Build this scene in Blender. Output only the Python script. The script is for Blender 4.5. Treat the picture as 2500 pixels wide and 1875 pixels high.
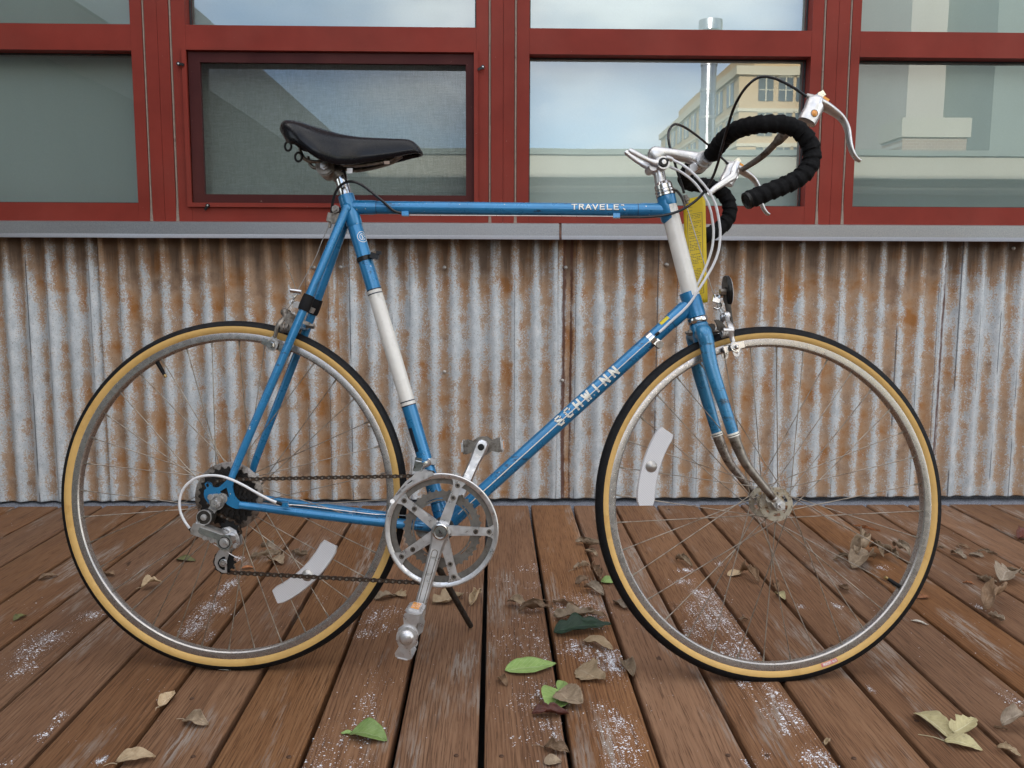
import bpy, math, random
from math import sin, cos, pi, radians, sqrt, atan2
from mathutils import Vector, Matrix, noise
from mathutils.geometry import tessellate_polygon
for ob in list(bpy.data.objects): bpy.data.objects.remove(ob)
SC = bpy.context.scene
COL = SC.collection
random.seed(7)
# ------------------------------------------------------------------ camera
cam_d = bpy.data.cameras.new('camera'); cam = bpy.data.objects.new('camera', cam_d); COL.objects.link(cam)
CF, CP, CY, CRL, CH = [2150.0,6.865,1.238,0.2017,0.766]
cam_d.sensor_width = 36; cam_d.lens = CF / 2500 * 36; cam_d.clip_start = 0.05; cam_d.clip_end = 2000
cam.location = (0, 0, CH)
cam.rotation_mode = 'QUATERNION'
cam.rotation_quaternion = (Matrix.Rotation(-radians(CY), 3, 'Z') @ Matrix.Rotation(radians(90 - CP), 3, 'X') @ Matrix.Rotation(radians(CRL), 3, 'Z')).to_quaternion()
SC.camera = cam
# ------------------------------------------------------------------ sky and sun
SUN_EL, SUN_AZ = 20.0, -18.0      # azimuth measured from +Y (behind the building) towards +X
wd = bpy.data.worlds.new('World'); SC.world = wd; wd.use_nodes = True
nt = wd.node_tree; nt.nodes.clear()
def N(nt, typ, **kw):
    n = nt.nodes.new(typ)
    for k, v in kw.items():
        if k in n.bl_rna.properties.keys(): setattr(n, k, v)
    return n
sky = N(nt, 'ShaderNodeTexSky', sky_type='NISHITA', sun_disc=False, sun_elevation=radians(SUN_EL), sun_rotation=radians(SUN_AZ), altitude=200, air_density=1.0, dust_density=0.35, ozone_density=2.2)
tc = N(nt, 'ShaderNodeTexCoord'); mp = N(nt, 'ShaderNodeMapping'); mp.inputs['Scale'].default_value = (1.0, 1.0, 2.6)
nz = N(nt, 'ShaderNodeTexNoise'); nz.inputs['Scale'].default_value = 2.1; nz.inputs['Detail'].default_value = 7; nz.inputs['Roughness'].default_value = .56
cr = N(nt, 'ShaderNodeValToRGB'); cr.color_ramp.elements[0].position = .33; cr.color_ramp.elements[1].position = .60
mx = N(nt, 'ShaderNodeMix', data_type='RGBA'); bg = N(nt, 'ShaderNodeBackground'); wo = N(nt, 'ShaderNodeOutputWorld')
nz2 = N(nt, 'ShaderNodeTexNoise'); nz2.inputs['Scale'].default_value = 3.4; nz2.inputs['Detail'].default_value = 5; cr2 = N(nt, 'ShaderNodeValToRGB')   # cloud shade and light, in the sky texture's units
cr2.color_ramp.elements[0].position = .38; cr2.color_ramp.elements[0].color = (4.0, 4.1, 4.3, 1); cr2.color_ramp.elements[1].position = .62; cr2.color_ramp.elements[1].color = (8.8, 8.5, 8.1, 1)
lk = nt.links.new
lk(tc.outputs['Generated'], mp.inputs['Vector']); lk(mp.outputs[0], nz2.inputs['Vector']); lk(nz2.outputs['Fac'], cr2.inputs[0]); lk(cr2.outputs[0], mx.inputs['B']); lk(mp.outputs[0], nz.inputs['Vector']); lk(nz.outputs['Fac'], cr.inputs[0])
lk(cr.outputs[0], mx.inputs['Factor']); lk(sky.outputs[0], mx.inputs['A']); lk(mx.outputs['Result'], bg.inputs[0]); lk(bg.outputs[0], wo.inputs[0])
bg.inputs[1].default_value = 0.14
sun_d = bpy.data.lights.new('sun', 'SUN'); sun_d.energy = 4.2; sun_d.angle = radians(.53); sun_d.color = (1, .90, .76)
sun = bpy.data.objects.new('sun', sun_d); COL.objects.link(sun)
_a = radians(SUN_AZ); _e = radians(SUN_EL)
sun.rotation_mode = 'QUATERNION'
sun.rotation_quaternion = Vector((sin(_a) * cos(_e), cos(_a) * cos(_e), sin(_e))).to_track_quat('Z', 'Y')
sun.location = (0, 6, 12)
SC.view_settings.view_transform = 'Standard'; SC.view_settings.look = 'None'
SC.view_settings.exposure = 1.62; SC.view_settings.gamma = 1; SC.view_settings.use_curve_mapping = False
# ------------------------------------------------------------------ materials
def lin(r, g, b):
    f = lambda c: (c / 255 / 12.92) if c / 255 <= .04045 else ((c / 255 + .055) / 1.055) ** 2.4
    return (f(r), f(g), f(b), 1)
def newmat(name):
    m = bpy.data.materials.new(name); m.use_nodes = True
    nt = m.node_tree; b = nt.nodes['Principled BSDF']
    return m, nt, b
def noise_node(nt, scale, detail=4, rough=.55, vec=None, stretch=None, dist=0):
    t = N(nt, 'ShaderNodeTexNoise'); t.inputs['Scale'].default_value = scale; t.inputs['Detail'].default_value = detail; t.inputs['Roughness'].default_value = rough; t.inputs['Distortion'].default_value = dist
    if vec is not None:
        if stretch:
            mp = N(nt, 'ShaderNodeMapping'); mp.inputs['Scale'].default_value = stretch; nt.links.new(vec, mp.inputs[0]); vec = mp.outputs[0]
        nt.links.new(vec, t.inputs['Vector'])
    return t.outputs['Fac']
def ramp(nt, fac, stops):
    r = N(nt, 'ShaderNodeValToRGB'); e = r.color_ramp.elements
    while len(e) < len(stops): e.new(.5)
    for i, (p, c) in enumerate(stops):
        e[i].position = p; e[i].color = c if not isinstance(c, (int, float)) else (c, c, c, 1)
    nt.links.new(fac, r.inputs[0]); return r.outputs[0]
def mixc(nt, fac, a, b, mode='MIX'):
    m = N(nt, 'ShaderNodeMix', data_type='RGBA', blend_type=mode)
    for s, v in (('Factor', fac), ('A', a), ('B', b)):
        if isinstance(v, (tuple, float, int)): m.inputs[s].default_value = v
        else: nt.links.new(v, m.inputs[s])
    return m.outputs['Result']
def mth(nt, op, a, b=0.0, c=None):
    m = N(nt, 'ShaderNodeMath', operation=op)
    for i, v in enumerate((a, b) if c is None else (a, b, c)):
        if isinstance(v, (int, float)): m.inputs[i].default_value = v
        else: nt.links.new(v, m.inputs[i])
    return m.outputs[0]
def bump(nt, b, h, strength=.3, dist=.001):
    n = N(nt, 'ShaderNodeBump'); n.inputs['Strength'].default_value = strength; n.inputs['Distance'].default_value = dist
    nt.links.new(h, n.inputs['Height']); nt.links.new(n.outputs[0], b.inputs['Normal'])
def objco(nt): return N(nt, 'ShaderNodeTexCoord').outputs['Object']
def rnd(nt): return N(nt, 'ShaderNodeObjectInfo').outputs['Random']
def simple(name, col, rough=.5, metal=0, var=.25, dirt=None, dirt_amt=.5, scale=60, bmp=0, coat=0, spec=.5, rvar=.15):
    m, nt, b = newmat(name); v = objco(nt)
    n1 = noise_node(nt, scale, 5, .6, v)
    d = tuple(c * (1 - var) for c in col[:3]) + (1,); l = tuple(min(1, c * (1 + var * .6)) for c in col[:3]) + (1,)
    c = ramp(nt, n1, [(.3, d), (.7, l)])
    if dirt:
        n2 = noise_node(nt, scale * .35, 6, .7, v)
        c = mixc(nt, ramp(nt, n2, [(.62 - dirt_amt * .25, 0.0), (.72 - dirt_amt * .12, 1.0)]), c, dirt)
    nt.links.new(c, b.inputs['Base Color'])
    nt.links.new(ramp(nt, noise_node(nt, scale * .6, 4, .6, v), [(.3, max(0, rough - rvar)), (.7, min(1, rough + rvar))]), b.inputs['Roughness'])
    b.inputs['Metallic'].default_value = metal; b.inputs['Specular IOR Level'].default_value = spec; b.inputs['Coat Weight'].default_value = coat; b.inputs['Coat Roughness'].default_value = .08
    if bmp: bump(nt, b, noise_node(nt, scale * 3, 3, .6, v), bmp, .0006)
    return m
def paint(name, col, chips, dark):
    """glossy metallic frame paint with scuffs and chips"""
    m, nt, b = newmat(name); v = objco(nt)
    c = ramp(nt, noise_node(nt, 22, 4, .6, v), [(.3, tuple(x * .82 for x in col[:3]) + (1,)), (.7, col)])
    scuff = mth(nt, 'MULTIPLY', ramp(nt, noise_node(nt, 9, 3, .5, v), [(.5, 0.0), (.62, 1.0)]), ramp(nt, noise_node(nt, 60, 6, .75, v, (.35, 1, 1)), [(.56, 0.0), (.6, 1.0)]))
    c = mixc(nt, scuff, c, dark)
    chip = ramp(nt, noise_node(nt, 130, 2, .5, v), [(.745, 0.0), (.755, 1.0)])
    c = mixc(nt, chip, c, chips)
    nt.links.new(c, b.inputs['Base Color'])
    nt.links.new(ramp(nt, noise_node(nt, 40, 4, .6, v), [(.3, .22), (.75, .42)]), b.inputs['Roughness'])
    b.inputs['Metallic'].default_value = .25; b.inputs['Coat Weight'].default_value = .5; b.inputs['Coat Roughness'].default_value = .12
    bump(nt, b, noise_node(nt, 45, 3, .6, v), .05, .0005)
    return m
MT = {}
MT['blue'] = paint('blue_paint', (.018, .205, .44, 1), (.62, .6, .55, 1), (.015, .045, .09, 1))
MT['fork_blue'] = paint('fork_paint', (.026, .20, .39, 1), (.03, .03, .03, 1), (.02, .05, .08, 1))
MT['white_paint'] = simple('white_paint', (.72, .70, .65, 1), .3, 0, .07, (.33, .32, .28, 1), .18, 28, coat=.4)
MT['chrome'] = simple('chrome', (.62, .61, .60, 1), .16, 1, .15, (.16, .12, .09, 1), .2, 90, rvar=.09)
MT['rim_metal'] = simple('rim_metal', (.41, .385, .365, 1), .27, .85, .10, (.24, .19, .16, 1), .0, 130, rvar=.06)
MT['alloy'] = simple('alloy', (.60, .59, .585, 1), .36, .9, .10, (.38, .36, .34, 1), .08, 120, bmp=.08)
MT['alloy_dull'] = simple('dull_alloy', (.44, .42, .395, 1), .45, .85, .14, (.22, .19, .15, 1), .2, 110, bmp=.1)
MT['rusty_steel'] = simple('rusty_steel', (.30, .265, .235, 1), .4, .8, .35, (.07, .045, .03, 1), .55, 260, bmp=.2)
MT['dark_steel'] = simple('dark_steel', (.065, .058, .052, 1), .45, .7, .35, (.03, .022, .016, 1), .5, 160, bmp=.15)
MT['dirty_steel'] = simple('dirty_steel', (.25, .225, .195, 1), .42, .8, .3, (.07, .05, .035, 1), .5, 120, bmp=.15)
MT['ring_steel'] = simple('worn_ring_steel', (.19, .175, .155, 1), .5, .75, .2, (.10, .08, .06, 1), .25, 120, bmp=.12)
MT['screw_rust'] = simple('screw_rust', (.09, .045, .025, 1), .6, .3, .3, None, 0, 200)
MT['cog'] = simple('black_cog', (.022, .019, .017, 1), .45, .5, .4, (.08, .05, .03, 1), .2, 200)
MT['chain'] = simple('oily_chain', (.045, .032, .023, 1), .42, .55, .4, (.10, .055, .03, 1), .4, 300)
MT['spoke'] = simple('spoke_steel', (.33, .29, .24, 1), .42, .8, .3, (.12, .085, .06, 1), .5, 60)
MT['black_rubber'] = simple('black_rubber', (.010, .010, .011, 1), .6, 0, .3, None, 0, 120, bmp=.15, spec=.16)
MT['black_plastic'] = simple('black_plastic', (.009, .009, .009, 1), .38, 0, .3, None, 0, 90, spec=.3)
MT['black_cable'] = simple('black_cable', (.012, .012, .013, 1), .32, 0, .2, None, 0, 80)
MT['white_cable'] = simple('white_cable', (.72, .72, .73, 1), .4, 0, .06, None, 0, 60)
MT['tan'] = simple('tan_sidewall', (.60, .375, .125, 1), .55, 0, .08, (.50, .29, .085, 1), .25, 40, bmp=.06, spec=.3)
MT['saddle'] = simple('saddle_leather', (.005, .0055, .008, 1), .26, 0, .25, None, 0, 120, bmp=.08, rvar=.05, spec=.26)
MT['tape'] = simple('bar_tape', (.007, .007, .0075, 1), .8, 0, .3, None, 0, 220, bmp=.35, spec=.12)
MT['orange'] = simple('orange_reflector', (.72, .27, .015, 1), .3, 0, .2, None, 0, 150, coat=.5)
MT['decal_white'] = simple('decal_white', (.78, .76, .68, 1), .4, 0, .08, (.25, .3, .35, 1), .12, 160)
MT['decal_dark'] = simple('decal_dark', (.012, .02, .035, 1), .4, 0, .2, None, 0, 120)
MT['yellow_sticker'] = simple('yellow_sticker', (.72, .56, .02, 1), .45, 0, .1, None, 0, 60)
MT['pink'] = simple('pink_label', (.52, .14, .14, 1), .6, 0, .1, None, 0, 60)
def refl_mat():
    m, nt, b = newmat('reflector_plastic'); v = objco(nt)
    w = N(nt, 'ShaderNodeTexWave', wave_type='BANDS', bands_direction='DIAGONAL'); w.inputs['Scale'].default_value = 190; nt.links.new(v, w.inputs[0])
    c = ramp(nt, w.outputs['Fac'], [(.2, (.50, .50, .52, 1)), (.8, (.74, .73, .74, 1))])
    nt.links.new(c, b.inputs['Base Color']); b.inputs['Roughness'].default_value = .28; b.inputs['Coat Weight'].default_value = .4
    bump(nt, b, w.outputs['Fac'], .4, .0006); return m
MT['reflector'] = refl_mat()
# ------------------------------------------------------------------ mesh helpers
def cat(pts, k=6, closed=False):
    P = [Vector(p) for p in pts]; out = []; n = len(P)
    for i in range(n if closed else n - 1):
        p1, p2 = P[i], P[(i + 1) % n]
        p0 = P[(i - 1) % n] if (closed or i > 0) else p1 * 2 - p2
        p3 = P[(i + 2) % n] if (closed or i < n - 2) else p2 * 2 - p1
        for j in range(k):
            t = j / k
            out.append(.5 * (2 * p1 + (p2 - p0) * t + (2 * p0 - 5 * p1 + 4 * p2 - p3) * t * t + (3 * p1 - p0 - 3 * p2 + p3) * t ** 3))
    if not closed: out.append(P[-1])
    return out
def lerpl(vals, n):
    out = []
    for i in range(n):
        x = i / max(1, n - 1) * (len(vals) - 1); j = min(int(x), len(vals) - 2) if len(vals) > 1 else 0
        out.append(vals[j] + (vals[min(j + 1, len(vals) - 1)] - vals[j]) * (x - j))
    return out
class MB:
    def __init__(s): s.v = []; s.f = []
    def add(s, v, f):
        o = len(s.v); s.v += [tuple(x) for x in v]; s.f += [tuple(i + o for i in q) for q in f]
    def tube(s, pts, r, n=10, k=0, closed=False, caps=True, squash=None):
        P = cat(pts, k, closed) if k else [Vector(p) for p in pts]
        m = len(P); R = r if callable(r) else None
        if R is None: rr = lerpl(list(r), m) if isinstance(r, (list, tuple)) else [r] * m
        v = []; L = 0; nx = None
        for i in range(m):
            a = P[(i - 1) % m] if (closed or i > 0) else P[i]; b = P[(i + 1) % m] if (closed or i < m - 1) else P[i]
            t = (b - a).normalized() if (b - a).length > 1e-9 else Vector((1, 0, 0))
            if nx is None:
                ref = Vector((0, 1, 0)) if abs(t.y) < .9 else Vector((0, 0, 1))
                nx = (ref - t * ref.dot(t)).normalized()
            else:
                nx = (nx - t * nx.dot(t)); nx = nx.normalized() if nx.length > 1e-6 else Vector((0, 1, 0))
            ny = t.cross(nx)
            if i: L += (P[i] - P[i - 1]).length
            for j in range(n):
                th = 2 * pi * j / n; q = R(L, th) if R else rr[i]
                sx, sy = squash if squash else (1, 1)
                v.append(P[i] + nx * (cos(th) * q * sx) + ny * (sin(th) * q * sy))
        f = []
        for i in range(m if closed else m - 1):
            for j in range(n):
                a = i * n + j; b = i * n + (j + 1) % n; c = ((i + 1) % m) * n + (j + 1) % n; d = ((i + 1) % m) * n + j
                f.append((a, b, c, d))
        if caps and not closed: f.append(tuple(range(n))[::-1]); f.append(tuple(range((m - 1) * n, m * n)))
        s.add(v, f); return s
    def cyl(s, a, b, r0, r1=None, n=16): return s.tube([a, b], [r0, r0 if r1 is None else r1], n)
    def box(s, c, sx, sy, sz, rot=None):
        c = Vector(c); v = []
        for x in (-1, 1):
            for y in (-1, 1):
                for z in (-1, 1):
                    p = Vector((x * sx / 2, y * sy / 2, z * sz / 2)); v.append(c + (rot @ p if rot else p))
        s.add(v, [(0, 1, 3, 2), (4, 6, 7, 5), (0, 4, 5, 1), (2, 3, 7, 6), (0, 2, 6, 4), (1, 5, 7, 3)]); return s
    def rng(s, x0, x1, y0, y1, z0, z1): return s.box(((x0 + x1) / 2, (y0 + y1) / 2, (z0 + z1) / 2), x1 - x0, y1 - y0, z1 - z0)
    def lathe(s, prof, o, ax, n=24, closed=False, arc=None):
        o = Vector(o); ax = Vector(ax).normalized(); ref = Vector((0, 0, 1)) if abs(ax.z) < .9 else Vector((1, 0, 0))
        e1 = (ref - ax * ref.dot(ax)).normalized(); e2 = ax.cross(e1); v = []; m = len(prof)
        a0, a1 = arc if arc else (0, 2 * pi); nn = n + 1 if arc else n
        for i in range(nn):
            th = a0 + (a1 - a0) * i / n
            for r, z in prof: v.append(o + ax * z + (e1 * cos(th) + e2 * sin(th)) * r)
        f = []
        for i in range(n):
            i2 = i + 1 if arc else (i + 1) % n
            for j in range(m if closed else m - 1):
                j2 = (j + 1) % m; f.append((i * m + j, i2 * m + j, i2 * m + j2, i * m + j2))
        s.add(v, f); return s
    def plate(s, outer, holes, t0, t1, fr=None):
        """flat plate: outline in (x, z), thickness from y = t0 to t1; fr maps (x, y, z) to a point"""
        fr = fr or (lambda x, y, z: (x, y, z))
        loops = [outer] + list(holes); flat = [p for l in loops for p in l]
        tris = tessellate_polygon([[Vector((p[0], p[1], 0)) for p in l] for l in loops]); nn = len(flat)
        v = [fr(p[0], t0, p[1]) for p in flat] + [fr(p[0], t1, p[1]) for p in flat]
        f = [tuple(t) for t in tris] + [tuple(i + nn for i in t[::-1]) for t in tris]; b = 0
        for l in loops:
            m = len(l)
            for i in range(m): f.append((b + i, b + (i + 1) % m, b + (i + 1) % m + nn, b + i + nn))
            b += m
        s.add(v, f); return s
    def ball(s, c, r, n=12, sc=(1, 1, 1)):
        c = Vector(c); v = []; f = []; m = n // 2
        for i in range(m + 1):
            ph = pi * i / m
            for j in range(n):
                th = 2 * pi * j / n; v.append((c.x + r * sc[0] * sin(ph) * cos(th), c.y + r * sc[1] * sin(ph) * sin(th), c.z + r * sc[2] * cos(ph)))
        for i in range(m):
            for j in range(n): f.append((i * n + j, i * n + (j + 1) % n, (i + 1) * n + (j + 1) % n, (i + 1) * n + j))
        s.add(v, f); return s
    def mesh(s, name, mat, sharp=38, smooth=True):
        me = bpy.data.meshes.new(name); me.from_pydata(s.v, [], s.f); me.validate()
        import bmesh
        bm = bmesh.new(); bm.from_mesh(me); bmesh.ops.recalc_face_normals(bm, faces=bm.faces); bm.to_mesh(me); bm.free()
        if mat: me.materials.append(MT[mat] if isinstance(mat, str) else mat)
        if smooth:
            me.polygons.foreach_set('use_smooth', [True] * len(me.polygons)); me.set_sharp_from_angle(angle=radians(sharp))
        return me
    def build(s, name, mat, parent=None, sharp=38, smooth=True, label=None, mtx=None):
        return link(name, s.mesh(name, mat, sharp, smooth), parent, label, mtx)
def link(name, data, parent=None, label=None, mtx=None):
    o = bpy.data.objects.new(name, data); COL.objects.link(o)
    if parent: o.parent = parent
    if mtx is not None: o.matrix_basis = mtx
    if label: o['label'] = label
    return o
def tag(o, label=None, cat=None, group=None, kind=None):
    for k, v in (('label', label), ('category', cat), ('group', group), ('kind', kind)):
        if v: o[k] = v
    return o
def empty(name, loc=(0, 0, 0), parent=None, mtx=None):
    o = bpy.data.objects.new(name, None); COL.objects.link(o); o.location = loc; o.empty_display_size = .05
    if parent: o.parent = parent
    if mtx is not None: o.matrix_basis = mtx
    return o
def mat34(rt):
    R, t = rt; m = Matrix(R).to_4x4(); m.translation = Vector(t); return m
# ================================================================== SETTING
# ---- wood
def wood_mat():
    m, nt, b = newmat('stained_wood'); v = objco(nt); r = rnd(nt); lk = nt.links.new
    cmb = N(nt, 'ShaderNodeCombineXYZ'); lk(mth(nt, 'MULTIPLY', r, 3.7), cmb.inputs[0]); lk(mth(nt, 'MULTIPLY', r, 23.0), cmb.inputs[1]); lk(mth(nt, 'MULTIPLY', r, 5.1), cmb.inputs[2])
    va = N(nt, 'ShaderNodeVectorMath', operation='ADD'); lk(v, va.inputs[0]); lk(cmb.outputs[0], va.inputs[1]); p = va.outputs[0]
    sx = N(nt, 'ShaderNodeSeparateXYZ'); lk(p, sx.inputs[0])
    fib = noise_node(nt, 1, 3, .65, p, (520, 13, 300)); med = noise_node(nt, 1, 5, .6, p, (48, 1.7, 48), .5); big = noise_node(nt, 1, 3, .5, p, (6, 1.0, 6))
    fld = mth(nt, 'ADD', mth(nt, 'MULTIPLY', sx.outputs['X'], 135), mth(nt, 'MULTIPLY', noise_node(nt, 1, 2, .45, p, (7, .75, 7)), 15))
    rg_ = mth(nt, 'FRACT', mth(nt, 'ADD', fld, mth(nt, 'MULTIPLY', med, .7)))
    ring = mth(nt, 'MULTIPLY', ramp(nt, rg_, [(.0, .75), (.10, .0), (.55, .0), (.93, 1.0), (1.0, .75)]), ramp(nt, noise_node(nt, 1, 2, .5, p, (9, 1.4, 9)), [(.38, .12), (.66, 1.0)]))
    tone = mth(nt, 'ADD', mth(nt, 'MULTIPLY', med, .55), mth(nt, 'MULTIPLY', big, .45))
    c = ramp(nt, tone, [(.30, (.138, .061, .0250, 1)), (.46, (.190, .088, .0375, 1)), (.58, (.222, .108, .0480, 1)), (.72, (.262, .138, .068, 1))])
    c = mixc(nt, mth(nt, 'MULTIPLY', ring, .72), c, (.075, .031, .0130, 1))
    c = mixc(nt, ramp(nt, fib, [(.36, .75), (.47, .0)]), c, (.062, .026, .011, 1))
    c = mixc(nt, ramp(nt, fib, [(.55, .0), (.70, .35)]), c, (.30, .165, .085, 1))
    h = N(nt, 'ShaderNodeHueSaturation'); lk(c, h.inputs['Color']); lk(mth(nt, 'ADD', .90, mth(nt, 'MULTIPLY', r, .28)), h.inputs['Value']); lk(mth(nt, 'ADD', .86, mth(nt, 'MULTIPLY', mth(nt, 'FRACT', mth(nt, 'MULTIPLY', r, 7.3)), .16)), h.inputs['Saturation']); c = h.outputs[0]
    # stain worn off to grey wood in patches that follow the fibres
    wa = ramp(nt, noise_node(nt, 1, 4, .6, p, (11, 2.2, 11)), [(.55, 0.0), (.65, 1.0)])
    wb = ramp(nt, noise_node(nt, 1, 5, .75, p, (230, 11, 150)), [(.48, 0.0), (.53, 1.0)])
    c = mixc(nt, mth(nt, 'MULTIPLY', mth(nt, 'MULTIPLY', wa, wb), .80), c, (.30, .255, .215, 1))
    # dark water stains along the grain, and knots
    da = ramp(nt, noise_node(nt, 1, 4, .7, p, (34, 2.0, 34)), [(.64, 0.0), (.74, 1.0)])
    c = mixc(nt, mth(nt, 'MULTIPLY', da, .55), c, (.052, .028, .018, 1))
    kn = ramp(nt, noise_node(nt, 1, 2, .4, p, (34, 13, 30)), [(.765, 0.0), (.79, 1.0)])
    c = mixc(nt, mth(nt, 'MULTIPLY', kn, .75), c, (.03, .014, .009, 1))
    lk(c, b.inputs['Base Color']); lk(ramp(nt, med, [(.3, .55), (.7, .75)]), b.inputs['Roughness']); b.inputs['Specular IOR Level'].default_value = .16
    bump(nt, b, mth(nt, 'ADD', mth(nt, 'MULTIPLY', fib, .8), mth(nt, 'MULTIPLY', ring, -.6)), .30, .0009); return m
MT['wood'] = wood_mat()
PP, PX0 = 0.14352, -0.59247
deck = empty('deck'); tag(deck, kind='structure')
prof = []
hw, th = .0672, .036
for (cx, cz, a0) in ((hw - .005, -.005, 0), (-hw + .005, -.005, 90)):
    for i in range(5): a = radians(a0 + 90 * i / 4); prof.append((cx + .005 * cos(a), cz + .005 * sin(a)))
prof = prof + [(-hw, -th), (hw, -th)]
rw = random.Random(3)
PLK = {}
def plank_mesh(L, k):
    b = MB(); ys = [-L / 2 + L * i / 14 for i in range(15)]; n = len(prof); v = []
    sd = rw.random() * 50; cup = rw.uniform(-.0004, .0010); PLK[k] = [sd, cup, 0, 0]
    for y in ys:
        dx = (noise.noise(Vector((sd, y * .8, 0))) * .0022); dz = noise.noise(Vector((sd + 9, y * .7, 0))) * .0010
        for (x, z) in prof: v.append((x * (1 + noise.noise(Vector((sd, y * 2, 5))) * .012) + dx, y, z + dz - (cup * (1 - (x / hw) ** 2) if z > -.01 else 0)))
    f = [(i * n + j, i * n + (j + 1) % n, (i + 1) * n + (j + 1) % n, (i + 1) * n + j) for i in range(14) for j in range(n)]
    f += [tuple(range(n)), tuple(range(14 * n, 15 * n))[::-1]]
    b.add(v, f); return b.mesh('plank', 'wood', 30)
Y0, Y1 = -2.6, 2.918
def deck_z(x, y):
    k = math.floor((x - PX0) / PP)
    if k not in PLK: return 0
    sd, cup, py, pz = PLK[k]; u = (x - PX0 - (k + .5) * PP) / hw
    return pz + noise.noise(Vector((sd + 9, (y - py) * .7, 0))) * .0010 - cup * (1 - min(1, u * u))
screw_me = MB().lathe([(0, .0012), (.0032, .0012), (.0042, 0), (.0042, -.003), (0, -.003)], (0, 0, 0), (0, 0, 1), 10).mesh('screw', 'screw_rust')
planks = {}
for k in range(-15, 22):
    pl = link('plank', plank_mesh(Y1 - Y0, k), deck)
    pl.location = (PX0 + (k + .5) * PP + rw.uniform(-.0012, .0012), (Y0 + Y1) / 2 + rw.uniform(-.004, .004), rw.uniform(-.0020, .0002)); planks[k] = pl; PLK[k][2:] = [pl.location.y, pl.location.z]
def on_deck_screw(x, y):
    k = math.floor((x - PX0) / PP)
    if k in planks:
        p = planks[k]; link('screw', screw_me, p).location = (x - p.location.x, y - p.location.y, -p.location.z - .0004)
for x, y in [(-0.059,1.343),(0.014,1.34)] + [(-0.482,1.346),(-0.328,1.343),(-0.551,1.544)] + [(0.444,1.335),(0.381,1.337),(0.741,1.443),(0.582,1.325)]: on_deck_screw(x, y)
# ---- felt below the deck edge, and what lies under the boards
def felt_mat():
    m, nt, b = newmat('mineral_felt'); v = objco(nt)
    c = ramp(nt, noise_node(nt, 420, 3, .7, v), [(.36, (.05, .055, .07, 1)), (.5, (.15, .16, .19, 1)), (.66, (.36, .37, .41, 1))])
    nt.links.new(c, b.inputs['Base Color']); b.inputs['Roughness'].default_value = .9; bump(nt, b, noise_node(nt, 500, 2, .6, v), .6, .001); return m
MT['felt'] = felt_mat()
b = MB(); ys = [(2.62, -.085), (2.80, -.060), (2.86, -.036), (2.905, -.014), (2.935, -.004), (2.99, .004), (3.02, .05)]
b.add([(x, y, z) for x in (-3.4, 3.4) for y, z in ys], [(i, i + 1, i + 1 + len(ys), i + len(ys)) for i in range(len(ys) - 1)])
tag(b.build('felt_strip', 'felt', smooth=False), kind='structure')
MT['roof'] = simple('roof_membrane', (.05, .05, .055, 1), .9, 0, .4, None, 0, 3)
b = MB(); b.add([(-400, -400, -.16), (400, -400, -.16), (400, 400, -.16), (-400, 400, -.16)], [(0, 1, 2, 3)])
tag(b.build('ground', 'roof', smooth=False), kind='structure')
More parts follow.
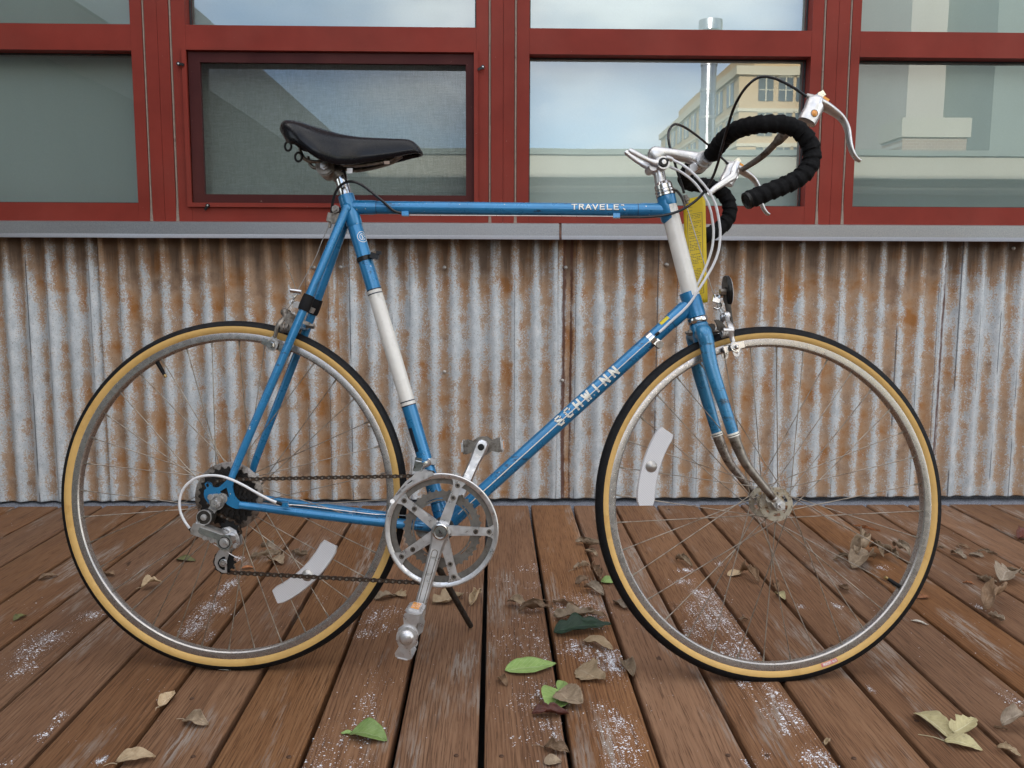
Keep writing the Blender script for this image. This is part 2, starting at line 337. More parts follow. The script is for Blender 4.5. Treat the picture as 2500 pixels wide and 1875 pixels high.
# ---- the building: rusty corrugated skirt, sill, red windows
building = empty('building', (0, 2.933, 0))
tag(building, 'building front with red framed windows above a rusty corrugated metal skirt', 'building')
CPITCH = .0682
def rust_mat():
    m, nt, b = newmat('rusty_corrugated_iron'); lk = nt.links.new
    co = N(nt, 'ShaderNodeTexCoord').outputs['Object']
    geo = N(nt, 'ShaderNodeSeparateXYZ'); lk(co, geo.inputs[0])
    crest = N(nt, 'ShaderNodeAttribute', attribute_name='crest').outputs['Fac']
    side = N(nt, 'ShaderNodeAttribute', attribute_name='side').outputs['Fac']
    wear = N(nt, 'ShaderNodeAttribute', attribute_name='wear').outputs['Fac']
    r = rnd(nt)
    off = N(nt, 'ShaderNodeCombineXYZ'); lk(mth(nt, 'MULTIPLY', r, 31), off.inputs[0]); lk(mth(nt, 'MULTIPLY', r, 17), off.inputs[2])
    va = N(nt, 'ShaderNodeVectorMath', operation='ADD'); lk(co, va.inputs[0]); lk(off.outputs[0], va.inputs[1]); p = va.outputs[0]
    n_big = noise_node(nt, 1, 3, .55, p, (4.5, 1, 3.2)); n_band = noise_node(nt, 1, 4, .6, p, (2.6, 1, 15)); n_mid = noise_node(nt, 1, 5, .68, p, (44, 20, 26))
    n_str = noise_node(nt, 1, 5, .6, p, (70, 20, 3.2)); n_fine = noise_node(nt, 1, 4, .75, p, (210, 120, 190)); n_fleck = noise_node(nt, 1, 2, .5, p, (420, 200, 300))
    z = geo.outputs['Z']; top = mth(nt, 'MULTIPLY', mth(nt, 'SUBTRACT', z, .66), 4.6); top = mth(nt, 'MAXIMUM', top, 0)   # run-off stain below the sill
    a = mth(nt, 'MULTIPLY', crest, -.26)
    a = mth(nt, 'ADD', a, mth(nt, 'MULTIPLY', side, -.10))
    a = mth(nt, 'ADD', a, mth(nt, 'MULTIPLY', mth(nt, 'SUBTRACT', n_big, .5), 1.3)); a = mth(nt, 'ADD', a, mth(nt, 'MULTIPLY', mth(nt, 'SUBTRACT', n_band, .5), .75))
    a = mth(nt, 'ADD', a, mth(nt, 'MULTIPLY', mth(nt, 'SUBTRACT', n_mid, .5), 1.25)); a = mth(nt, 'ADD', a, mth(nt, 'MULTIPLY', mth(nt, 'SUBTRACT', n_str, .5), .45))
    a = mth(nt, 'ADD', a, mth(nt, 'MULTIPLY', top, .40)); a = mth(nt, 'ADD', mth(nt, 'ADD', a, wear), .045)
    sp = mth(nt, 'ADD', a, mth(nt, 'MULTIPLY', mth(nt, 'SUBTRACT', n_fine, .5), 2.3))
    rust = ramp(nt, mth(nt, 'ADD', sp, .5), [(.44, 0.0), (.58, 1.0)])
    zinc = ramp(nt, n_mid, [(.3, (.40, .44, .47, 1)), (.52, (.54, .575, .60, 1)), (.72, (.66, .67, .675, 1))])
    zinc = mixc(nt, ramp(nt, n_fleck, [(.60, 0.0), (.66, .8)]), zinc, (.20, .18, .165, 1))
    hue = ramp(nt, noise_node(nt, 1, 4, .6, p, (9, 4, 11)), [(.32, (.235, .145, .090, 1)), (.45, (.375, .250, .160, 1)), (.56, (.36, .205, .105, 1)), (.65, (.32, .135, .036, 1))])
    pale = mixc(nt, ramp(nt, n_fine, [(.46, 0.0), (.62, .75)]), hue, (.50, .44, .37, 1))
    deep = mixc(nt, ramp(nt, mth(nt, 'ADD', a, .5), [(.62, 0.0), (.95, 1.0)]), pale, hue)
    deep = mixc(nt, ramp(nt, n_fleck, [(.60, 0.0), (.70, .55)]), deep, (.09, .055, .035, 1))
    c = mixc(nt, rust, zinc, deep)
    dk = mth(nt, 'MULTIPLY', top, mth(nt, 'ADD', mth(nt, 'MULTIPLY', n_str, 1.5), mth(nt, 'MULTIPLY', crest, -.28)))
    c = mixc(nt, ramp(nt, dk, [(.24, 0.0), (.80, .82)]), c, (.065, .040, .026, 1))
    red = N(nt, 'ShaderNodeAttribute', attribute_name='red').outputs['Fac']
    c = mixc(nt, ramp(nt, mth(nt, 'MULTIPLY', red, mth(nt, 'ADD', n_str, mth(nt, 'MULTIPLY', n_mid, .6))), [(.62, 0.0), (.78, .92)]), c, (.085, .028, .016, 1))
    # fine cracks running along some crests
    crk = mth(nt, 'MULTIPLY', N(nt, 'ShaderNodeAttribute', attribute_name='crack').outputs['Fac'], ramp(nt, noise_node(nt, 1, 3, .6, p, (12, 5, 2.4)), [(.47, 0.0), (.50, 1.0)]))
    c = mixc(nt, mth(nt, 'MULTIPLY', crk, .8), c, (.045, .045, .055, 1))
    lk(c, b.inputs['Base Color'])
    lk(mixc(nt, rust, (.42, .42, .42, 1), (.8, .8, .8, 1)), b.inputs['Roughness']); lk(mth(nt, 'MULTIPLY', mth(nt, 'SUBTRACT', 1.0, rust), .12), b.inputs['Metallic'])
    bump(nt, b, mth(nt, 'ADD', mth(nt, 'ADD', n_fine, rust), mth(nt, 'MULTIPLY', crk, -2)), .4, .0009); return m
MT['rust'] = rust_mat()
def add_attr(me, name, vals):
    a = me.attributes.new(name, 'FLOAT', 'POINT'); a.data.foreach_set('value', vals)
def corrugated(x0, x1, crest_x, amp, yoff, seed, wear, redx=()):
    b = MB(); nx = max(2, int((x1 - x0) / CPITCH * 40)); zs = [0, .004, .10, .2, .3, .4, .5, .6, .7, .8, .9, .945]
    xs = [x0 + (x1 - x0) * i / nx for i in range(nx + 1)]; v = []; cr_ = []; sd_ = []; we = []; rd = []; ck = []
    rg = random.Random(seed); cracked = {}
    for x in xs:
        ph = 2 * pi * (x - crest_x) / CPITCH; bz = .0135 + .0038 * x
        for z in zs:
            zz = bz + (z if z > .01 else z) * (.945 - bz) / .945
            w = noise.noise(Vector((x * 3, zz * 2.2, seed))) * .0022; a = amp * (1 + .2 * noise.noise(Vector((x * 5, zz * 1.5, seed + 3))))
            ph2 = ph + .22 * noise.noise(Vector((x * 2, zz * 1.6, seed + 7)))
            sh = cos(ph2) + .10 * cos(2 * ph2)
            v.append((x, yoff - a * sh + w, zz)); cr_.append(sh); sd_.append(sin(ph2)); 
            e = min(abs(x - x0), abs(x - x1)); we.append(wear[0] + (wear[1] - wear[0]) * zz / .9 + .22 * noise.noise(Vector((x * 1.7, zz * .9, seed + 11))))
            rr = 0
            for (rx, rwid) in redx: rr = max(rr, max(0, 1 - abs(x - rx) / rwid) ** .5)
            rd.append(rr)
            ki = round((x - crest_x) / CPITCH)
            if ki not in cracked: cracked[ki] = (rg.random() < .55, rg.uniform(-.010, .004))
            ck.append(1.0 if cracked[ki][0] and abs(x - crest_x - ki * CPITCH - cracked[ki][1]) < .0011 else 0.0)
    n = len(zs); f = [(i * n + j, (i + 1) * n + j, (i + 1) * n + j + 1, i * n + j + 1) for i in range(nx) for j in range(n - 1)]
    b.add(v, f)
    me = b.mesh('corrugated_panel', 'rust', 60)
    for nm, vals in (('crest', cr_), ('side', sd_), ('wear', we), ('red', rd), ('crack', ck)): add_attr(me, nm, vals)
    so = link('corrugated_panel', me, building)
    sol = so.modifiers.new('thickness', 'SOLIDIFY'); sol.thickness = .0012; sol.offset = 1
    return so
YC = .022        # centre of the sheet behind the window plane
panels = [corrugated(-3.4, -1.282, -1.3253, .0080, YC - .0016, 1, (-.02, -.06), ()),
          corrugated(-1.296, -.5150, -1.2244, .0066, YC, 2, (.10, .20), ()),
          corrugated(-.5300, .2287, -.2017, .0066, YC - .0016, 3, (.06, -.20), ()),
          corrugated(.2150, .9731, .2838, .0058, YC, 4, (.06, .06), ((.236, .020), (.262, .012))),
          corrugated(.9600, 1.5190, 1.0299, .0052, YC - .0016, 5, (.06, .05), ()),
          corrugated(1.5050, 3.4, 1.5785, .0080, YC, 6, (.02, -.16), ((1.520, .022),))]
sc_me = MB().lathe([(0, -.004), (.003, -.0035), (.0045, -.001), (.0062, 0), (.0062, .004)], (0, 0, 0), (0, 1, 0), 10).mesh('screw', 'alloy_dull')
for pi_, pts in ((0, [(-0.5929,2.933,0.7979)]), (1, [(-0.5044,2.933,0.7991)]), (2, [(-0.1617,2.933,0.7995),(-0.1637,2.933,0.4516),(-0.4183,2.933,0.2701)]), (3, [(0.2407,2.933,0.801),(0.2331,2.933,0.4229),(0.5783,2.933,0.8112),(0.5761,2.933,0.8125)]), (4, [(1.0252,2.933,0.8784)]), (5, [(1.742,2.933,0.8705)])):
    for p in pts:
        if .05 < p[2] < .9: link('screw', sc_me, panels[pi_]).location = (p[0], YC - .0105, p[2])
# sill flashing in two lengths, with a rusty lap between
def galv_mat():
    m, nt, b = newmat('galvanised_flashing'); v = objco(nt)
    c = ramp(nt, noise_node(nt, 260, 3, .65, v), [(.3, (.28, .30, .325, 1)), (.7, (.40, .415, .44, 1))])
    c = mixc(nt, ramp(nt, noise_node(nt, 1, 4, .6, v, (2.2, 1, 6)), [(.35, 0.0), (.7, .55)]), c, (.31, .285, .285, 1))
    nt.links.new(c, b.inputs['Base Color']); b.inputs['Metallic'].default_value = .75; b.inputs['Roughness'].default_value = .34
    bump(nt, b, noise_node(nt, 300, 2, .6, v), .12, .0006); return m
MT['galv'] = galv_mat()
ZS = .944
for (xa, xb, ex) in ((-3.4, .2145, 0), (.2225, 3.4, .0004)):
    pr = [(.06, ZS + .008), (-.0002, ZS + .0015), (-.030 - ex, ZS - .002), (-.030 - ex, ZS - .0405), (-.0455, ZS - .0535), (-.0448, ZS - .0543), (-.0288, ZS - .041), (-.0288, ZS - .004), (.06, ZS + .006)]
    b = MB(); nx = 24; n = len(pr)
    b.add([(xa + (xb - xa) * i / nx, y + noise.noise(Vector((i * .7, xa, y))) * .0006, z + noise.noise(Vector((i * .9, xa + 5, 0))) * .0006) for i in range(nx + 1) for (y, z) in pr],
          [(i * n + j, i * n + (j + 1) % n, (i + 1) * n + (j + 1) % n, (i + 1) * n + j) for i in range(nx) for j in range(n)] + [tuple(range(n)), tuple(range(nx * n, nx * n + n))[::-1]])
    b.build('sill_flashing', 'galv', building, 20)
b = MB(); b.rng(.2105, .2265, -.0285, .02, ZS - .0535, ZS - .004); b.build('lap_joint', simple('lap_rust', (.17, .085, .06, 1), .8, 0, .5, (.4, .36, .33, 1), .4, 200, bmp=.5), building, smooth=False)
# red painted metal
def red_mat(name, col):
    m, nt, b = newmat(name); v = objco(nt)
    c = ramp(nt, noise_node(nt, 5, 4, .6, v), [(.3, tuple(x * .84 for x in col) + (1,)), (.7, tuple(x * 1.14 for x in col) + (1,))])
    c = mixc(nt, ramp(nt, noise_node(nt, 2.2, 3, .6, v), [(.45, 0.0), (.75, .25)]), c, (.26, .085, .065, 1))
    c = mixc(nt, ramp(nt, noise_node(nt, 150, 2, .5, v), [(.76, 0.0), (.78, .7)]), c, (.38, .25, .21, 1))
    nt.links.new(c, b.inputs['Base Color']); b.inputs['Roughness'].default_value = .55; b.inputs['Specular IOR Level'].default_value = .14
    bump(nt, b, noise_node(nt, 380, 2, .5, v), .06, .0004); return m
MT['red'] = red_mat('red_paint', (.210, .031, .021)); MT['maroon'] = red_mat('maroon_paint', (.052, .012, .012))
MT['caulk'] = simple('caulk', (.27, .205, .165, 1), .8, 0, .2, (.12, .06, .05, 1), .2, 60, bmp=.4)
MT['gasket'] = simple('gasket', (.02, .02, .022, 1), .6, 0, .2, None, 0, 60)
def glass_mat():
    m, nt, b = newmat('window_glass'); nt.nodes.remove(b); out = nt.nodes['Material Output']
    tr = N(nt, 'ShaderNodeBsdfTransparent'); tr.inputs[0].default_value = (.86, .92, .89, 1)
    gl = N(nt, 'ShaderNodeBsdfGlossy'); gl.inputs['Roughness'].default_value = .004; gl.inputs['Color'].default_value = (.80, .90, 1, 1)
    v = objco(nt); bp = N(nt, 'ShaderNodeBump'); bp.inputs['Strength'].default_value = .10; bp.inputs['Distance'].default_value = .004
    nt.links.new(noise_node(nt, 2.2, 1, .4, v), bp.inputs['Height']); nt.links.new(bp.outputs[0], gl.inputs['Normal'])
    fr = N(nt, 'ShaderNodeFresnel'); fr.inputs[0].default_value = 1.5
    fac = mth(nt, 'ADD', mth(nt, 'MULTIPLY', fr.outputs[0], .8), .13); fac = mth(nt, 'MINIMUM', fac, 1.0)
    ms = N(nt, 'ShaderNodeMixShader'); nt.links.new(fac, ms.inputs[0]); nt.links.new(tr.outputs[0], ms.inputs[1]); nt.links.new(gl.outputs[0], ms.inputs[2]); nt.links.new(ms.outputs[0], out.inputs[0]); return m
MT['glass'] = glass_mat()
def blind_mat():
    m, nt, b = newmat('blind_fabric'); v = objco(nt)
    w = noise_node(nt, 1, 2, .6, v, (1500, 900, 160)); w2 = noise_node(nt, 1, 2, .6, v, (160, 900, 1500))
    c = ramp(nt, mth(nt, 'MULTIPLY', mth(nt, 'ADD', w, w2), .5), [(.36, (.52, .56, .53, 1)), (.66, (.60, .64, .61, 1))])
    c = mixc(nt, ramp(nt, noise_node(nt, 1, 3, .5, v, (3, 3, .6)), [(.3, 0.0), (.7, .35)]), c, (.36, .39, .375, 1))
    nt.links.new(c, b.inputs['Base Color']); b.inputs['Roughness'].default_value = .9; return m
MT['blind'] = blind_mat()
def screen_mat():
    m, nt, b = newmat('insect_mesh'); nt.nodes.remove(b); out = nt.nodes['Material Output']; v = objco(nt)
    tr = N(nt, 'ShaderNodeBsdfTransparent'); df = N(nt, 'ShaderNodeBsdfDiffuse'); df.inputs[0].default_value = (.045, .045, .045, 1)
    wv = noise_node(nt, 1, 2, .6, v, (40, 40, 700)); wh = noise_node(nt, 1, 2, .6, v, (700, 40, 40))
    f = mth(nt, 'ADD', .34, mth(nt, 'MULTIPLY', mth(nt, 'SUBTRACT', mth(nt, 'ADD', wv, wh), 1.0), .35))
    ms = N(nt, 'ShaderNodeMixShader'); nt.links.new(f, ms.inputs[0]); nt.links.new(tr.outputs[0], ms.inputs[1]); nt.links.new(df.outputs[0], ms.inputs[2]); nt.links.new(ms.outputs[0], out.inputs[0]); return m
MT['screen'] = screen_mat()
ZB, ZP0, ZT0, ZT1, ZTOP, ZH = ZS + .001, 1.0035, 1.4805, 1.5605, 2.32, 2.42
G = .0042         # half width of the caulk joints
# window bays: outer x, opening x
bays = [(-2.30, -1.1105, -2.22, -1.152), (-1.0262, -.0116, -.979, -.0546), (.0717, 1.0676, .1155, 1.0272), (1.1525, 2.36, 1.1855, 2.28)]
FD = .075
for wi, (xa, xb, oa, ob_) in enumerate(bays):
    b = MB(); j = .0004
    b.rng(xa + G, oa, 0, FD, ZB, ZH); b.rng(ob_, xb - G, 0, FD, ZB, ZH)                       # jambs
    b.rng(oa + j, ob_ - j, .0004, FD, ZB, ZP0); b.rng(oa + j, ob_ - j, .0004, FD, ZT0, ZT1); b.rng(oa + j, ob_ - j, .0004, FD, ZTOP, ZH)
    win = b.build('window', 'red', building, smooth=False)
    for (z0, z1) in ((ZP0, ZT0), (ZT1, ZTOP)):
        g = MB(); g.add([(oa, .05, z0), (ob_, .05, z0), (ob_, .05, z1), (oa, .05, z1)], [(0, 1, 2, 3)])
        g.build('pane', 'glass', win, smooth=False)
        k = MB(); gw = .005
        for q in ((oa + .0006, oa + gw, z0 + .0006, z1 - .0006), (ob_ - gw, ob_ - .0006, z0 + .0006, z1 - .0006)): k.rng(q[0], q[1], .044, .0497, q[2], q[3])
        for q in ((z0 + .0006, z0 + gw), (z1 - gw, z1 - .0006)): k.rng(oa + gw + .0003, ob_ - gw - .0003, .044, .0497, q[0], q[1])
        k.build('gasket', 'gasket', win, smooth=False)
        # fabric blind hanging behind the glass, with drop seams
        d = MB(); nx = 48; xs = [oa - .02 + (ob_ - oa + .04) * i / nx for i in range(nx + 1)]
        d.add([(x, .115 + .006 * noise.noise(Vector((x * 3, wi, z))), z) for x in xs for z in (z0 - .02, (z0 + z1) / 2, z1 + .02)], [(i * 3 + q, i * 3 + 3 + q, i * 3 + 4 + q, i * 3 + 1 + q) for i in range(nx) for q in (0, 1)])
        d.build('blind', 'blind', win)
    if wi == 1:
        # raised trim, maroon screen frame, insect mesh and its turn clips
        t = MB(); x0, x1, z0, z1 = -.9905, -.0490, .9915, 1.4905; w = .0135
        t.rng(x0, x0 + w, -.010, -.0003, z0, z1); t.rng(x1 - w, x1, -.010, -.0003, z0, z1)
        t.rng(x0 + w, x1 - w, -.0098, -.0003, z0, z0 + .0135); t.rng(x0 + w, x1 - w, -.0098, -.0003, z1 - .0085, z1)
        t.build('screen_trim', 'red', win, smooth=False)
        t = MB(); x0, x1, z0, z1 = -.9745, -.0590, 1.0065, 1.4790; a = .0365
        t.rng(x0, x0 + a, .003, .02, z0, z1); t.rng(x1 - .030, x1, .003, .02, z0, z1); t.rng(x0 + a, x1 - .030, .0033, .02, z0, z0 + .0265); t.rng(x0 + a, x1 - .030, .0033, .02, z1 - .032, z1)
        t.build('screen_frame', 'maroon', win, smooth=False)
        t = MB(); t.add([(x0 + .03, .012, z0 + .02), (x1 - .02, .012, z0 + .02), (x1 - .02, .012, z1 - .02), (x0 + .03, .012, z1 - .02)], [(0, 1, 2, 3)])
        t.build('insect_screen', 'screen', win, smooth=False)
        for (cx, cz, an) in ((-.9925, 1.4365, 10), (-.9285, .9895, 125), (-.0405, 1.4320, 150)):
            r3 = Matrix.Rotation(radians(an), 3, 'Y')
            c = MB(); c.box((cx, -.0135, cz), .020, .005, .0075, r3); q = r3 @ Vector((-.0075, 0, 0)); c.cyl((cx + q.x, -.0162, cz + q.z), (cx + q.x, -.008, cz + q.z), .0062, n=14)
            cl = c.build('clip', 'black_plastic', win)
            s = MB(); s.lathe([(0, -.0008), (.0026, -.0004), (.0034, .001)], (cx + q.x, -.0165, cz + q.z), (0, 1, 0), 10); s.build('clip_screw', 'alloy', win)
# covers over the posts between the bays, in two strips, with brown caulk either side
for (xa, xb) in ((-1.1105, -1.0262), (-.0116, .0717), (1.0676, 1.1525)):
    xm = xa + (xb - xa) * .52
    for (u, w_) in ((xa + G, xm - .0005), (xm + .0005, xb - G)):
        pc = MB().rng(u, w_, -.0015, FD, ZB, ZH).build('post_cover', 'red', building, smooth=False)
    for xj in (xa, xb):
        c = MB(); zz = [ZB + (ZH - ZB) * i / 60 for i in range(61)]
        v = []
        for z in zz:
            e = .0012 * noise.noise(Vector((xj * 9, z * 14, 1))); wd_ = max(0, .006 - (z - ZB) * .09)
            v += [(xj - G + .0002, .004, z), (xj - .0018 - wd_ * .5 + e * .4, -.0012 - wd_ * .12, z), (xj + .0018 + wd_ * .6 + e, -.0012 - wd_ * .12, z), (xj + G - .0002, .004, z)]
        c.add(v, [(i * 4 + q, i * 4 + 4 + q, i * 4 + 5 + q, i * 4 + 1 + q) for i in range(60) for q in range(3)])
        c.build('caulk_joint', 'caulk', building)
# rest of the building: ends, unseen wall above and roof sized to shade the deck, boards blocking light behind
b = MB(); b.rng(-30, -2.302, .01, .35, .95, 3.2); b.rng(2.362, 30, .01, .35, .95, 3.2); b.rng(-30, 30, .012, .34, ZH + .002, 6.6); b.rng(-30, -3.402, .012, .34, 0, .948); b.rng(3.402, 30, .012, .34, 0, .948)
b.rng(-3.4, 3.4, .20, .24, 0, .94); b.rng(-2.4, 2.4, .5, .55, .9, 2.6)
b.build('upper_wall', simple('wall_cladding', (.2, .12, .1, 1), .7, 0, .15, None, 0, 4), building, smooth=False)
b = MB(); b.rng(-30, 30, .0, 14, 6.6, 6.8); b.rng(-30, 30, 14, 14.2, -.1, 6.8); b.build('roof', 'roof', building, smooth=False)
# ================================================================== WHAT THE WINDOWS REFLECT (all standing behind the camera)
MT['wing_wall'] = simple('wing_cladding', (.25, .28, .255, 1), .7, 0, .08, None, 0, 1.5)
MT['soffit'] = simple('soffit_board', (.78, .79, .77, 1), .7, 0, .05, None, 0, 2)
MT['eave'] = simple('eave_board', (.50, .53, .51, 1), .6, 0, .06, None, 0, 2)
MT['cream'] = simple('cream_render', (.52, .49, .40, 1), .8, 0, .06, None, 0, 1)
MT['beige'] = simple('beige_render', (.42, .41, .36, 1), .8, 0, .06, None, 0, 1)
MT['green_grey'] = simple('green_grey_render', (.27, .31, .28, 1), .8, 0, .08, None, 0, 1)
MT['apt'] = simple('apartment_brick', (.62, .44, .24, 1), .85, 0, .08, None, 0, .6)
MT['apt_trim'] = simple('apartment_trim', (.70, .62, .45, 1), .8, 0, .05, None, 0, .6)
MT['tower'] = simple('tower_render', (.52, .48, .42, 1), .8, 0, .08, None, 0, .5)
MT['steel_pipe'] = simple('bright_steel', (.55, .56, .58, 1), .3, 1, .05, None, 0, 4)
def dark_glass():
    m, nt, b = newmat('far_window_glass'); b.inputs['Base Color'].default_value = (.05, .065, .075, 1); b.inputs['Roughness'].default_value = .08; b.inputs['Specular IOR Level'].default_value = .9; return m
MT['far_glass'] = dark_glass()
MT['wing_glass'] = simple('coated_glass', (.75, .8, .85, 1), .02, 1, .02, None, 0, 1, rvar=.0)
# wing on the left, running away from the window front
wing = empty('side_wing', (-3.3, 0, 0)); tag(wing, 'grey green side wing with boxed eaves running along the left edge of the deck', 'building')
b = MB(); b.rng(-2.5, 0, -9, 2.92, -.1, 2.38); b.build('wall', 'wing_wall', wing, smooth=False)
b = MB(); b.add([(x, y, z + dz) for y in (-9.4, 2.91) for (x, z) in ((-.2, 2.345), (.7, 2.46)) for dz in (0, .03)], [(0, 1, 3, 2), (4, 6, 7, 5), (0, 4, 5, 1), (2, 3, 7, 6), (0, 2, 6, 4), (1, 5, 7, 3)]); b.build('soffit', 'soffit', wing, smooth=False)
b = MB(); b.rng(.702, .74, -9.4, 2.91, 2.44, 3.06); b.rng(-2.6, .701, -9.39, 2.90, 3.0, 3.05); b.build('eave', 'eave', wing, smooth=False)
for y0 in (-.02, .70):
    f = MB(); f.rng(.001, .02, y0 - .03, y0 + .66, .75, .78); f.rng(.001, .02, y0 - .03, y0 + .66, 2.3, 2.33); f.rng(.001, .02, y0 - .03, y0, .78, 2.3); f.rng(.001, .02, y0 + .63, y0 + .66, .78, 2.3)
    w = f.build('window', 'eave', wing, smooth=False); MB().rng(.002, .008, y0 + .0005, y0 + .6295, .7805, 2.2995).build('pane', 'wing_glass', w, smooth=False)
# low building across the deck
lz = lambda y: (0.5819,-9,2.8372)[2] + (372 - y) / 2150 * 14.97
low = empty('low_building', (0, -9, 0)); tag(low, 'low pavilion with a long cream fascia standing across the deck behind the viewer', 'building')
MB().rng(-5.2, 9.8, -8, 0, -.1, lz(468)).build('wall', 'green_grey', low, smooth=False)
MB().rng(-5.3, 9.9, -8, .15, lz(468) + .002, lz(437)).build('soffit_band', 'beige', low, smooth=False)
MB().rng(-5.5, 10.1, -8, .45, lz(437) + .002, lz(385)).build('fascia', 'cream', low, smooth=False)
MB().rng(-5.6, 10.2, -8, .5, lz(385) + .002, lz(372)).build('coping', 'green_grey', low, smooth=False)
# stainless flue on its roof
p0 = (3.8846,-10,3.0677); p1 = (3.8036,-10,5.2332); rr = 18 / 2150 * 16
flue = empty('flue_pipe', (p1[0], -10, lz(372))); tag(flue, 'tall stainless steel flue pipe rising from the pavilion roof', 'pipe')
hgt = p1[2] - lz(372)
MB().cyl((0, 0, 0), (0, 0, hgt - .18), rr, n=24).build('shaft', 'steel_pipe', flue)
MB().cyl((0, 0, hgt - .178), (0, 0, hgt), rr * 1.5, n=24).build('cap', 'steel_pipe', flue)
for i in range(5): MB().cyl((0, 0, .3 + i * .45), (0, 0, .34 + i * .45), rr * 1.12, n=24).build('band', 'alloy', flue)
# apartment block
xc = (17.9052,-60,16.1286)[0]; zt = (17.9052,-60,16.1286)[2]
apt = empty('apartment_building', (xc, -60, 0)); tag(apt, 'sunlit yellow brick apartment block several storeys high, beyond the pavilion', 'building')
MB().rng(0, 5.6, -30, 0, -.1, zt - .6).build('wall', 'apt', apt, smooth=False)
MB().rng(-.25, 5.85, -30.2, .25, zt - .598, zt).build('cornice', 'apt_trim', apt, smooth=False)
MB().rng(1.4, 5.4, -28, -1.2, zt + .002, zt + 2.0).build('penthouse', 'apt', apt, smooth=False)
fh = (zt - 1.0) / 6
wm = MB().rng(-.06, .02, -.9, .9, 0, fh * .62).mesh('window', 'far_glass', smooth=False); wm2 = MB().rng(-.55, .55, -.02, .06, 0, fh * .66).mesh('window', 'far_glass', smooth=False)
tm = MB().rng(-.1, -.062, -1.0, 1.0, fh * .63, fh * .68).rng(-.1, -.062, -.05, .05, .0, fh * .62).mesh('frame', 'apt_trim', smooth=False)
tm2 = MB().rng(-.6, .6, .062, .1, fh * .67, fh * .72).rng(-.04, .04, .062, .1, 0, fh * .66).rng(-.55, .55, .062, .1, fh * .3, fh * .32).mesh('frame', 'apt_trim', smooth=False)
for fl in range(6):
    z = .5 + fl * fh + .25 * fh
    for i in range(9):
        w = link('window', wm, apt); w.location = (0, -2.2 - i * 3.0, z); link('frame', tm, w)
    for x in (1.9, 3.4, 4.75):
        w = link('window', wm2, apt); w.location = (x, 0, z); link('frame', tm2, w)
    MB().rng(-.12, 5.72, -30, .12, .5 + fl * fh - .12, .5 + fl * fh + .10).build('floor_band', 'apt_trim', apt, smooth=False)
# tower block on the right and the brick stack in front of it
xt = (9.1837,-14,4.2241)[0]
tw = empty('tower_block', (xt, -14, 0)); tag(tw, 'tall plain beige tower block at the right beyond the pavilion roof', 'building')
MB().rng(0, 7, -7, 0, -.1, 15).build('wall', 'tower', tw, smooth=False)
for zz in (5.2, 8.2, 11.2):
    w = MB().rng(1.2, 1.75, .001, .03, zz, zz + 1.2).build('window', 'far_glass', tw, smooth=False)
ps = (7.7116,-11,2.9845); pe = (9.0197,-11,3.8036)
st = empty('brick_stack', ((ps[0] + pe[0]) / 2, -11.4, lz(372))); tag(st, 'squat brick stack with a pale stone cap on the pavilion roof', 'chimney')
hw_ = (pe[0] - ps[0]) / 2; hz = pe[2] - lz(372)
def brick_mat():
    m, nt, b = newmat('stack_brick'); br = N(nt, 'ShaderNodeTexBrick'); br.inputs['Scale'].default_value = 4.5; br.inputs['Color1'].default_value = (.3, .22, .16, 1); br.inputs['Color2'].default_value = (.38, .28, .2, 1); br.inputs['Mortar'].default_value = (.55, .52, .46, 1)
    g = N(nt, 'ShaderNodeSeparateXYZ'); nt.links.new(objco(nt), g.inputs[0]); c = N(nt, 'ShaderNodeCombineXYZ'); nt.links.new(g.outputs[0], c.inputs[0]); nt.links.new(g.outputs[2], c.inputs[1]); nt.links.new(c.outputs[0], br.inputs[0]); nt.links.new(br.outputs[0], b.inputs['Base Color']); return m
MT['brick'] = brick_mat()
MB().rng(-hw_ * .93, hw_ * .93, -.5, .4, -.02, hz * .62).build('shaft', 'brick', st, smooth=False)
MB().rng(-hw_, hw_, -.56, .46, hz * .62 + .002, hz).build('cap', 'cream', st, smooth=False)
gb = empty('green_block', ((9.9899,-12,3.89)[0], -12, 0)); tag(gb, 'grey green block at the far right of the courtyard', 'building')
MB().rng(0, 5, -4, 0, -.1, 11).build('wall', 'green_grey', gb, smooth=False)
# ================================================================== BICYCLE
BO = [-0.51571,1.66808,0.0]; BM_ = Matrix([[0.998629,0.051839,0.007285],[-0.052348,0.98891,0.138982],[0.0,-0.139173,0.990268]]).to_4x4(); BM_.translation = Vector(BO)
bike = empty('bicycle', mtx=BM_)
tag(bike, 'blue and white vintage ten speed road bicycle with drop handlebars standing on the deck', 'bicycle')
SM = mat34(([[0.994511,-0.104624,-0.001447],[0.104624,0.994129,0.027577],[-0.001447,-0.027577,0.999619]],[0.006004,-0.114439,0.001583])); BM2 = mat34(([[0.985189,-0.171426,-0.003904],[0.171426,0.98416,0.045184],[-0.003904,-0.045184,0.998971]],[0.0162,-0.187507,0.00427]))
AX_B, AX_K = [[0.90956,-0.0,0.69903],[-0.25487,0.0,0.96697]]; AXB = Vector(AX_B); AXK = Vector(AX_K)
RC = Vector([0.0,0.0,0.34113]); FC = Vector((1.0549,-0.0,0.3367))
V3 = Vector
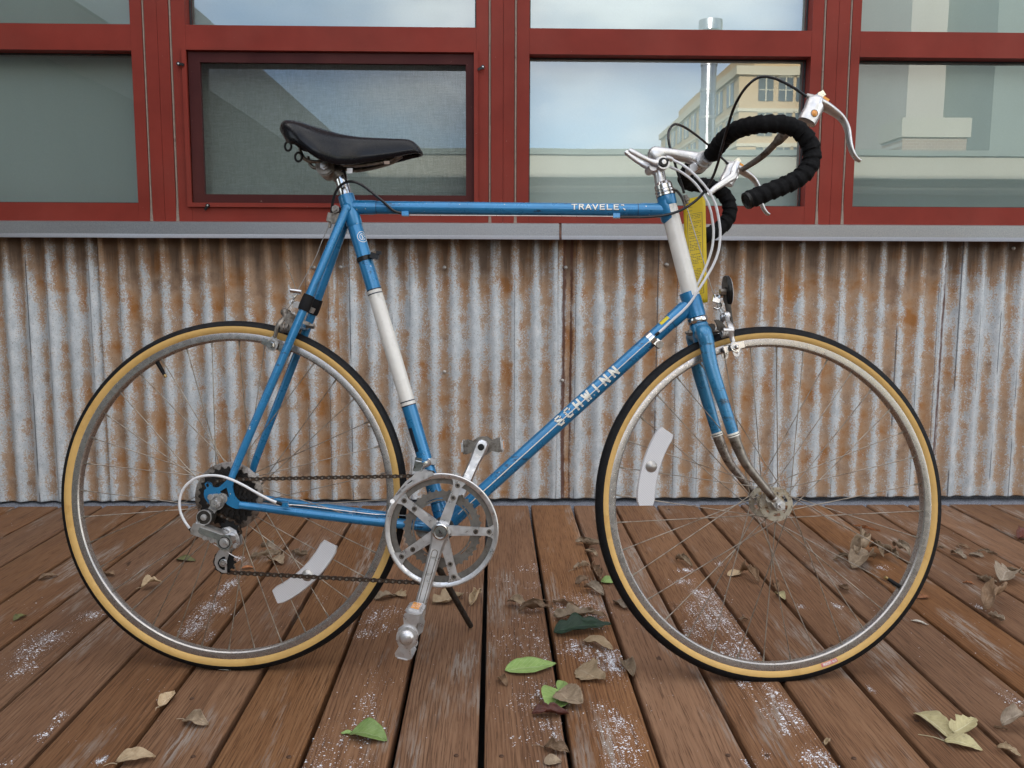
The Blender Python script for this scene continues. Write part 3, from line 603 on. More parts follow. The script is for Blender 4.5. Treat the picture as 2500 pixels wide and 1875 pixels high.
# local axes: x forward, y away from the viewer (the bicycle's left), z up
# ---- frame
TTa = V3((0.2444,0.0,0.9123)); TTb = V3((0.846,0.0,0.9073)); STa = V3((0.2171,-0.0,0.9343)); BBc = V3((0.4197,0.0,0.285))
HTa = V3((0.8489,0.0,0.9348)); HTb = V3((0.9095,0.0,0.6986)); DTb = V3((0.8788,0.0,0.7069))
fr = MB()
stT = V3((0.2147,0.0,0.9309))
fr.tube([STa, BBc], .0146, 22)
fr.tube([V3((0.228,-0.0,0.9131)), TTb + (TTb - TTa) * .012], .0128, 20); fr.tube([BBc, DTb + (DTb - BBc) * .03], .0146, 22)
fr.cyl(BBc + V3((0, -.036, 0)), BBc + V3((0, .036, 0)), .0205, n=24)
LUGS = []
def lug(a, b, r, L, n=20):
    d = (b - a).normalized(); LUGS.append((a + d * L, d, r)); return fr.tube([a, a + d * L * .82, a + d * L], [r, r, r - .0011], n)
lug(BBc, STa, .0159, .048); lug(BBc, DTb, .0159, .05)
lug(V3((0.2264,-0.0,0.9131)), TTb, .0142, .052); lug(TTb + (TTb - TTa) * .01, TTa, .0142, .058)
lug(DTb + (DTb - BBc) * .02, BBc, .0160, .040)
fr.tube([STa + (STa - BBc).normalized() * .002, STa + (BBc - STa).normalized() * .058, STa + (BBc - STa).normalized() * .062], [.0162, .0162, .0150], 22)
hd = (HTb - HTa).normalized()
fr.tube([HTa, HTa + hd * .016, HTa + hd * .019], [.0182, .0180, .0170], 26)
fr.tube([HTb - hd * .042, HTb - hd * .038, HTb], [.0168, .0182, .0184], 26)
fr.tube([HTa + hd * .010 + V3((-.005, 0, 0)), HTa + hd * .046 + V3((-.004, 0, 0)), HTa + hd * .054 + V3((-.001, 0, 0))], [.0172, .0168, .012], 22)
fr.tube([HTb - hd * .050 + V3((-.005, 0, 0)), HTb - hd * .012 + V3((-.002, 0, 0))], [.0172, .0168], 22)
# stays
CSn = [V3((0.0331,-0.06,0.3287)), V3((0.1682,-0.05,0.3119)), V3((0.2773,-0.042,0.2995))]; CSn.append(BBc + V3((-.012, -.020, .0)))
CSf = [V3((p.x, -p.y, p.z)) for p in CSn]
SSn = [V3((0.2218,-0.013,0.909)), V3((0.1361,-0.036,0.6855)), V3((0.0352,-0.054,0.4321)), V3((0.0166,-0.06,0.3807))]
SSf = [V3((p.x, -p.y, p.z)) for p in SSn]
for P in (CSn, CSf): fr.tube(P, [.0072, .0088, .0094, .0105], 14, k=5)
for P in (SSn, SSf): fr.tube(P, [.0086, .0084, .0076, .0068], 14, k=5)
for sg in (-1, 1):
    p = V3((0.2215,-0.014,0.9078)); p.y *= -sg
    fr.ball((p.x, p.y, p.z), .0098, 14, (1, .8, 1.1))
fr.cyl(SSn[1] + V3((-.004, 0, -.01)), SSf[1] + V3((-.004, 0, -.01)), .0065, n=12)
fr.cyl(V3(CSn[1]).lerp(CSn[2], .6), V3(CSf[1]).lerp(CSf[2], .6), .006, n=12)
# drop-outs with their cut-outs
T0 = -.0615
drop = [(-0.0342,-0.0615,0.3681),(-0.0298,-0.0615,0.373),(-0.0236,-0.0615,0.3717),(-0.0209,-0.0615,0.3683),(-0.0196,-0.0615,0.3632),(-0.0143,-0.0615,0.3613),(-0.0074,-0.0615,0.3623),(-0.0002,-0.0615,0.3682),(0.0062,-0.0615,0.3743),(0.0134,-0.0615,0.3814),(0.0239,-0.0615,0.3815),(0.0211,-0.0615,0.3724),(0.0196,-0.0615,0.3636),(0.0211,-0.0615,0.354),(0.0244,-0.0615,0.3452),(0.0302,-0.0615,0.3381),(0.0392,-0.0615,0.3341),(0.0369,-0.0615,0.3214),(0.0248,-0.0615,0.3221),(0.0166,-0.0615,0.3255),(0.0088,-0.0615,0.3305),(0.0045,-0.0615,0.3362),(0.0002,-0.0615,0.3416),(-0.0079,-0.0615,0.3449),(-0.016,-0.0615,0.3443),(-0.0205,-0.0615,0.3383),(-0.0223,-0.0615,0.3295),(-0.0242,-0.0615,0.3295),(-0.0302,-0.0615,0.3358),(-0.0342,-0.0615,0.3422),(-0.0356,-0.0615,0.3494),(-0.0347,-0.0615,0.3566),(-0.0305,-0.0615,0.3598)]
hole = [(-0.0052,-0.0615,0.354),(0.0083,-0.0615,0.3619),(0.0144,-0.0615,0.3419)]; hole2 = [(-0.0326,-0.0615,0.3678),(-0.0278,-0.0615,0.3695),(-0.0253,-0.0615,0.3663),(-0.0268,-0.0615,0.3621),(-0.0309,-0.0615,0.3621)]
o2 = [(p[0], p[2]) for p in drop]; h2 = [(p[0], p[2]) for p in hole]; h3 = [(p[0], p[2]) for p in hole2]
fr.plate(o2, [h2, h3], T0 - .002, T0 + .002); fr.plate(o2, [h2, h3], -T0 - .002, -T0 + .002)
# cable guides under the top tube and on the stay
for p in ((0.337,-0.008,0.8983), (0.7516,-0.008,0.895), (0.1221,-0.068,0.3319)): fr.box(p, .0135, .010, .0085)
frame = fr.build('frame', 'blue', bike, 40)
for (q, d, r) in LUGS: MB().tube([q - d * .0001, q + d * .0009], r - .0009, 20, caps=False).build('lug_edge', 'decal_dark', frame)
# white panels
def on_axis(p, a, b):
    d = (b - a).normalized(); return a + d * (V3(p) - a).dot(d)
sa = on_axis((0.276,-0.0,0.7489), STa, BBc); sb = on_axis((0.349,0.0,0.5215), STa, BBc); dS = (sb - sa).normalized()
MB().tube([sa, sb], .01485, 24).build('seat_tube_band', 'white_paint', frame)
for p in (sa, sa + dS * .0085, sb - dS * .0085, sb): MB().tube([p - dS * .0011, p + dS * .0011], .0150, 24).build('pinstripe_ring', 'decal_dark', frame)
MB().tube([HTa + hd * .012, HTb - hd * .012], .0167, 28).build('head_tube', 'white_paint', bike, label='white head tube with chipped paint')
# lettering laid on the tubes
FONT = {'S': [[(.9, .78), (.75, .98), (.25, .98), (.08, .8), (.2, .6), (.8, .42), (.92, .22), (.75, .02), (.25, .02), (.08, .22)]], 'C': [[(.9, .75), (.75, .98), (.25, .98), (.08, .8), (.08, .2), (.25, .02), (.75, .02), (.9, .25)]],
 'H': [[(.1, 0), (.1, 1)], [(.9, 0), (.9, 1)], [(.1, .5), (.9, .5)]], 'W': [[(0, 1), (.25, 0), (.5, .8), (.75, 0), (1, 1)]], 'I': [[(.5, 0), (.5, 1)]], 'N': [[(.08, 0), (.08, 1), (.92, 0), (.92, 1)]],
 'T': [[(.5, 0), (.5, 1)], [(0, .97), (1, .97)]], 'R': [[(.1, 0), (.1, 1), (.75, 1), (.92, .8), (.75, .55), (.1, .52)], [(.5, .5), (.95, 0)]], 'A': [[(0, 0), (.5, 1), (1, 0)], [(.22, .33), (.78, .33)]], 'V': [[(0, 1), (.5, 0), (1, 1)]],
 'E': [[(.95, .02), (.1, .02), (.1, .98), (.95, .98)], [(.1, .5), (.8, .5)]], 'L': [[(.1, 1), (.1, .02), (.95, .02)]], 'P': [[(.1, 0), (.1, 1), (.75, 1), (.92, .78), (.75, .5), (.1, .48)]], 'G': [[(.9, .75), (.75, .98), (.25, .98), (.08, .8), (.08, .2), (.25, .02), (.75, .02), (.92, .2), (.92, .45), (.55, .45)]], 'U': [[(.08, 1), (.08, .2), (.25, .02), (.75, .02), (.92, .2), (.92, 1)]],
 '/': [[(.15, .95), (.5, 1), (.6, .85)], [(.6, .15), (.85, .0)]]}
def strokes(ch, w, wx):
    """outline quads of one letter in the unit square; w = pen width as a share of the height"""
    Q = []
    for pl in FONT[ch]:
        for i in range(len(pl) - 1):
            (x0, y0), (x1, y1) = pl[i], pl[i + 1]; x0 *= wx; x1 *= wx; L = sqrt((x1 - x0) ** 2 + (y1 - y0) ** 2) or 1; dx, dy = (x1 - x0) / L * w * .45, (y1 - y0) / L * w * .45
            nx_, ny_ = -(y1 - y0) / L * w / 2, (x1 - x0) / L * w / 2; m = max(1, int(L / .22))
            for j in range(m):
                a, b_ = j / m, (j + 1) / m; ea = -1 if j == 0 else 0; eb = 1 if j == m - 1 else 0
                ax_, ay_ = x0 + (x1 - x0) * a + ea * dx, y0 + (y1 - y0) * a + ea * dy; bx_, by_ = x0 + (x1 - x0) * b_ + eb * dx, y0 + (y1 - y0) * b_ + eb * dy
                for k_, (u, v) in enumerate(((-1, 0), (0, 1))):
                    Q.append([(ax_ + nx_ * u, ay_ + ny_ * u), (bx_ + nx_ * u, by_ + ny_ * u), (bx_ + nx_ * v, by_ + ny_ * v), (ax_ + nx_ * v, ay_ + ny_ * v)])
    return Q
def wrap_text(name, text, a, b, r, h, pitch, wx, pen, ang, mat, parent, flip=1, off=0):
    """letters wrapped on a tube of radius r from a towards b; ang turns the line of text round the tube"""
    d = (b - a).normalized(); toward = V3((0, -1, 0)); toward = (toward - d * toward.dot(d)).normalized(); up = d.cross(toward) * -1
    if up.z < 0: up = -up
    for i, ch in enumerate(text):
        if ch == ' ': continue
        m = MB()
        for q in strokes(ch, pen, wx):
            v = []
            for (x, y) in q:
                th = ang + flip * ((y - .5) * h + off) / r; s = i * pitch + x * h
                v.append(a + d * s + (toward * cos(th) + up * sin(th)) * r)
            m.add(v, [(0, 1, 2, 3)])
        m.build(name, mat, parent, smooth=False)
da = on_axis((0.6428,0.0,0.4847), BBc, DTb); db = on_axis((0.7523,-0.0,0.5854), BBc, DTb); Lp = (db - da).length
for (mt_, rr_, of_, pw) in (('decal_dark', .01475, -.0009, .31), ('decal_white', .0149, 0, .235)):
    wrap_text('letter', 'SCHWINN', da, db, rr_, .0185, Lp / 6.28, .68, pw, .20, mt_, frame, off=of_)
ta = on_axis((0.6646,0.0,0.9119), TTa, TTb); tb = on_axis((0.7699,-0.0,0.9104), TTa, TTb); Lt = (tb - ta).length
for (mt_, rr_, of_, pw) in (('decal_dark', .01296, -.0007, .30), ('decal_white', .01308, 0, .22)):
    wrap_text('letter', 'TRAVELE/', ta, tb, rr_, .0108, Lt / 7.75, .85, pw, .30, mt_, frame, off=of_)
# pinstripe along the down tube, yellow sticker, seat tube badge and dark label
def strip_on(name, a, b, r, a0, a1, mat, parent, n=40, m=4):
    d = (b - a).normalized(); toward = V3((0, -1, 0)); toward = (toward - d * toward.dot(d)).normalized(); up = d.cross(toward) * -1
    if up.z < 0: up = -up
    q = MB(); v = [a.lerp(b, i / n) + (toward * cos(a0 + (a1 - a0) * j / m) + up * sin(a0 + (a1 - a0) * j / m)) * r for i in range(n + 1) for j in range(m + 1)]
    q.add(v, [(i * (m + 1) + j, (i + 1) * (m + 1) + j, (i + 1) * (m + 1) + j + 1, i * (m + 1) + j + 1) for i in range(n) for j in range(m)])
    return q.build(name, mat, parent)
pa = on_axis((0.4709,0.0,0.3249), BBc, DTb); pb = on_axis((0.8295,-0.0,0.6585), BBc, DTb)
strip_on('pinstripe', pa, pb, .01505, .02, .075, 'decal_white', frame)
ya = on_axis((0.8369,0.0,0.6842), BBc, DTb); yb = on_axis((0.857,0.0,0.7031), BBc, DTb)
strip_on('sticker', ya, yb, .0151, .50, 1.10, 'yellow_sticker', frame, 8)
wrap_text('letter', 'CAREFUL'.replace('F', 'E'), ya + (yb - ya) * .1, yb, .0150, .0036, .0032, .6, .16, .55, 'decal_dark', frame) if False else None
la = on_axis((0.3613,-0.0,0.4798), STa, BBc); lb_ = on_axis((0.3738,0.0,0.433), STa, BBc)
strip_on('label', la, lb_, .01492, -1.05, -.35, 'decal_dark', frame, 8)
ea = on_axis((0.2382,0.0,0.8603), STa, BBc)
for (r0, r1, mt_) in ((.0100, .0112, 'decal_white'), (.0062, .0070, 'decal_white')):
    q = MB(); d = (BBc - STa).normalized(); tw_ = (V3((0, -1, 0)) - d * V3((0, -1, 0)).dot(d)).normalized(); sd = d.cross(tw_)
    if sd.x < 0: sd = -sd
    v = []
    for i in range(33):
        t = 2 * pi * i / 32
        for r in (r0, r1):
            th = .75 + r * cos(t) / .0150; v.append(ea + d * (r * sin(t) + .012) + (tw_ * cos(th) + sd * sin(th)) * .01495)
    q.add(v, [(i * 2, i * 2 + 1, i * 2 + 3, i * 2 + 2) for i in range(32)]); q.build('badge_ring', mt_, frame)
q = MB()
for an in (0, 60, 120):
    v = []
    for (x, y) in ((-.0060, -.0006), (.0060, -.0006), (.0060, .0006), (-.0060, .0006)):
        X = x * cos(radians(an)) - y * sin(radians(an)); Y = x * sin(radians(an)) + y * cos(radians(an)); th = .75 + X / .0150; v.append(ea + d * (Y + .012) + (tw_ * cos(th) + sd * sin(th)) * .01496)
    q.add(v, [(0, 1, 2, 3)])
q.build('badge_star', 'decal_white', frame, smooth=False)
# black clamp strap on the seat tube, shifter band on the down tube
ka = on_axis((0.2533,-0.0,0.8089), STa, BBc); dS = (BBc - STa).normalized()
k = MB().tube([ka - dS * .0045, ka + dS * .0045], .0162, 22); c = V3((0.2778,-0.012,0.8138)); k.box(c, .017, .012, .011, Matrix.Rotation(radians(16), 3, 'Y')); k.box(c + V3((.009, -.004, .006)), .010, .007, .006)
k.build('strap_clamp', 'black_plastic', bike)
ca = on_axis((0.8198,0.0,0.656), BBc, DTb); dD = (DTb - BBc).normalized()
k = MB().tube([ca - dD * .006, ca + dD * .006], .0158, 22); p = V3((0.836,-0.006,0.6429)); k.box(p + V3((-.004, 0, .004)), .012, .014, .013, Matrix.Rotation(radians(40), 3, 'Y')); k.build('cable_band', 'chrome', bike)
k = MB().cyl(p + V3((0, -.012, 0)), p + V3((0, .012, 0)), .0072, n=14); k.build('band_bolt', 'dirty_steel', bike)
# ---- seat post, clamp and saddle
sp0 = V3((0.2062,0.0,0.9718)); sp1 = on_axis((0.2196,0.0,0.9275), sp0, STa)
MB().tube([sp0 + (sp0 - STa).normalized() * .012, STa + (BBc - STa).normalized() * .03], .0127, 24).build('seat_post', 'chrome', bike)
k = MB(); cp_ = V3((0.1789,-0.024,0.9894)); c0 = V3((cp_.x, 0, cp_.z))
k.tube([V3((0.2053,-0.0,0.9709)), V3((0.1968,0.0,0.982)), V3((0.1819,-0.0,0.9866))], [.0142, .0150, .0155], 16, k=4)
k.cyl(c0 + V3((0, -.021, 0)), c0 + V3((0, .021, 0)), .0185, n=24); k.cyl(c0 + V3((0, -.0245, 0)), c0 + V3((0, -.0212, 0)), .0165, n=24)
k.build('seat_clamp', 'dirty_steel', bike)
k = MB().cyl(c0 + V3((0, -.0285, 0)), c0 + V3((0, -.0247, 0)), .0088, n=6); k.cyl(c0 + V3((0, -.034, 0)), c0 + V3((0, -.0287, 0)), .0052, n=12); k.build('clamp_bolt', 'alloy', bike)
st = [(222, 268, 232, 330, .040), (262, 208, 275, 392, .058), (330, 190, 345, 412, .070), (450, 210, 450, 462, .077), (600, 254, 600, 556, .075), (750, 294, 750, 608, .064), (900, 325, 900, 626, .050), (1100, 346, 1100, 602, .036), (1400, 357, 1400, 548, .0275), (1590, 368, 1590, 507, .0235), (1680, 420, 1680, 498, .0185), (1733, 495, 1733, 515, .006)]
PT = [(0.0885,-0.0,1.0649),(0.0958,-0.0,1.076),(0.1084,-0.0,1.0793),(0.1307,0.0,1.0756),(0.1587,0.0,1.0674),(0.1866,-0.0,1.0599),(0.2145,0.0,1.0541),(0.2515,0.0,1.0502),(0.307,-0.0,1.0481),(0.3421,0.0,1.046),(0.3587,-0.0,1.0364),(0.3683,-0.0,1.0235)]
PB = [(0.1023,-0.04,1.0413),(0.1155,-0.058,1.0247),(0.1316,-0.07,1.0176),(0.1523,-0.077,1.0067),(0.1786,-0.075,0.9906),(0.2027,-0.064,0.9843),(0.2263,-0.05,0.9849),(0.2594,-0.036,0.993),(0.3121,-0.0275,1.0051),(0.3459,-0.0235,1.0137),(0.3615,-0.0185,1.0167),(0.3688,-0.006,1.0177)]
top = cat(PT, 4); bot = cat(PB, 4); ns = len(top); M_ = 28; v = []
for i in range(ns):
    w = -bot[i].y; zt_, zb_ = top[i].z, bot[i].z; fz = .028 * (w / .075) ** 2; xt_, xb_ = top[i].x, bot[i].x
    for j in range(M_ + 1):
        a = -pi / 2 * 1.0 + pi * j / M_          # -90 .. 90 across
        sx = math.copysign(abs(sin(a)) ** .72, sin(a)); hz_ = abs(cos(a)) ** .62
        v.append((xb_ + (xt_ - xb_) * hz_, w * sx, zb_ + fz * (sx + 1) / 2 * (1 - hz_) + (zt_ - zb_) * hz_))
f = [(i * (M_ + 1) + j, (i + 1) * (M_ + 1) + j, (i + 1) * (M_ + 1) + j + 1, i * (M_ + 1) + j + 1) for i in range(ns - 1) for j in range(M_)]
f += [tuple(range(M_ + 1)), tuple(range((ns - 1) * (M_ + 1), ns * (M_ + 1)))[::-1]]
k = MB(); k.add(v, f); sad = k.build('saddle', 'saddle', bike, 60)
sol = sad.modifiers.new('thickness', 'SOLIDIFY'); sol.thickness = .004; sol.offset = -1
# moulded base, bag loops, rails
k = MB(); v = []
for i in range(ns):
    w = -bot[i].y * .93; z = bot[i].z + .004; fz = .028 * (-bot[i].y / .075) ** 2; up_ = min(.034, .6 * (top[i].z - bot[i].z))
    for j in range(7): t = -1 + 2 * j / 6; v.append((bot[i].x * .985 + .004, w * t, z + fz * (t + 1) / 2 + up_ * (1 - t * t)))
k.add(v, [(i * 7 + j, (i + 1) * 7 + j, (i + 1) * 7 + j + 1, i * 7 + j + 1) for i in range(ns - 1) for j in range(6)]); k.build('base', 'black_plastic', sad, 60)
for s_ in (-1, 1):
    R_ = [V3((p[0], s_ * abs(p[1]), p[2])) for p in [(0.1313,-0.03,1.0224),(0.1351,-0.03,1.0097),(0.1444,-0.027,0.9996),(0.1651,-0.022,0.9973),(0.1944,-0.022,0.9973),(0.2375,-0.018,0.991),(0.3,-0.01,1.0023),(0.3267,-0.006,1.0163)]]
    MB().tube(R_, .0036, 10, k=5).build('rail', 'dirty_steel', sad)
for p in [(0.0962,0.012,1.0383),(0.1308,-0.036,1.0034)]:
    k = MB(); p = V3(p); k.tube([p + V3((cos(t) * .0066, 0, sin(t) * .0088)) for t in [2 * pi * i / 14 for i in range(14)]], .0024, 8, closed=True); k.build('bag_loop', 'black_plastic', sad)
MB().box((0.3026,-0.028,0.9943), .0105, .001, .0062).build('tab', 'caulk', sad); MB().box((0.2325,-0.0405,0.975), .011, .001, .010).build('tab', 'alloy_dull', sad)
# ---- wheels
RT, RS = .3300, .0145
def make_wheel(mtx, front):
    wh = empty('wheel', parent=bike, mtx=mtx); n = 128
    pr = []
    TE = 84 if front else 75
    for th in [-TE + 2 * TE * i / 22 for i in range(23)]:
        a = radians(th); g = -.0006 if (abs(abs(th) - 30) < 5 or abs(abs(th) - 56) < 5) else 0
        pr.append((RT + (RS + .0006 + g) * cos(a), (RS + .0004 + g) * sin(a)))
    re_ = RT + (RS - .0004) * cos(radians(TE + 2)); ye_ = (RS - .0004) * sin(radians(TE + 2)); pr = [(re_, -ye_)] + pr + [(re_, ye_)]
    MB().lathe(pr, (0, 0, 0), (0, 1, 0), n).build('tyre', 'black_rubber', wh, 50)
    for sg in (-1, 1):
        pr = [(RT + RS * cos(radians(t)), sg * RS * sin(radians(t))) for t in (TE - 3, 86, 94, 102, 112, 122, 132, 141)] + [(.3185, sg * .0088)]
        MB().lathe(pr, (0, 0, 0), (0, 1, 0), n).build('sidewall', 'tan', wh, 60)
    # moulding hairs on the tread shoulders
    h = MB(); rg = random.Random(5 if front else 6)
    for i in range(176):
        for sg in (-1, 1):
            if rg.random() < .16: continue
            a = 2 * pi * i / 176; y = sg * .0098; r0 = .3400; L = rg.uniform(.0025, .0058); ta = a + rg.uniform(-.006, .006); w = .0011
            v = [(r0 * cos(a + w), y, r0 * sin(a + w)), (r0 * cos(a - w), y, r0 * sin(a - w)), (r0 * cos(a), y + .0006 * sg, r0 * sin(a)), ((r0 + L + .003) * cos(ta), y + sg * .0015, (r0 + L + .003) * sin(ta))]
            h.add(v, [(0, 1, 3), (1, 2, 3), (2, 0, 3)])
    tag(h.build('tread_hair', 'black_rubber', wh, smooth=False), kind='stuff')
    pr = [(.3085, -.0105), (.3190, -.0112), (.3205, -.0108), (.3205, -.0094), (.3160, -.0088), (.3150, 0), (.3160, .0088), (.3205, .0094), (.3205, .0108), (.3190, .0112), (.3085, .0105), (.3062, .0085), (.3052, .004), (.3050, 0), (.3052, -.004), (.3062, -.0085)]
    MB().lathe(pr, (0, 0, 0), (0, 1, 0), n, closed=True).build('rim', 'rim_metal' if front else 'rim_metal', wh, 25)
    fl = (.030, .030) if front else (.020, .034); rf = .0325 if front else .031
    k = MB(); k.lathe([(0, -fl[0]), (.014, -fl[0]), (.0125, -fl[0] + .008), (.0125, fl[1] - .008), (.014, fl[1]), (0, fl[1])], (0, 0, 0), (0, 1, 0), 28)
    for y in (-fl[0], fl[1]):
        k.lathe([(.0232, y - .0012), (rf, y - .0012), (rf, y + .0012), (.0232, y + .0012)], (0, 0, 0), (0, 1, 0), 48, closed=True)
        k.lathe([(.0, y - .0011), (.0172, y - .0011), (.0172, y + .0011), (0, y + .0011)], (0, 0, 0), (0, 1, 0), 28)
        for i in range(6):
            a = 2 * pi * i / 6 + .3; k.lathe([(.0168, y - .00105), (.0236, y - .00105), (.0236, y + .00105), (.0168, y + .00105)], (0, 0, 0), (0, 1, 0), 4, closed=True, arc=(a, a + .34))
        for i in range(18):
            a = 2 * pi * i / 18; k.ball(((rf - .0028) * cos(a), y + (-.0016 if i % 2 else .0016), (rf - .0028) * sin(a)), .0016, 6)
    k.build('hub', 'dirty_steel' if not front else simple('old_hub_metal', (.42, .38, .31, 1), .45, .7, .2, (.22, .14, .06, 1), .5, 90, bmp=.1), wh, 30)
    k = MB(); ye = .063 if front else .079
    for sg in (-1, 1):
        y = fl[0] if sg < 0 else fl[1]
        k.cyl((0, sg * (y + .001), 0), (0, sg * (y + .010), 0), .0125 if front else .0110, .0105, n=20); k.cyl((0, sg * (y + .010), 0), (0, sg * (ye - .016), 0), .0088, n=18)
        k.cyl((0, sg * (ye - .0155), 0), (0, sg * (ye - .0135), 0), .0105, n=20); k.cyl((0, sg * (ye - .0135), 0), (0, sg * (ye - .0065), 0), .0088, n=6)
        k.cyl((0, sg * (ye - .0065), 0), (0, sg * ye, 0), .0048, n=12)
    k.build('axle', 'alloy' if front else 'alloy_dull', wh, 30)
    # thirty six spokes laced three cross, each with its nipple
    dat = {}
    for side in (0, 1):
        for dr in (-1, 1):
            y = -fl[0] if side == 0 else fl[1]; y += (.0018 if dr > 0 else -.0018) * (1 if side else -1)
            a = radians(58) * dr; p0 = V3(((rf - .0028) * cos(a), y, (rf - .0028) * sin(a))); p1 = V3((.3062, -.002 if side == 0 else .002, 0))
            m = MB().tube([p0, p1], .00098, 6); u = (p1 - p0).normalized(); m.cyl(p1 - u * .011, p1 + u * .001, .0018, n=7)
            dat[(side, dr)] = m.mesh('spoke', 'spoke')
    ph = .05 if front else .02
    for i in range(36):
        j = i // 2; s = link('spoke', dat[(i % 2, 1 if j % 2 else -1)], wh); s.rotation_euler = (0, -2 * pi * i / 36 + ph, 0)
    return wh
wr = make_wheel(Matrix.Translation(RC), False); wf = make_wheel(SM @ Matrix.Translation(FC), True)
def polar(r, ang, y): return V3((r * cos(radians(ang)), y, r * sin(radians(ang))))
def spoke_reflector(wh, ang, r, arc, wdt, y):
    n = 14; v = []; R_ = r
    for i in range(n + 1):
        a = ang + arc * (i / n - .5); e = .80 if i in (0, n) else 1
        for (dr, yy) in ((-wdt / 2 * e, y - .001), (-wdt / 2 * e * .9, y - .0045), (wdt / 2 * e * .9, y - .0045), (wdt / 2 * e, y - .001), (wdt / 2 * e, y + .002), (-wdt / 2 * e, y + .002)): v.append(polar(R_ + dr, a, yy))
    k = MB(); k.add(v, [(i * 6 + j, (i + 1) * 6 + j, (i + 1) * 6 + (j + 1) % 6, i * 6 + (j + 1) % 6) for i in range(n) for j in range(6)] + [tuple(range(6)), tuple(range(n * 6, n * 6 + 6))[::-1]])
    rf_ = k.build('reflector', 'reflector', wh, 30)
    c = polar(R_, ang, y); k = MB().lathe([(0, -.0095), (.004, -.0092), (.0055, -.0080), (.010, -.0062), (.0115, -.0045), (.0115, .003)], c, (0, 1, 0), 20); k.build('reflector_button', 'alloy_dull', wh)
fcen = V3((0, 0, 0))
spoke_reflector(wf, 163.5, .248, 35, .036, -.006); spoke_reflector(wr, -45.5, .2165, 41, .036, -.006)
for wh, ang in ((wf, -32.2), (wr, 121.0)):
    k = MB().tube([polar(.3055, ang, 0), polar(.283, ang, 0), polar(.282, ang, 0), polar(.276, ang, 0)], [.0042, .0038, .0034, .0034], 12); k.build('valve', 'black_rubber', wh)
    MB().tube([polar(.2762, ang, 0), polar(.2705, ang, 0)], [.0036, .0034], 12).build('valve_tip', simple('valve_brass', (.35, .24, .10, 1), .4, .8, .2, None, 0, 60), wh)
# printed label on the front tyre wall
def tyre_patch(wh, a0, a1, t0, t1, mat, off, name, n=14):
    v = []
    for i in range(n + 1):
        a = radians(a0 + (a1 - a0) * i / n)
        for j in range(4):
            t = radians(t0 + (t1 - t0) * j / 3); r = RT + (RS + off) * cos(t); v.append((r * cos(a), -(RS + off) * sin(t), r * sin(a)))
    k = MB(); k.add(v, [(i * 4 + j, i * 4 + 4 + j, i * 4 + 5 + j, i * 4 + 1 + j) for i in range(n) for j in range(3)]); return k.build(name, mat, wh)
tyre_patch(wf, -73.2, -67.3, 99, 128, 'pink', .0003, 'tyre_label')
txt = 'HIGH PRESSURE'; da_ = 5.0 / len(txt)
k = MB()
for i, ch in enumerate(txt):
    if ch == ' ': continue
    for q in strokes(ch, .2, .62):
        v = []
        for (x, y) in q:
            a = radians(-67.7 - i * da_ - x * da_ * 1.15); t = radians(106 + (1-y) * -0 + y * 15); r = RT + (RS + .0006) * cos(t); v.append((r * cos(a), -(RS + .0006) * sin(t), r * sin(a)))
        k.add(v, [(0, 1, 2, 3)])
k.build('lettering', 'decal_white', wf, smooth=False)
# freewheel and the bright spoke guard behind it
k = MB().lathe([(.044, -.0285), (.0655, -.0262), (.0672, -.0255), (.0672, -.0245), (.0655, -.0250), (.044, -.0272)], (0, 0, 0), (0, 1, 0), 56, closed=True)
k.lathe([(.0470, -.0290), (.0500, -.0282)], (0, 0, 0), (0, 1, 0), 48); k.build('spoke_guard', 'rusty_steel', wr, 25)
def gear(r, teeth, y, th, rin, mb, tooth=.0042):
    pts = []
    for i in range(teeth):
        a = 2 * pi * i / teeth; s = 2 * pi / teeth
        for (u, rr_) in ((-.34, r - tooth), (-.16, r - tooth * .3), (-.07, r), (.07, r), (.16, r - tooth * .3), (.34, r - tooth)): pts.append((rr_ * cos(a + u * s), rr_ * sin(a + u * s)))
    hol = [[(rin * cos(2 * pi * i / 36), rin * sin(2 * pi * i / 36)) for i in range(36)]] if rin else []
    mb.plate(pts, hol, y - th / 2, y + th / 2); return mb
for (t_, y) in ((28, -.0310), (24, -.0362), (20, -.0414), (17, -.0466), (14, -.0518)):
    gear(t_ * .0127 / 2 / pi + .0022, t_, y, .0020, .016, MB()).build('cog', 'cog', wr, 30)
MB().cyl((0, -.030, 0), (0, -.055, 0), .0165, n=20).build('freewheel_body', 'dark_steel', wr)
# ---- fork (turns with the bars)
FBn = [V3(p) for p in [(0.9135,-0.037,0.6638),(0.9168,-0.039,0.6511),(0.9258,-0.043,0.5969),(0.9509,-0.048,0.5167),(0.9658,-0.05,0.4688)]]
FBc = [V3(p) for p in [(0.9658,-0.05,0.4688),(0.9729,-0.05,0.4487),(0.9907,-0.0505,0.4125),(1.0267,-0.051,0.3679),(1.0425,-0.051,0.3487)]]
def mirror(P): return [V3((p.x, -p.y, p.z)) for p in P]
k = MB()
for P in (FBn, mirror(FBn)): k.tube(P, [.0148, .0146, .0136, .0116, .0108], 18, k=5, squash=(.78, 1))
cr0 = HTb + hd * .012
k.tube([cr0 + hd * .001, cr0 + hd * .004, cr0 + hd * .036], [.0170, .0186, .0180], 24)
for sg in (-1, 1):
    a = V3((FBn[0].x, sg * .036, FBn[0].z)); k.tube([cr0 + hd * .0255, (cr0 + hd * .024).lerp(a, .6) + V3((0, 0, .002)), a, V3((FBn[1].x, sg * .039, FBn[1].z)) + V3((.002, 0, -.010))], [.0152, .0154, .0154, .0142], 18, k=4)
fork = k.build('fork', 'fork_blue', bike, 40, mtx=SM)
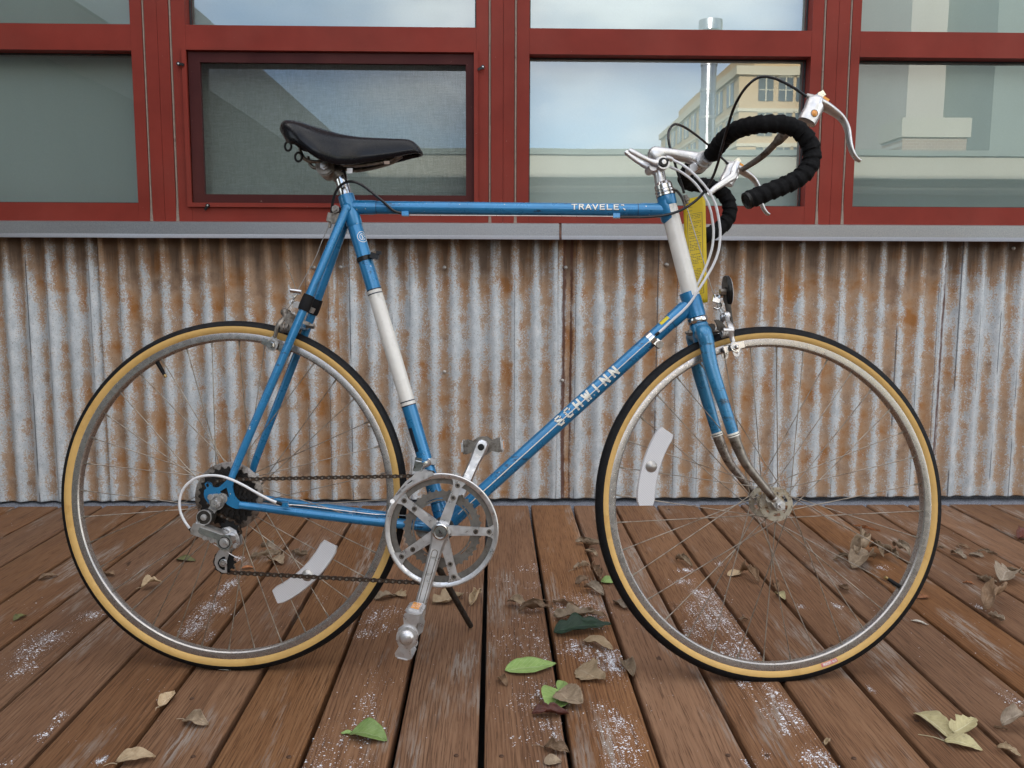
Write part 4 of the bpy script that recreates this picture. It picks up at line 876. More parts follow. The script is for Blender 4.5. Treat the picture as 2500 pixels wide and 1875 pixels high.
for sg, mt_ in ((-1, 'dirty_steel'), (1, 'rusty_steel')):
    P = FBc if sg < 0 else mirror(FBc)
    MB().tube(P, [.0108, .0104, .0088, .0074, .0068], 16, k=5).build('fork_tip', mt_, fork, label='bare metal fork end' if sg < 0 else 'brown rusted fork end')
    a = P[0]; d_ = (P[1] - P[0]).normalized()
    MB().tube([a - d_ * .0045, a - d_ * .001], .0113, 18).build('fork_ring', 'decal_white', fork); MB().tube([a + d_ * .0005, a + d_ * .0028], .0112, 18).build('fork_ring', 'decal_white', fork); MB().tube([a - d_ * .001, a + d_ * .0005], .01115, 18).build('fork_ring', 'decal_dark', fork)
    e = P[-1]; q = MB(); pts = [(e.x - .007, e.z + .004), (e.x + .004, e.z + .006), (FC.x + .010, FC.z + .006), (FC.x + .009, FC.z - .008), (FC.x - .006, FC.z - .010), (e.x - .006, e.z - .006)]
    q.plate(pts, [], sg * .0495 - .0018, sg * .0495 + .0018); q.ball(e, .0072, 12)
    ring = [(FC.x - .021 + .0066 * cos(t), FC.z + .012 + .0066 * sin(t)) for t in [2 * pi * i / 18 for i in range(18)]]; inn = [(FC.x - .021 + .003 * cos(t), FC.z + .012 + .003 * sin(t)) for t in [2 * pi * i / 12 for i in range(12)]]
    q.plate(ring, [inn], sg * .0495 - .0015, sg * .0495 + .0015); q.build('fork_dropout', 'alloy_dull', fork, 30)
# ---- headset
k = MB(); k.lathe([(.0150, 0), (.0196, .0015), (.0204, .005), (.0204, .009), (.0190, .0115), (.0150, .0125)], HTb + hd * .0005, hd, 30); k.build('lower_headset', 'chrome', bike)
k = MB(); u = -hd
k.lathe([(.0150, 0), (.0188, .001), (.0188, .005), (.0168, .0065), (.0192, .0085), (.0192, .0115), (.0160, .013), (.0176, .0145), (.0176, .0175), (.0176, .0225), (.0160, .025), (.0140, .0285), (.0116, .0295)], HTa + u * .0004, u, 30)
k.build('upper_headset', 'chrome', bike, 25)
# ---- stem
q0 = V3((0.8384,-0.0,0.9633)); q1 = V3((0.8351,-0.0,0.9843)); qt = V3((0.827,-0.0,1.0195)); barC = V3((0.9226,-0.0,1.008))
k = MB(); k.tube([q0 + (q0 - q1).normalized() * .012, q1, qt], [.0112, .0112, .0118], 22); k.build('stem_quill', 'alloy', bike, mtx=BM2)
k = MB(); sec = []
for (xt, yt, xb, yb, w) in ((200, 430, 215, 560, .009), (230, 370, 330, 640, .0125), (310, 335, 450, 650, .0135), (480, 355, 560, 560, .0125), (700, 385, 760, 590, .0115), (1000, 425, 1000, 650, .0115), (1200, 455, 1120, 690, .0125)):
    a, b = (V3(q) for q in (0, 0)) if False else (None, None); sec.append((xt, yt, xb, yb, w))
TOPS = [(0.8143,-0.0,1.0227),(0.8172,-0.0,1.0287),(0.8251,-0.0,1.0325),(0.8417,-0.0,1.0314),(0.8634,-0.0,1.0297),(0.893,-0.0,1.0274),(0.9158,-0.0,1.0252)]; BOTS = [(0.8154,-0.0,1.0141),(0.8239,-0.0,1.003),(0.8386,-0.0,1.0028),(0.848,-0.0,1.0115),(0.8691,-0.0,1.0101),(0.8928,-0.0,1.0055),(0.9046,-0.0,1.0013)]
v = []; W_ = [.009, .0125, .0135, .0125, .0115, .0115, .0125]
TOPS = cat(TOPS, 3); BOTS = cat(BOTS, 3); WW = lerpl(W_, len(TOPS))
for a, b_, w in zip(TOPS, BOTS, WW):
    c = (a + b_) / 2; hgt_ = (a - b_) / 2
    for j in range(16):
        t = 2 * pi * j / 16; cx, sx_ = math.copysign(abs(cos(t)) ** .6, cos(t)), math.copysign(abs(sin(t)) ** .6, sin(t)); p = c + hgt_ * sx_; v.append((p.x, p.y + w * cx, p.z))
n_ = len(TOPS); k.add(v, [(i * 16 + j, i * 16 + 16 + j, i * 16 + 16 + (j + 1) % 16, i * 16 + (j + 1) % 16) for i in range(n_ - 1) for j in range(16)] + [tuple(range(16)), tuple(range((n_ - 1) * 16, n_ * 16))[::-1]])
k.cyl(barC + V3((0, -.0185, 0)), barC + V3((0, .0185, 0)), .0172, n=26)
c2 = V3((0.9011,-0.0,0.9914)); k.tube([barC.lerp(c2, .35), c2], [.013, .0095], 14); k.cyl(c2 + V3((0, -.014, 0)), c2 + V3((0, .014, 0)), .0082, n=14)
stem = k.build('stem', 'alloy', bike, 40, mtx=BM2)
# ---- handlebar: one bent tube, each half wrapped in black tape
HBn = [V3(p) for p in [(0.9349,-0.0,1.0086),(0.9311,-0.034,1.0115),(0.933,-0.066,1.0206),(0.9356,-0.102,1.0258),(0.9396,-0.138,1.0249),(0.9475,-0.166,1.0215),(0.9638,-0.183,1.02),(0.9862,-0.189,1.0201),(1.008,-0.19,1.019),(1.0288,-0.19,1.0128),(1.044,-0.19,1.0008),(1.0543,-0.19,0.9851),(1.0578,-0.19,0.9671),(1.0541,-0.19,0.9501),(1.0429,-0.19,0.9334),(1.0245,-0.19,0.9191),(1.0035,-0.19,0.9087),(0.9811,-0.19,0.8986),(0.959,-0.19,0.8894),(0.9355,-0.19,0.8793)]]
HBn[0] = barC.copy()
full = mirror(HBn)[::-1] + HBn[1:]
bar = MB().tube(full, .0119, 14, k=4).build('handlebar', 'chrome', bike, mtx=BM2)
MB().cyl(barC + V3((0, -.034, 0)), barC + V3((0, .034, 0)), .0128, n=20).build('bar_sleeve', 'alloy', bar)
for sg in (-1, 1):
    P = HBn[1:] if sg < 0 else mirror(HBn[1:]); P = cat(P, 8)
    MB().tube(P, lambda L, th: .0141 + .0030 * (((L / .0180) + sg * th / (2 * pi) + 100) % 1.0) ** .8 + .0003 * sin(L * 900), 26).build('bar_tape', 'tape', bar, 62)
    e = P[-1]; d_ = (P[-1] - P[-2]).normalized()
    MB().lathe([(0, .0025), (.0085, .0022), (.0095, .0012), (.0125, .0045), (.0150, .0035), (.0154, -.002)], e, d_, 26).build('bar_plug', 'black_plastic', bar)
    MB().lathe([(0, .0028), (.0078, .0026)], e, d_, 20).build('plug_face', 'black_rubber', bar)
# ---- brake lever units
def bl(pts, sg): return [V3((p[0], p[1] if sg < 0 else -p[1], p[2])) for p in pts]
HB_ = [(1.0487,-0.19,1.0261),(1.0531,-0.19,1.0351),(1.0596,-0.19,1.0464),(1.064,-0.19,1.0562),(1.067,-0.19,1.0672),(1.0679,-0.19,1.0734)]
LV_ = [(1.0733,-0.19,1.0622),(1.0845,-0.19,1.0574),(1.0958,-0.19,1.0513),(1.1098,-0.19,1.0425),(1.1202,-0.19,1.0309),(1.1266,-0.19,1.0163),(1.1289,-0.19,1.0014),(1.1317,-0.19,0.9852),(1.1368,-0.19,0.9719),(1.1438,-0.19,0.9634),(1.1497,-0.19,0.9606)]
TOPB = (1.0757,-0.19,1.0773); FER0 = (1.0579,-0.19,1.0714); FER1 = (1.0484,-0.19,1.0759); ORB = (1.0567,-0.2035,1.0381); ORW = (1.0808,-0.19,1.0664)
for sg in (-1, 1):
    unit = empty('brake_lever_unit', parent=bike, mtx=BM2)
    k = MB(); P = bl(HB_, sg); k.tube(P, [.0165, .0172, .0168, .0176, .0165, .0120], 20, k=4, squash=(.78, 1.0)); k.build('lever_body', 'alloy', unit, 45)
    k = MB(); P = bl(LV_, sg); k.tube(P, [.0135, .0128, .0112, .0092, .0082, .0076, .0070, .0066, .0062, .0058, .0045], 14, k=4, squash=(1.05, .62)); k.build('lever_blade', 'alloy', unit, 45)
    t_ = bl([TOPB], sg)[0]; k = MB(); k.box(t_, .0105, .014, .0100, Matrix.Rotation(radians(-35), 3, 'Y')); k.cyl(t_ + V3((-.004, -.009, -.003)), t_ + V3((-.004, .009, -.003)), .006, n=12); k.build('cable_anchor', 'chrome', unit, 30)
    a, b = bl([FER0, FER1], sg); MB().tube([a, a.lerp(b, .5), b], [.0072, .0052, .0040], 14).build('ferrule', 'alloy_dull', unit)
    o_ = bl([ORW], sg)[0]; MB().box(o_, .0125, .018, .0085, Matrix.Rotation(radians(30), 3, 'Y')).build('amber_washer', 'orange', unit, 30)
    p = bl([ORB], sg)[0]; 
    if sg < 0: MB().lathe([(0, -.0012), (.0042, -.001), (.0060, .0)], p, (0, 1, 0), 20).build('amber_dot', 'orange', unit); MB().lathe([(.0058, -.0006), (.0068, -.0004), (.0072, .003)], p, (0, 1, 0), 20).build('dot_rim', 'dirty_steel', unit)
# cross bolt and extension lever on the far unit
scr = V3((1.0636,0.176,1.0383)); k = MB().lathe([(0, -.002), (.0055, -.002), (.0078, -.0008), (.0082, .004)], scr, (0, 1, 0), 20); k.build('pivot_screw', 'alloy', unit); 
for an in (35, 125): MB().box(scr + V3((0, -.0021, 0)), .0105, .0006, .0017, Matrix.Rotation(radians(an), 3, 'Y')).build('screw_slot', 'black_plastic', unit)
P = [V3(p) for p in [(1.0712,0.176,1.0717),(1.0627,0.172,1.0549),(1.0583,0.17,1.0379),(1.0452,0.168,1.0281),(1.0278,0.166,1.0159),(1.0119,0.165,1.0042),(0.9975,0.165,0.9908)]]
MB().tube(P, [.0062, .0080, .0090, .0085, .0075, .0068, .0050], 14, k=4, squash=(.6, 1)).build('return_arm', 'alloy', unit, 45)
P = [V3(p) for p in [(1.0784,0.17,1.0526),(1.0878,0.15,1.0576),(1.0973,0.125,1.0632),(1.1046,0.1,1.07),(1.1092,0.07,1.0785),(1.1121,0.062,1.0822),(1.1172,0.045,1.09),(1.1206,0.035,1.096)]]
MB().tube(P, [.0062, .0068, .0072, .0076, .0078, .0108, .0118, .0110], 14, k=4, squash=(.6, .95)).build('extension_lever', 'dirty_steel', unit, 45)
# ---- stem shifters
k = MB(); sc0 = V3((0.8365,-0.0155,0.9949)); sm_ = V3((sc0.x, 0, sc0.z))
k.cyl(sm_ + V3((0, -.024, 0)), sm_ + V3((0, .024, 0)), .0128, n=24); cb = V3((0.819,-0.0,0.9883)); k.tube([sm_ + V3((-.004, 0, -.008)), cb], [.0100, .0085], 14); k.cyl(cb + V3((0, -.016, 0)), cb + V3((0, .016, 0)), .0082, n=16)
sh = k.build('shifter_band', 'alloy', bike, 35, mtx=BM2)
k = MB(); c_ = sm_ + V3((0, -.0245, 0)); k.lathe([(0, -.0035), (.0085, -.003), (.0098, 0)], c_, (0, 1, 0), 20); k.box(c_ + V3((0, -.0022, 0)), .022, .003, .0045, Matrix.Rotation(radians(-25), 3, 'Y')); k.build('wing_nut', 'black_plastic', sh); MB().lathe([(0, -.0048), (.0045, -.0045), (.005, -.002)], c_, (0, 1, 0), 14).build('nut_cap', 'alloy', sh)
for sg, pts in ((-1, [(0.8507,-0.02,1.0056),(0.8429,-0.02,1.0024),(0.8274,-0.02,0.9949),(0.8097,-0.021,0.998),(0.7882,-0.022,1.0074),(0.7758,-0.022,1.0134),(0.7686,-0.022,1.0173)]), (1, [(0.8553,0.018,1.0045),(0.8434,0.018,1.0019),(0.8193,0.02,1.0004),(0.8012,0.022,1.0088),(0.7894,0.022,1.016),(0.7761,0.022,1.027),(0.7737,0.022,1.0293)])):
    MB().tube([V3(p) for p in pts], [.0055, .0062, .0072, .0052, .0052, .0056, .0038], 14, k=4, squash=(.62, 1)).build('shift_lever', 'alloy', sh, 45)
MB().tube([V3(p) for p in [(0.856,-0.0215,1.0011),(0.8511,-0.0215,1.0033),(0.8424,-0.0215,1.0047)]], [.0042, .0050, .0060], 12, k=3).build('cable_stop', 'alloy', sh)
# ---- cables
def cable(name, pts, r, mat, n=8, parent=bike): return MB().tube([V3(p) for p in pts], r, n, k=8).build(name, mat, parent)
L3 = lambda p: V3(p)
cable('brake_cable', [(1.0606,-0.205,1.0604),(1.0364,-0.203,1.0781),(1.0067,-0.2,1.0941),(0.9814,-0.195,1.0977),(0.9613,-0.185,1.0837),(0.9483,-0.16,1.0619),(0.9422,-0.125,1.0326),(0.9398,-0.085,1.0051),(0.9368,-0.06,0.9807),(0.9291,-0.045,0.9575),(0.9108,-0.035,0.928),(0.8826,-0.028,0.9066),(0.854,-0.022,0.8959),(0.8156,-0.018,0.8912),(0.7586,-0.014,0.891)], .0026, 'black_cable')
cable('brake_cable', [(1.012,0.195,1.0521),(0.9899,0.19,1.0702),(0.9595,0.165,1.0875),(0.9212,0.12,1.0981),(0.8933,0.085,1.1009),(0.8737,0.06,1.096),(0.8605,0.04,1.0784),(0.8577,0.032,1.0604),(0.8615,0.03,1.0384),(0.8682,0.03,1.0169),(0.8754,0.03,0.9931),(0.8822,0.028,0.9712),(0.8879,0.022,0.9472)], .0026, 'black_cable')
cable('brake_wire', [(0.7473,-0.012,0.8929),(0.5874,-0.012,0.8939),(0.3458,-0.012,0.8948)], .0009, 'alloy', 6)
cable('brake_cable', [(0.3313,-0.01,0.8988),(0.3145,-0.014,0.9034),(0.2949,-0.018,0.9198),(0.2754,-0.022,0.9353),(0.2546,-0.028,0.9502),(0.2368,-0.03,0.9566),(0.2195,-0.026,0.9552),(0.2051,-0.022,0.9443),(0.1965,-0.016,0.9293),(0.1917,-0.01,0.9124),(0.1882,-0.0,0.898)], .0027, 'black_cable')
cable('shift_cable', [(0.8603,-0.022,1.0001),(0.8715,-0.028,0.9928),(0.8844,-0.034,0.9818),(0.8976,-0.038,0.9687),(0.9092,-0.04,0.9552),(0.9202,-0.04,0.9422),(0.9294,-0.04,0.9283),(0.9372,-0.038,0.9131),(0.9418,-0.036,0.8988)] + [(0.947,-0.033,0.8737),(0.9487,-0.031,0.8532),(0.9463,-0.03,0.8261),(0.9383,-0.029,0.8011),(0.923,-0.028,0.7718),(0.9068,-0.026,0.7458),(0.8948,-0.024,0.726),(0.8797,-0.021,0.7084),(0.8604,-0.018,0.6907),(0.8439,-0.0165,0.675),(0.8318,-0.0165,0.6644)], .00255, 'white_cable', 10)
cable('shift_cable', [(0.8577,0.01,0.996),(0.8719,0.004,0.9882),(0.8854,0.0,0.9785),(0.8989,-0.004,0.9661),(0.9098,-0.006,0.9533),(0.9198,-0.008,0.9378),(0.9288,-0.01,0.9203),(0.9344,-0.01,0.9044)] + [(0.9373,-0.008,0.8915),(0.9408,-0.006,0.8664),(0.9391,-0.004,0.837),(0.932,-0.002,0.8096),(0.9219,0.0,0.7843),(0.91,0.004,0.7592),(0.8984,0.01,0.7417),(0.8843,0.014,0.7217),(0.8633,0.016,0.6982),(0.8463,0.016,0.6809)], .00255, 'white_cable', 10)
cable('shift_cable', [(0.1085,-0.072,0.3354),(0.093,-0.074,0.3418),(0.0701,-0.078,0.3546),(0.0472,-0.082,0.3682),(0.0245,-0.086,0.3794),(0.0012,-0.088,0.3861),(-0.0227,-0.088,0.3861),(-0.0418,-0.088,0.3812),(-0.0576,-0.088,0.37),(-0.0682,-0.087,0.3556),(-0.0728,-0.086,0.3381),(-0.0717,-0.085,0.3191),(-0.065,-0.083,0.3015),(-0.0548,-0.08,0.2854)], .0026, 'white_cable', 10)
for pts in ([(0.1078,-0.0725,0.3358),(0.1183,-0.0725,0.3324)], [(-0.0551,-0.08,0.2859),(-0.049,-0.08,0.2784)], [(0.8345,-0.0165,0.6665),(0.8272,-0.0165,0.6607)]): MB().tube([V3(p) for p in pts], .0031, 10).build('cable_end', 'black_plastic', bike)
cable('shift_wire', [(0.1218,-0.068,0.3319),(0.1706,-0.06,0.3271)] + [(0.2787,-0.05,0.3136),(0.3112,-0.04,0.311),(0.3555,-0.03,0.308),(0.3939,-0.015,0.3024)], .0009, 'alloy', 6)
cable('shift_wire', [(0.8188,-0.0165,0.6495),(0.7958,-0.0165,0.6315)] + [tuple(BBc + (DTb - BBc) * .5 + V3((0, -.0165, 0))), tuple(BBc + (DTb - BBc) * .06 + V3((0, -.0165, 0)))], .0008, 'decal_white', 6)
cable('shift_wire', [(-0.008,-0.084,0.2582),(0.0097,-0.084,0.2482),(0.0306,-0.084,0.2359),(0.0426,-0.084,0.2314)], .0008, 'alloy', 6)
MB().tube([V3(p) for p in [(0.0337,-0.0845,0.234),(0.0375,-0.0845,0.2328)]], .0022, 8).build('wire_ferrule', 'alloy', bike)
# ---- front brake hanger below the headset, and the front brake
k = MB(); hg = [V3(p) for p in [(0.8611,0.0,0.9496),(0.8705,-0.0,0.9453),(0.879,-0.0,0.9349),(0.8837,-0.0,0.9235),(0.8866,-0.0,0.9131)]]
k.tube(hg, .0068, 10, k=4, squash=(1, .35)); p = V3((0.8898,0.02,0.9424)); q = V3((0.8941,0.02,0.9252)); k.tube([p, p.lerp(q, .35), p.lerp(q, .36), p.lerp(q, .7), p.lerp(q, .71), q], [.0042, .0042, .0066, .0066, .0034, .0034], 10); k.build('cable_hanger', 'dirty_steel', bike, 35)
cable('brake_wire', [(0.893,0.02,0.919),(0.9093,0.014,0.8616),(0.9255,0.008,0.8048),(0.9354,0.004,0.7678),(0.9453,-0.0,0.7364)], .0009, 'alloy_dull', 6)
def S3(p): return V3(p)
fb = empty('front_brake', parent=bike, mtx=SM)
k = MB(); n0 = (0.8869,-0.0,0.6671); n1 = (0.9714,-0.0,0.6722); k.cyl(n0, V3(n0) + V3((.010, 0, 0)), .0030, n=8); k.cyl(V3(n0) + V3((.006, 0, 0)), V3(n0) + V3((.016, 0, 0)), .0065, n=6); k.cyl(V3(n0) + V3((.016, 0, 0)), n1, .0034, n=10); k.build('centre_bolt', 'dirty_steel', fb, 30)
def bp(pts): return [(p[0], p[2]) for p in pts]
k = MB(); k.plate(bp([(0.9344,0.0,0.6891),(0.9426,-0.0,0.6897),(0.9503,-0.0,0.6847),(0.957,-0.0,0.6753),(0.9632,-0.0,0.6678),(0.9622,-0.0,0.6612),(0.9569,-0.0,0.6592),(0.9521,-0.0,0.6629),(0.9425,-0.0,0.6703),(0.9382,-0.0,0.6835)]), [], -.034, -.030); k.plate(bp([(0.9344,0.0,0.6891),(0.9426,-0.0,0.6897),(0.9503,-0.0,0.6847),(0.957,-0.0,0.6753),(0.9632,-0.0,0.6678),(0.9622,-0.0,0.6612),(0.9569,-0.0,0.6592),(0.9521,-0.0,0.6629),(0.9425,-0.0,0.6703),(0.9382,-0.0,0.6835)]), [], .030, .034)
k.tube([V3((0.9295,-0.033,0.675)), V3((0.9498,0.033,0.6826))], .0075, 8); k.build('brake_bridge', 'dark_steel', fb, 30)
for sg in (-1, 1):
    f_ = lambda pts: [V3((p[0], p[1] if sg < 0 else -p[1], p[2])) for p in pts]
    k = MB(); P = f_([(0.9667,-0.012,0.6986),(0.9648,-0.022,0.6889),(0.9658,-0.032,0.6803),(0.9664,-0.037,0.6723),(0.9663,-0.036,0.6641),(0.9683,-0.034,0.656),(0.9711,-0.034,0.6477)]); k.tube(P, [.0048, .0046, .0058, .0070, .0062, .0052, .0048], 12, k=4, squash=(.7, 1)); 
    k.ball(P[0] + V3((0, 0, .002)), .0082, 12, (.9, .6, 1)); k.cyl(P[3] + V3((-.016, 0, -.004)), P[3] + V3((.004, 0, -.004)), .0056, n=14); k.build('brake_arm', 'alloy', fb, 40)
    k = MB(); c0_ = f_([(0.9474,-0.036,0.6606)])[0]; c1_ = f_([(0.9615,-0.036,0.664)])[0]
    k.tube([c0_.lerp(c1_, i / 40) + V3((0, cos(i * .98) * .0066, sin(i * .98) * .0066)) for i in range(41)], .0011, 6); k.build('spring', 'alloy_dull', fb)
    o_ = bp([(0.9706,-0.034,0.6486),(0.9791,-0.034,0.6459),(0.9819,-0.034,0.6386),(0.9842,-0.034,0.6312),(0.9828,-0.034,0.6219),(0.978,-0.034,0.6181),(0.9728,-0.034,0.6199),(0.9696,-0.034,0.6273),(0.9654,-0.034,0.6374),(0.9663,-0.034,0.6448)]); hl = bp([(0.9743,-0.034,0.6366),(0.98,-0.034,0.6339),(0.9795,-0.034,0.6237),(0.9752,-0.034,0.6246),(0.9724,-0.034,0.6301)]); y_ = -.0345
    k = MB(); k.plate(o_, [hl], *( (y_ - .0016, y_ + .0016) if sg < 0 else (-y_ - .0016, -y_ + .0016))); k.build('pad_bracket', 'alloy', fb, 30)
    n_ = f_([(0.9746,-0.036,0.6364)])[0]; k = MB(); k.cyl(n_, n_ + V3((0, sg * .0035, 0)), .0092, n=16); k.cyl(n_ + V3((0, sg * .0035, 0)), n_ + V3((0, sg * .008, 0)), .0062, n=6); k.ball(n_ + V3((0, sg * .0085, 0)), .0048, 10); k.build('pad_nut', 'chrome', fb, 30)
    a_, b_ = f_([(0.9558,-0.0225,0.6318),(0.9953,-0.0225,0.644)]); mid = (a_ + b_) / 2; ang = atan2(b_.z - a_.z, b_.x - a_.x)
    k = MB(); k.box(mid, (b_ - a_).length, .010, .0125, Matrix.Rotation(-ang, 3, 'Y')); k.build('pad_holder', 'chrome', fb, 20)
    k = MB(); m2 = mid + V3((0, -sg * .008, 0)); k.box(m2, (b_ - a_).length * .93, .006, .0095, Matrix.Rotation(-ang, 3, 'Y')); k.build('brake_pad', 'black_rubber', fb)
    MB().tube(f_([(0.9498,-0.002,0.727),(0.9552,-0.006,0.7171),(0.9638,-0.012,0.7028)]), .0009, 6).build('straddle_wire', 'alloy_dull', fb)
k = MB(); c = V3((0.949,0.0,0.7349)); k.box(c, .014, .007, .015, Matrix.Rotation(radians(15), 3, 'Y')); k.cyl(c + V3((.004, -.008, .004)), c + V3((.014, -.008, .005)), .0040, n=6); k.tube([c + V3((.003, 0, -.006)), c + V3((.009, -.002, -.012)), c + V3((.004, 0, -.020)), c + V3((-.005, 0, -.018))], .0022, 8, k=4); k.build('straddle_carrier', 'chrome', fb, 30)
# reflector on its bracket in front of the head tube
k = MB(); c = V3((0.9725,-0.002,0.7512)); nrm = V3((1, -.10, .10)).normalized(); k.lathe([(0, .004), (.026, .0035), (.0295, .001), (.0300, -.004), (.0285, -.0065), (0, -.0075)], c, nrm, 36); fr_ = k.build('front_reflector', 'black_plastic', bike, 30, mtx=SM)
MB().lathe([(0, .0044), (.0265, .0040), (.0285, .0025)], c, nrm, 36).build('lens', 'reflector', fr_)
k = MB(); P = [V3(p) for p in [(0.9621,-0.012,0.7551),(0.9659,-0.012,0.7391),(0.9693,-0.01,0.7206),(0.9728,-0.008,0.702),(0.9762,-0.006,0.6834)]]; k.tube(P, [.0068, .0066, .0062, .0056, .0056], 10, k=3, squash=(.30, 1)); k.build('bracket', 'dark_steel', fr_, 40)
k = MB(); p = V3((0.9589,-0.016,0.7459)); k.cyl(p + V3((-.008, 0, 0)), p + V3((.004, 0, 0)), .0066, n=6); k.build('bracket_bolt', 'dirty_steel', fr_)
# ---- rear brake on the seat stays
k = MB()
rb = empty('rear_brake', parent=bike)
k.plate(bp([(0.1053,-0.03,0.6917),(0.1168,-0.03,0.6997),(0.127,-0.03,0.6962),(0.1301,-0.03,0.6861),(0.1229,-0.03,0.6745),(0.1173,-0.03,0.66),(0.1115,-0.03,0.66),(0.1157,-0.03,0.6744),(0.1083,-0.03,0.6802)]), [], -.034, -.030); k.plate(bp([(0.1053,-0.03,0.6917),(0.1168,-0.03,0.6997),(0.127,-0.03,0.6962),(0.1301,-0.03,0.6861),(0.1229,-0.03,0.6745),(0.1173,-0.03,0.66),(0.1115,-0.03,0.66),(0.1157,-0.03,0.6744),(0.1083,-0.03,0.6802)]), [], .030, .034); k.cyl((0.1236,-0.033,0.6879), (0.102,0.033,0.694), .008, n=10); k.build('brake_bridge', 'dirty_steel', rb, 30)
for sg in (-1, 1):
    f_ = lambda pts: [V3((p[0], p[1] if sg < 0 else -p[1], p[2])) for p in pts]
    P = f_([(0.0999,-0.012,0.7029),(0.1044,-0.022,0.6925),(0.0976,-0.033,0.6799),(0.0925,-0.035,0.6696),(0.0902,-0.034,0.6581),(0.0873,-0.034,0.6509)]); k = MB(); k.tube(P, [.0055, .0058, .0062, .0056, .0050, .0046], 12, k=4, squash=(.7, 1)); k.ball(P[0], .0078, 12, (1, .7, 1)); k.build('brake_arm', 'dirty_steel', rb, 40)
    a_ = f_([(0.1008,-0.036,0.6695)])[0]; b_ = f_([(0.1169,-0.034,0.6698)])[0]; k = MB(); k.tube([a_.lerp(b_, i / 40) + V3((0, cos(i * .98) * .0072, sin(i * .98) * .0088)) for i in range(41)], .0011, 6); k.build('spring', 'dirty_steel', rb)
    ou = bp([(0.0837,-0.034,0.6537),(0.0924,-0.034,0.6516),(0.0955,-0.034,0.6408),(0.0934,-0.034,0.6307),(0.0862,-0.034,0.6242),(0.0782,-0.034,0.6256),(0.073,-0.034,0.6349),(0.0751,-0.034,0.645)]); hl = bp([(0.083,-0.034,0.6477),(0.0874,-0.034,0.6487),(0.0896,-0.034,0.6437),(0.0875,-0.034,0.6379),(0.0824,-0.034,0.6379)])
    k = MB(); k.plate(ou, [hl], *((-.036, -.033) if sg < 0 else (.033, .036))); k.build('pad_bracket', 'alloy_dull', rb, 30)
    n_ = f_([(0.0825,-0.0365,0.6365)])[0]; k = MB(); k.cyl(n_, n_ + V3((0, sg * .0035, 0)), .0085, n=16); k.cyl(n_ + V3((0, sg * .0035, 0)), n_ + V3((0, sg * .008, 0)), .006, n=6); k.build('pad_nut', 'chrome', rb, 30)
    a_, b_ = f_([(0.0616,-0.0225,0.645),(0.1039,-0.0225,0.6293)]); mid = (a_ + b_) / 2; ang = atan2(b_.z - a_.z, b_.x - a_.x)
    MB().box(mid, (b_ - a_).length, .010, .0125, Matrix.Rotation(-ang, 3, 'Y')).build('pad_holder', 'chrome', rb, 20)
    MB().box(mid + V3((0, -sg * .008, 0)), (b_ - a_).length * .93, .006, .0095, Matrix.Rotation(-ang, 3, 'Y')).build('brake_pad', 'black_rubber', rb)
k = MB(); c = V3((0.121,-0.0,0.744)); k.box(c, .012, .007, .010); k.cyl(c + V3((-.012, -.004, .003)), c + V3((.010, -.004, 0)), .0042, n=8); k.tube([c + V3((0, 0, -.004)), c + V3((-.006, -.002, -.014)), c + V3((-.009, -.001, -.022)), c + V3((0, 0, -.020))], .0022, 8, k=4); k.build('straddle_carrier', 'chrome', rb, 30)
cable('brake_wire', [(0.1859,-0.0,0.8897),(0.1825,-0.0,0.874),(0.1689,0.0,0.8426),(0.1554,0.0,0.8085)] + [tuple(c)], .0009, 'alloy_dull', 6)
cable('brake_wire', [tuple(c)] + list([(0.1134,-0.0,0.7654),(0.1057,0.0,0.7845),(0.0973,0.0,0.8044)]), .0008, 'dirty_steel', 6)
cable('straddle_wire', [(0.1176,-0.003,0.7267),(0.1103,-0.008,0.7159),(0.1035,-0.012,0.7052)], .0008, 'dirty_steel', 6)
for sg in (-1, 1):
    k = MB(); a_ = SSn[0].lerp(SSn[1], .86) if sg < 0 else SSf[0].lerp(SSf[1], .86); d_ = (SSn[1] - SSn[0]).normalized(); d_.y *= 1 if sg < 0 else -1
    k.tube([a_ - d_ * .018, a_ - d_ * .006, a_ + d_ * .006, a_ + d_ * .014], [.0112, .0118, .0118, .0108], 16); k.build('clamp_sleeve', 'black_rubber', bike)
k = MB(); k.plate(bp([(0.1257,-0.016,0.7238),(0.1323,-0.016,0.7224),(0.1303,-0.016,0.7092),(0.1185,-0.016,0.7121),(0.1184,-0.016,0.7194)]), [], -.018, -.0155); k.plate(bp([(0.1501,-0.008,0.7146),(0.1568,-0.008,0.7117),(0.1518,-0.008,0.7021),(0.1491,-0.008,0.7029)]), [], -.012, .010); k.build('sleeve_bracket', 'alloy_dull', bike, 30)
k = MB(); p = V3((0.1474,0.01,0.6781)); k.cyl(p + V3((-.022, 0, .006)), p + V3((-.004, 0, 0)), .008, n=6); k.cyl(p + V3((-.004, 0, 0)), p + V3((.007, 0, -.002)), .0055, n=6); k.build('bridge_nut', 'dirty_steel', bike, 30)
# rear cable hanger at the seat cluster
k = MB(); p = V3((0.1996,-0.016,0.9065)); k.cyl(p, p + V3((0, .030, 0)), .0082, n=6); k.cyl(p + V3((0, -.004, 0)), p + V3((0, .034, 0)), .0048, n=10); k.tube([p + V3((.002, .01, -.006)), V3((0.1974,-0.006,0.8912)), V3((0.1957,-0.006,0.8783))], [.009, .010, .007], 10, squash=(.5, 1)); q = V3((0.1864,-0.0,0.8924)); k.box(q, .011, .012, .017, Matrix.Rotation(radians(12), 3, 'Y')); k.cyl(q + V3((0, 0, -.008)), q + V3((-.002, 0, -.020)), .0034, n=8); k.build('cable_hanger', 'dirty_steel', bike, 30)
